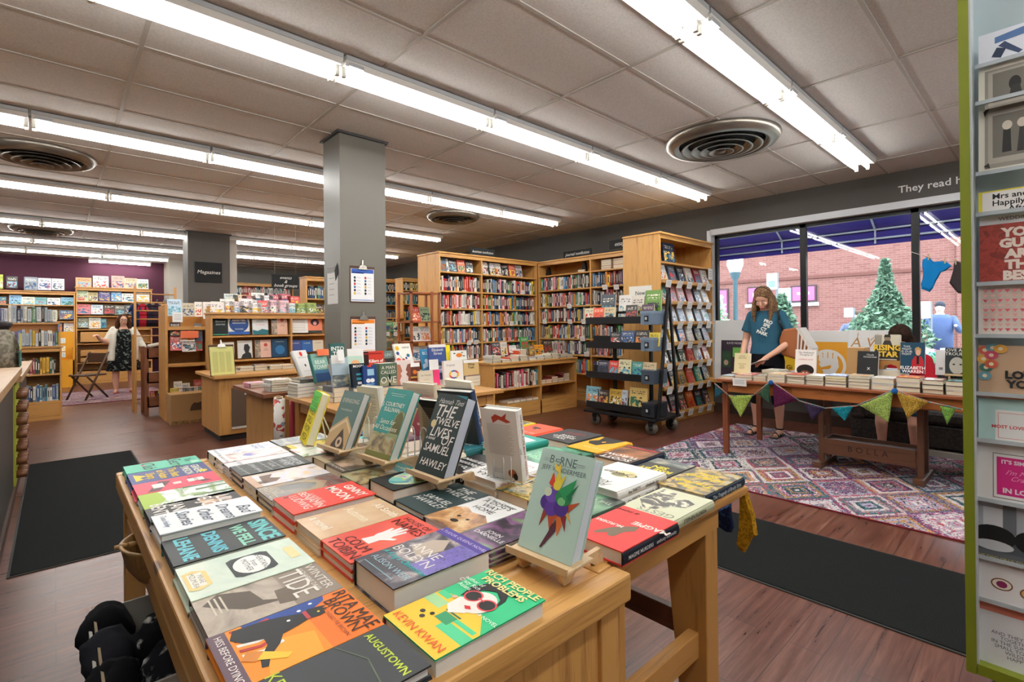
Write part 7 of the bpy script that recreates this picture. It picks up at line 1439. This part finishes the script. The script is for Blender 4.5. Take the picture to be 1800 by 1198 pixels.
# small garments pegged in the window
def outline(name, lab, pts, X, th, mat, group=None):
    ps = [onX(u, v, X) for u, v in pts]; c = (sum(p.y for p in ps)/len(ps), sum(p.z for p in ps)/len(ps))
    vs = []; n_ = len(ps)
    for s, k in ((-1, .86), (-.35, 1), (.35, 1), (1, .86)):
        for p in ps: vs.append((X+s*th/2, c[0]+(p.y-c[0])*k, c[1]+(p.z-c[1])*k))
    fs = [list(range(n_)), list(range(3*n_, 4*n_))[::-1]]+[(j*n_+i, j*n_+(i+1) % n_, (j+1)*n_+(i+1) % n_, (j+1)*n_+i) for j in range(3) for i in range(n_)]
    o = MB().add(vs, fs, mat, False).build(name); return tag(o, lab, 'clothing', group)
outline('baby_bodysuit', 'bright blue baby bodysuit pegged on a line in the window', [(1622,456),(1630,452),(1634,453),(1641,460),(1650,459),(1662,459),(1668,463),(1673,467),(1661,476),(1654,478),(1651,484),(1645,494),(1640,506),(1634,513),(1627,510),(1620,508),(1619,498),(1622,490),(1623,480),(1621,466)], 6.95, .05, fabric('1577b8', None, 40))
outline('baby_bodysuit', 'charcoal baby bodysuit pegged at the right end of the line', [(1677,462),(1682,459),(1690,461),(1700,460),(1714,463),(1712,480),(1708,500),(1696,516),(1684,515),(1676,506),(1669,497),(1673,484),(1676,474)], 6.95, .05, fabric('3a3436', None, 40))
a = MB(); a.path([tuple(onX(u, v, 6.95)) for u, v in ((1600, 442), (1632, 452), (1662, 459), (1680, 459), (1730, 455))], .003, hx('e0dcd4', .6), 5); o = a.build('clothes_line'); tag(o, 'thin line with baby clothes across the right window pane', 'line')
for u, v in ((1632, 451), (1661, 457), (1680, 459)): p = onX(u, v, 6.93); o = MB().box(-.006, -.006, -.035, .006, .006, .03, hx('b8a888', .6)).build('clothes_peg', None, p); tag(o, 'wooden clothes peg on the window line, %s' % {1632: 'left', 1661: 'middle', 1680: 'right'}[u], 'peg', 'clothes pegs on the line')

# ================================================================ greeting card rack at the right edge
RX, RY = 1.887, .180
r = thing('card_rack', 'tall lime green and pale blue greeting card rack at the right edge', 'rack', (0, 0, 0))
gr = hx('77801f', .5); pb_ = hx('b4c4c8', .5)
zb_ = onX(1690, 1175, RX).z
a = MB(); a.box(RX, RY-.022, zb_, RX+.10, RY, 2.45, gr); a.build('side_board', r); MB().box(RX+.002, RY-.026, zb_+.02, RX+.085, RY-.022, 2.45, hx('cdd3d6', .5)).build('side_lining', r)
MB().box(RX+.001, -.75, zb_+.001, RX+.085, RY-.023, zb_+.03, gr).build('bottom_board', r); MB().box(RX+.085, -.75, zb_, RX+.10, RY-.026, 2.45, pb_).build('back_panel', r)
MB().box(RX+.02, -.6, 0, RX+.35, RY-.05, zb_-.02, hx('9a9080', .7)).build('pedestal', r); MB().box(RX+.10, -.75, zb_, RX+.13, RY, 2.45, gr).build('rear_board', r)
CXX = RX+.03
def gcard(lab, vt, vb, arts, base='f2f1ee', u=1720):
    p, q = onX(u, vb, CXX), onX(u, vt, CXX); w_ = .132; h_ = q.z-p.z; t = .004
    c = thing('greeting_card', lab, 'card', group='greeting cards in the rack'); c.matrix_world = lean_matrix(CXX, p.y, p.z, -pi/2, .10, t)
    MB().box(0, 0, 0, w_, h_, t, hx(base, .45) if isinstance(base, str) else base).build('card_stock', c); am = MB(); tm = MB(); z = t+.0003
    for e in arts:
        z += .00015
        if e[0] == 'r': am.add([(e[1]*w_, e[2]*h_, z), (e[3]*w_, e[2]*h_, z), (e[3]*w_, e[4]*h_, z), (e[1]*w_, e[4]*h_, z)], [(0, 1, 2, 3)], hx(e[5], .45) if isinstance(e[5], str) else e[5])
        elif e[0] == 'p': am.add([(a_*w_, b__*h_, z) for a_, b__ in e[1]], [list(range(len(e[1])))], hx(e[2], .45))
        elif e[0] == 'e': am.add([(e[1]*w_+e[3]*cos(2*pi*k/20), e[2]*h_+e[4]*sin(2*pi*k/20), z) for k in range(20)], [list(range(20))], hx(e[5], .45))
        else: text_into(tm, e[1], e[2]*w_, e[3]*h_, e[4], hx(e[5], .45), z=z, **(e[6] if len(e) > 6 else {}))
    if am.v: am.build('print', c)
    if tm.v: tm.build('lettering', c)
    lip = MB(); lip.box(-.006, -.004, t+.001, w_, .007, t+.003, hx('b4bcc0', .15)); lip.build('pocket_lip', c)
def photo(x0, y0, x1, y1, k): return [('r', x0, y0, x1, y1, '8a857c'), ('r', x0+.05, y0+.06, x1-.05, y1-.06, 'a39d92'), ('r', x0+.12, y0+.14, x1-.1, y1-.12, '6a665e')]
gcard('white card with broad navy strokes and a navy square, top of the rack', 62, 118, [('p', [(.25, .8), (.95, .95), (.95, .7), (.25, .6)], '4a6a98'), ('p', [(.3, .5), (.6, .1), (.66, .16), (.4, .6)], '2c3c5c'), ('p', [(.2, .2), (.34, .1), (.42, .36), (.28, .46)], '1c2a44')], 'dfe3ec')
gcard('cream card with an old mounted portrait, its lower half covered', 118, 183, photo(.1, -.2, 1, .85, 0)+[('e', .55, .35, .012, .02, '1c1a18'), ('p', [(.46, .0), (.66, .0), (.62, .3), (.5, .3)], '2a2826')], 'dedbcb')
gcard('cream card with an old photograph of two standing people', 183, 307, photo(.1, .06, 1, .93, 0)+[('p', [(.36, .26), (.50, .26), (.49, .58), (.38, .58)], '23211f'), ('e', .44, .64, .010, .013, 'c8bfb0'), ('p', [(.58, .24), (.78, .24), (.70, .58), (.62, .58)], '2c2a28'), ('e', .66, .64, .010, .013, 'c8bfb0'), ('p', [(.08, .9), (.18, .94), (.1, .82)], '1c1a18'), ('p', [(.08, .1), (.18, .06), (.16, .14)], '1c1a18')], 'dedbcb')
gcard('yellow-bordered card with black capital wedding wishes', 338, 378, [('r', .06, 0, 1, .94, 'eceae6'), ('t', 'Mrs and Mrs\nHappily Ever\nAfter', .62, .42, .03, '17171a', dict(bold=.02, fit=.108))], 'd8ca3c')
gcard('rust red patterned card with cream block capitals', 380, 500, [('r', 0, 0, 1, .87, art('rust_leaves', [(.4, '8a3a34'), (.52, 'a8483e'), (.62, '7a3430')], 40)), ('t', 'WEDDING', .55, .94, .014, '4a4a50'), ('t', 'YOU\nGUYS\nARE\nTHE\nBEST', .62, .42, .036, 'e8dcd0', dict(bold=.06, fit=.085))], 'e9eaee', u=1722)
tri = [('r', 0, 0, 1, 1, 'efe6dc')]
for i in range(9):
    for j in range(9): tri.append(('p', [(.07+.11*j, .16+.092*i), (.16+.11*j, .16+.092*i), (.115+.11*j, .10+.092*i)], ['d8787a', 'e8a8a0', 'c8505c', 'edc4b8'][(i*3+j*2) % 4]))
gcard('cream card covered in rows of small pink triangles', 501, 591, tri, 'efe6dc')
fl = []
for k, (x, y) in enumerate([(.10, .9), (.22, .95), (.08, .72), (.2, .8), (.12, .55), (.2, .62), (.1, .38), (.34, .93), (.85, .93), (.95, .85)]): fl += [('e', x, y, .014, .012, ['d8684c', '6a9aa8', 'e0a84c', 'c8506a', '4a7a6a'][k % 5]), ('e', x, y, .005, .005, 'f0e0c0')]
gcard('kraft brown card with bright flowers and dark capitals', 606, 692, fl+[('t', 'LOVE\nYOU', .66, .32, .028, '232426', dict(bold=.05))], 'c4a688')
gcard('mint card with a coral framed white label', 693, 773, [('r', .26, .05, 1, .70, 'eef0ee'), ('r', .30, .10, 1, .64, 'e08a84'), ('r', .31, .11, 1, .63, 'eef0ee'), ('t', 'MOST LOVING MOTHER', .7, .34, .012, 'c8484c', dict(bold=.03)), ('r', 0, .94, 1, 1, 'f0b8a0')], 'b9dcd8')
gcard('white card with a magenta panel and ornate frame', 776, 876, [('r', .24, .08, 1, .84, '8a8a8a'), ('r', .255, .095, 1, .825, 'f0f0ee'), ('r', .30, .14, 1, .78, 'cc2c7c'), ('t', "IT'S SIMPLE", .62, .70, .014, 'f4e4ec', dict(bold=.04)), ('t', "I'm Madly\nCrazily", .68, .48, .026, 'f0b0cc', dict(shear=.5, fit=.07)), ('t', 'IN LOVE', .64, .22, .018, 'f4e4ec', dict(bold=.04))], 'efefec', u=1718)
gcard('black and white photo card of two cats curled in bowls', 880, 976, [('r', 0, .45, 1, 1, 'a8adb4'), ('r', .12, .55, .42, .92, 'd8dce0'), ('r', .42, .5, .62, 1, '6a6e74'), ('e', .28, .42, .045, .03, '17181a'), ('e', .28, .26, .04, .014, 'c8ccd0'), ('e', .85, .42, .035, .03, '17181a'), ('r', 0, .0, 1, .16, '5a5e64'), ('t', 'THE TWO OF US TOGETHER', .5, .05, .010, 'c8b83c')], '4a4e54', u=1715)
gcard('white card with drawn slices of toast and jam', 978, 1049, [('e', .42, .48, .022, .016, '7a5434'), ('e', .42, .48, .019, .013, 'f0e8dc'), ('e', .42, .48, .011, .009, '8a2c5a'), ('e', .85, .40, .022, .016, '7a5434'), ('e', .85, .40, .019, .013, 'd8a86a')], 'f0f0f0', u=1713)
gcard('white card with a coral band and grey stacked capitals', 1050, 1160, [('r', 0, .84, 1, .96, 'ee9480'), ('t', 'AND THEY WERE\nTOGETHER\nIN THE SUN AND\nSMALL TOWNS\nWILDLY\nHAPPY', .66, .38, .022, '6a6e74', dict(fit=.10))], 'eceef0', u=1711)

# ================================================================ people
SK = hx('d8a58c', .5)
def body(mb, parent, vx=.007, name='body'):
    o = mb.build(name, parent); rm = o.modifiers.new('r', 'REMESH'); rm.mode = 'VOXEL'; rm.voxel_size = vx; rm.use_smooth_shade = True
    sm = o.modifiers.new('s', 'SMOOTH'); sm.iterations = 4; sm.factor = .5; return o
def head(mb, c, s=1., pitch=0):
    """skull, jaw, nose, ears; faces -y, pitch>0 looks down"""
    R_ = Matrix.Translation(c) @ Matrix.Rotation(pitch, 4, 'X'); old = mb.X; mb.X = R_ @ Matrix.Scale(s, 4)
    mb.ball((0, .012, .035), (.074, .092, .085), SK, 20, 14); mb.ball((0, -.012, -.03), (.060, .072, .075), SK, 20, 12); mb.ball((0, -.04, -.075), (.032, .030, .028), SK, 14, 8)
    mb.tube((0, -.082, .015), (0, -.104, -.022), .008, SK, .013, 10); mb.ball((0, -.100, -.024), (.014, .012, .010), SK, 12, 8)
    for s_ in (1, -1): mb.ball((s_*.076, .01, -.005), (.010, .018, .028), SK, 10, 8); mb.ball((s_*.036, -.066, -.02), (.024, .018, .02), SK, 10, 8)
    mb.ball((0, -.086, -.052), (.022, .010, .008), SK, 12, 6); mb.X = old
    return R_ @ Matrix.Scale(s, 4)
def facebits(M, parent, glasses=False):
    a = MB(); a.X = M
    for s_ in (1, -1): a.ball((s_*.030, -.078, .012), (.012, .007, .007), hx('efeae4', .3), 10, 6); a.ball((s_*.030, -.084, .012), (.005, .004, .005), hx('3a2a20', .3), 8, 6)
    a.build('eyes', parent)
    a = MB(); a.X = M; a.ball((0, -.093, -.052), (.021, .007, .006), hx('a8544c', .4), 10, 6); a.build('lips', parent)
    a = MB(); a.X = M
    for s_ in (1, -1): a.tube((s_*.016, -.086, .030), (s_*.045, -.080, .032), .0035, hx('5a3f2a', .8), n=6)
    a.build('eyebrows', parent)
    if glasses:
        a = MB(); a.X = M; g_ = hx('1c1a1a', .3)
        for s_ in (1, -1):
            pts = [(s_*.034+.026*cos(t), -.096, .010+.019*sin(t)) for t in [k*pi/8 for k in range(17)]]; a.path(pts, .003, g_, 6); a.tube((s_*.06, -.094, .014), (s_*.078, .0, .012), .0025, g_, n=6)
        a.tube((-.008, -.097, .014), (.008, -.097, .014), .003, g_, n=6); a.build('glasses', parent)
def hand(mb, wrist, dirv, palm_n, side, s=1., curl=.5):
    """wrist point, finger direction, palm normal (towards the held thing), thumb side +-1"""
    w = Vector(wrist); d = Vector(dirv).normalized(); n = Vector(palm_n).normalized(); l = d.cross(n).normalized()*side
    pc = w+d*.045*s
    mb.chain([tuple(w)+(.024*s,), tuple(pc+l*.012*s)+(.027*s,)], SK, 10)
    for k, (off, L, r_) in enumerate(((.030, .066, .0088), (.011, .076, .0092), (-.009, .070, .0088), (-.028, .055, .0078))):
        b0 = w+d*.075*s+l*off*s; q = b0; pts = [tuple(w+d*.035*s+l*off*.8*s)+(.011*s,), tuple(b0)+(r_*s*1.1,)]; dd = d.copy()
        for j in range(3):
            dd = (dd*cos(curl*.5*(1+.15*k))+n*sin(curl*.5*(1+.15*k))).normalized(); q = q+dd*L/3*s; pts.append(tuple(q)+(r_*s*(1-.12*j),))
            n2 = n
        mb.chain(pts, SK, 8)
    t0 = w+d*.022*s+l*.022*s; t1 = t0+(l*.75+d*.6+n*.3).normalized()*.034*s; t2 = t1+(d*.85+l*.2+n*.5).normalized()*.028*s
    mb.chain([tuple(t0)+(.012*s,), tuple(t1)+(.0105*s,), tuple(t2)+(.009*s,)], SK, 8)
# --- browsing woman by the window table
wr = thing('person', 'woman in a teal printed t-shirt bending her head over books at the window', 'person', (6.07, 2.27, 0), -pi/2)
b1 = MB()
b1.loft([(0, .02, .86, .155, .115), (0, .02, .95, .165, .115), (0, .01, 1.06, .135, .10), (0, 0, 1.2, .15, .105), (0, 0, 1.32, .165, .10), (0, .01, 1.40, .12, .075), (0, 0, 1.44, .055, .055)], SK, 20)
b1.chain([(0, .0, 1.42, .052), (0, -.045, 1.50, .050)], SK)
HM = head(b1, (0, -.075, 1.565), 1.05, .62)
b1.chain([(-.165, .01, 1.36, .055), (-.215, .02, 1.22, .045), (-.235, .02, 1.09, .040), (-.215, -.12, .95, .034), (-.175, -.27, .84, .026)], SK)
hand(b1, (-.175, -.27, .84), (.25, -.75, -.45), (0, -.2, -1), -1, .95, .3)
b1.chain([(.165, .01, 1.36, .055), (.225, .02, 1.22, .045), (.25, .0, 1.08, .040), (.175, -.16, .98, .033), (.095, -.30, .90, .026)], SK)
hand(b1, (.095, -.30, .90), (-.55, -.6, -.5), (-.3, -.1, -1), 1, .95, .7)
for s_, fx, fy in ((-1, -.13, -.02), (1, .125, -.06)):
    b1.chain([(s_*.09, .02, .88, .09), (s_*.10, .01, .66, .075), (fx*.9, 0, .47, .054), (fx, .02, .34, .056), (fx, .03, .20, .042), (fx, .03, .09, .034)], SK); b1.chain([(fx, .04, .05, .034), (fx*1.05, -.06, .038, .032), (fx*1.1, -.15, .026, .024)], SK)
    for k in range(5): b1.ball((fx*1.1+s_*(-.028+.014*k), -.17+.006*k*(1), .020), .010, SK, 8, 6)
body(b1, wr, .0065)
facebits(HM, wr)
hr = fabric('7f6348', '5c4330', 50)
a = MB(); a.X = HM; a.ball((0, .028, .052), (.088, .100, .088), hr, 20, 12); a.ball((0, .075, .0), (.085, .05, .10), hr, 16, 10); a.X = None
for s_ in (1, -1): a.chain([(s_*.078, -.075, 1.60, .026), (s_*.092, -.095, 1.50, .028), (s_*.095, -.105, 1.40, .026), (s_*.085, -.115, 1.31, .012)], hr); a.chain([(s_*.07, -.02, 1.58, .045), (s_*.095, -.01, 1.48, .042), (s_*.10, -.02, 1.40, .03), (s_*.095, -.05, 1.34, .012)], hr)
a.chain([(0, .02, 1.60, .07), (0, .055, 1.50, .06), (0, .07, 1.40, .04)], hr)
o = a.build('hair', wr); rm = o.modifiers.new('r', 'REMESH'); rm.mode = 'VOXEL'; rm.voxel_size = .008; rm.use_smooth_shade = True
a = MB(); a.X = HM; a.path([(.085*cos(t), .02, .06+.085*sin(t)) for t in [k*pi/10 for k in range(11)]], .004, hx('3a2a24', .3), 6); a.build('sunglasses_band', wr)
tee = fabric('2f5a70', None, 90)
a = MB(); a.loft([(0, .015, .93, .185, .135), (0, .01, 1.06, .158, .122), (0, 0, 1.2, .172, .128), (0, 0, 1.32, .185, .118), (0, .01, 1.40, .155, .09), (0, .005, 1.435, .085, .072)], tee, 24)
for s_ in (1, -1): a.chain([(s_*.150, .01, 1.375, .068), (s_*.205, .02, 1.25, .062)], tee); a.tube((s_*.205, .02, 1.25), (s_*.222, .02, 1.19), .062, tee, .068)
o = a.build('t_shirt', wr); rm = o.modifiers.new('r', 'REMESH'); rm.mode = 'VOXEL'; rm.voxel_size = .008; rm.use_smooth_shade = True; o.modifiers.new('s', 'SMOOTH').iterations = 6
mb = MB(); wt_ = hx('e8ece8', .7)
for k, s in enumerate(('PRO', 'SPE', 'CT', 'PARK')): text_into(mb, s, .015-.018*k+(.015 if k < 2 else 0), .05-.042*k, .05, wt_, rot=-.35 if k != 9 else 0, bold=.05)
o = mb.build('shirt_lettering', wr, (.045, -.136, 1.255), (pi/2-.02, 0, 0))
bk_ = fabric('15151a', None, 60)
a = MB(); a.loft([(0, .02, .80, .185, .14), (0, .02, .90, .18, .135), (0, .02, .975, .165, .125)], bk_, 20)
for s_, fx in ((-1, -.13), (1, .125)): a.chain([(s_*.09, .02, .86, .10), (s_*.10, .01, .66, .09), (fx*.92, .01, .50, .072), (fx*.95, .01, .40, .070)], bk_)
o = a.build('capri_trousers', wr); rm = o.modifiers.new('r', 'REMESH'); rm.mode = 'VOXEL'; rm.voxel_size = .01; rm.use_smooth_shade = True
for s_, fx in ((-1, -.13), (1, .125)):
    a = MB(); bl2 = hx('1c1a1a', .6); a.prism([(fx*1.07-.045, -.19), (fx*1.07+.045, -.19), (fx*1.03+.035, .07), (fx*1.03-.035, .07)], .0, .016, bl2)
    for yy in (-.12, -.06): a.tube((fx*1.08-.042, yy, .012), (fx*1.08, yy, .064), .009, bl2, n=6); a.tube((fx*1.08+.042, yy, .012), (fx*1.08, yy, .064), .009, bl2, n=6)
    a.path([(fx+.04*cos(t), .03+.045*sin(t), .085) for t in [k*pi/6 for k in range(13)]], .008, bl2, 6); a.build('sandal', wr)
# tote bag on her shoulder
r = thing('tote_bag', 'tan leather and striped canvas tote bag on the browsing womans shoulder', 'bag', (6.07, 2.27, 0), -pi/2)
a = MB(); a.prism([(.18, .93), (.44, .86), (.47, 1.0), (.34, 1.24), (.20, 1.22), (.16, 1.1)], -.07, .09, hx('9a5c34', .5), axis=1); a.build('leather_side', r, bevel=.02)
a = MB(); a.prism([(.34, 1.235), (.47, 1.0), (.455, .885), (.50, .95), (.50, 1.02), (.38, 1.24)], -.08, .12, fabric('dcd8d2', 'dcd8d2', 40), axis=1); st = hx('6a4a3c', .7)
a.build('canvas_side', r)
a = MB()
for k in range(4): a.prism([(.36+.035*k, 1.21-.05*k), (.375+.035*k, 1.20-.05*k), (.36+.03*k, .93), (.345+.03*k, .93)], -.083, -.079, hx('e4e0da', .7), axis=1)
a.build('stripes', r)
a = MB(); a.path([(.20, -.05, 1.20), (.17, -.085, 1.32), (.155, -.05, 1.425), (.155, .02, 1.44), (.17, .09, 1.36), (.22, .08, 1.20)], .011, hx('17171c', .6), 8); a.build('strap', r)
# open magazine in her hands
r = thing('open_magazine', 'open magazine held by the browsing woman over the window table', 'magazine', (6.07, 2.27, 0), -pi/2)
a = MB(); a.prism([(-.12, -.50), (.02, -.50), (.02, -.30), (-.12, -.30)], .0, .004, hx('e4e2de', .6)); o = a.build('left_pages', r, (0, 0, .835), (0, -.25, 0))
a = MB(); a.prism([(.02, -.50), (.15, -.50), (.15, -.30), (.02, -.30)], .0, .004, hx('c8c6cc', .6)); o = a.build('right_pages', r, (0, 0, .84), (0, -.35, 0))
# --- seated person behind the table
sr = thing('person', 'seated person with dark brown hair and a red top on the sofa, head down', 'person', (6.50, onX(1592, 640, 6.5).y, 0), -pi/2)
b2 = MB()
b2.loft([(0, .05, .50, .17, .14), (0, .02, .66, .16, .12), (0, -.06, .85, .17, .11), (0, -.11, .96, .13, .08), (0, -.13, 1.0, .06, .06)], SK, 20)
b2.chain([(0, -.13, .99, .05), (0, -.20, 1.06, .05)], SK); HM2 = head(b2, (0, -.24, 1.11), 1.05, .8)
for s_ in (1, -1):
    b2.chain([(s_*.09, .05, .54, .085), (s_*.12, -.35, .52, .065), (s_*.13, -.42, .30, .055), (s_*.13, -.40, .09, .036)], SK); b2.chain([(s_*.13, -.38, .045, .034), (s_*.14, -.52, .03, .026)], SK)
b2.chain([(-.17, -.10, .90, .05), (-.22, -.16, .68, .042), (-.12, -.36, .64, .03)], SK); b2.chain([(.17, -.10, .90, .05), (.24, -.16, .68, .042), (.14, -.36, .64, .03)], SK)
hand(b2, (-.12, -.36, .64), (.3, -.8, -.2), (0, 0, -1), -1, .95, .5); hand(b2, (.14, -.36, .64), (-.3, -.8, -.2), (0, 0, -1), 1, .95, .5)
body(b2, sr, .009); facebits(HM2, sr)
hd_ = fabric('33221a', '241712', 50)
a = MB(); a.X = HM2; a.ball((0, .03, .05), (.092, .105, .095), hd_, 20, 12); a.X = None
for s_ in (1, -1): a.chain([(s_*.085, -.24, 1.13, .032), (s_*.10, -.26, 1.02, .03), (s_*.10, -.26, .92, .014)], hd_)
o = a.build('hair', sr); rm = o.modifiers.new('r', 'REMESH'); rm.mode = 'VOXEL'; rm.voxel_size = .009; rm.use_smooth_shade = True
rd = fabric('a8202c', None, 60)
a = MB(); a.loft([(0, .05, .49, .19, .165), (0, .02, .66, .18, .14), (0, -.06, .85, .19, .13), (0, -.11, .965, .15, .095), (0, -.125, .99, .08, .07)], rd, 22)
for s_ in (1, -1): a.chain([(s_*.165, -.10, .90, .07), (s_*.225, -.16, .70, .058), (s_*.17, -.28, .66, .05)], rd)
o = a.build('top', sr); rm = o.modifiers.new('r', 'REMESH'); rm.mode = 'VOXEL'; rm.voxel_size = .01; rm.use_smooth_shade = True
dn = fabric('4a6f96', None, 60); a = MB()
for s_ in (1, -1): a.chain([(s_*.09, .05, .54, .10), (s_*.12, -.34, .53, .082), (s_*.13, -.40, .44, .075)], dn)
o = a.build('denim_shorts', sr)
# --- woman at the back
wl = thing('person', 'woman in a black floral dress and cream cardigan standing on the far rug', 'person', (1.03, 12.75, 0), .0)
b3 = MB()
b3.loft([(0, .02, .72, .17, .13), (0, .02, .84, .20, .15), (0, .01, .98, .17, .14), (0, 0, 1.12, .175, .13), (0, 0, 1.22, .17, .11), (0, .01, 1.29, .12, .075), (0, 0, 1.33, .055, .055)], SK, 20)
b3.chain([(0, 0, 1.31, .053), (0, -.01, 1.38, .052)], SK); HM3 = head(b3, (0, -.02, 1.455), 1.0, .02)
b3.chain([(-.165, .01, 1.25, .058), (-.27, -.03, 1.04, .050), (-.38, -.16, 1.10, .036), (-.42, -.24, 1.16, .027)], SK); hand(b3, (-.42, -.24, 1.16), (-.35, -.7, .15), (0, 0, -1), 1, .95, .5)
b3.chain([(.165, .01, 1.25, .058), (.26, .02, 1.02, .050), (.34, -.10, .88, .036), (.38, -.17, .83, .027)], SK); hand(b3, (.38, -.17, .83), (.3, -.6, -.5), (-1, 0, 0), 1, .95, .5)
for s_ in (1, -1):
    b3.chain([(s_*.10, .02, .74, .10), (s_*.12, .01, .52, .08), (s_*.125, 0, .40, .060), (s_*.125, .02, .28, .062), (s_*.12, .03, .10, .038)], SK); b3.chain([(s_*.12, .03, .05, .036), (s_*.14, -.12, .03, .028)], SK)
body(b3, wl, .010); facebits(HM3, wl, True)
hb = fabric('4a2c1c', '35200f', 50)
a = MB(); a.X = HM3; a.ball((0, .03, .045), (.088, .10, .092), hb, 20, 12); a.X = None
for s_ in (1, -1): a.chain([(s_*.075, -.0, 1.49, .038), (s_*.098, -.01, 1.38, .040), (s_*.105, -.03, 1.28, .036), (s_*.10, -.05, 1.22, .018)], hb)
a.chain([(0, .06, 1.47, .07), (0, .075, 1.34, .07), (0, .07, 1.24, .04)], hb)
o = a.build('hair', wl); rm = o.modifiers.new('r', 'REMESH'); rm.mode = 'VOXEL'; rm.voxel_size = .01; rm.use_smooth_shade = True
fd = fabric('17181a', '7a857a', 22, th=.60)
a = MB(); a.loft([(0, .02, .45, .28, .22), (0, .02, .62, .255, .20), (0, .02, .80, .225, .17), (0, .01, .98, .185, .155), (0, 0, 1.12, .188, .145), (0, 0, 1.22, .178, .12), (0, .01, 1.285, .11, .08)], fd, 28); a.build('dress', wl)
cc = fabric('e4dfd0', None, 50); a = MB()
for s_ in (1, -1):
    a.chain([(s_*.15, .01, 1.27, .074), (s_*(.265 if s_ < 0 else .255), -.01, 1.06, .066)], cc)
    if s_ > 0: a.chain([(.255, .01, 1.05, .064), (.325, -.08, .92, .05)], cc)
    a.loft([(s_*.185, -.0, .66, .065, .17), (s_*.185, -.0, .88, .062, .165), (s_*.165, -.01, 1.05, .058, .155), (s_*.155, -.01, 1.2, .058, .13), (s_*.12, 0, 1.29, .05, .09)], cc, 16)
a.loft([(0, .10, .72, .20, .10), (0, .09, 1.0, .17, .09), (0, .06, 1.25, .15, .08), (0, .04, 1.31, .08, .05)], cc, 16)
o = a.build('cardigan', wl); rm = o.modifiers.new('r', 'REMESH'); rm.mode = 'VOXEL'; rm.voxel_size = .01; rm.use_smooth_shade = True; o.modifiers.new('s', 'SMOOTH').iterations = 4
for s_ in (1, -1): a = MB(); a.loft([(s_*.13, -.04, .0, .045, .12), (s_*.13, -.04, .02, .047, .122), (s_*.13, -.05, .05, .03, .09)], hx('a8584c', .5), 14); a.build('shoe', wl)

KX = 1.71
o = outline('knitted_pennant', 'mustard yellow knitted pennant hanging from the oak table corner', [(1302, 862), (1312, 855), (1318, 880), (1326, 905), (1331, 940), (1322, 946), (1316, 958), (1310, 970), (1300, 964), (1296, 955), (1300, 930), (1302, 890)], KX, .03, fabric('b98a1c', '8f6812', 120)); o['category'] = 'bunting'
o = outline('knitted_pennant', 'navy knitted pennant hanging under the oak table edge', [(1251, 905), (1262, 896), (1285, 884), (1286, 905), (1290, 925), (1286, 935), (1277, 934), (1264, 925), (1253, 912)], 1.74, .02, fabric('1f2c56', '3a5a8a', 60, th=.6)); o['category'] = 'bunting'

# star printed on the ochre book of the cart
p, q = onX(1105, 714, 5.12), onX(1136, 683, 5.12); w_ = p.y-q.y
a = MB(); R1 = .045
a.prism([(R1*(1 if k % 2 == 0 else .42)*sin(k*pi/5), R1*(1 if k % 2 == 0 else .42)*cos(k*pi/5)) for k in range(10)][::-1], -.001, 0, hx('15130f', .6), axis=1)
for o_ in bpy.data.objects:
    if o_.name.startswith('face_out_book') and str(o_.get('label', '')).find('lowest tray') > 0 and abs(o_.matrix_world.translation.y-p.y) < .004:
        s_ = a.build('star_print'); bpy.context.view_layer.update(); M_ = o_.matrix_world.copy(); s_.parent = o_
        sc_ = M_.to_scale(); s_.matrix_parent_inverse = Matrix.Identity(4); s_.location = (.5, -.06, .42); s_.scale = (1/sc_.x, 1/sc_.y, 1/sc_.z); break
place_spines(300)
print('objects', len(bpy.data.objects))
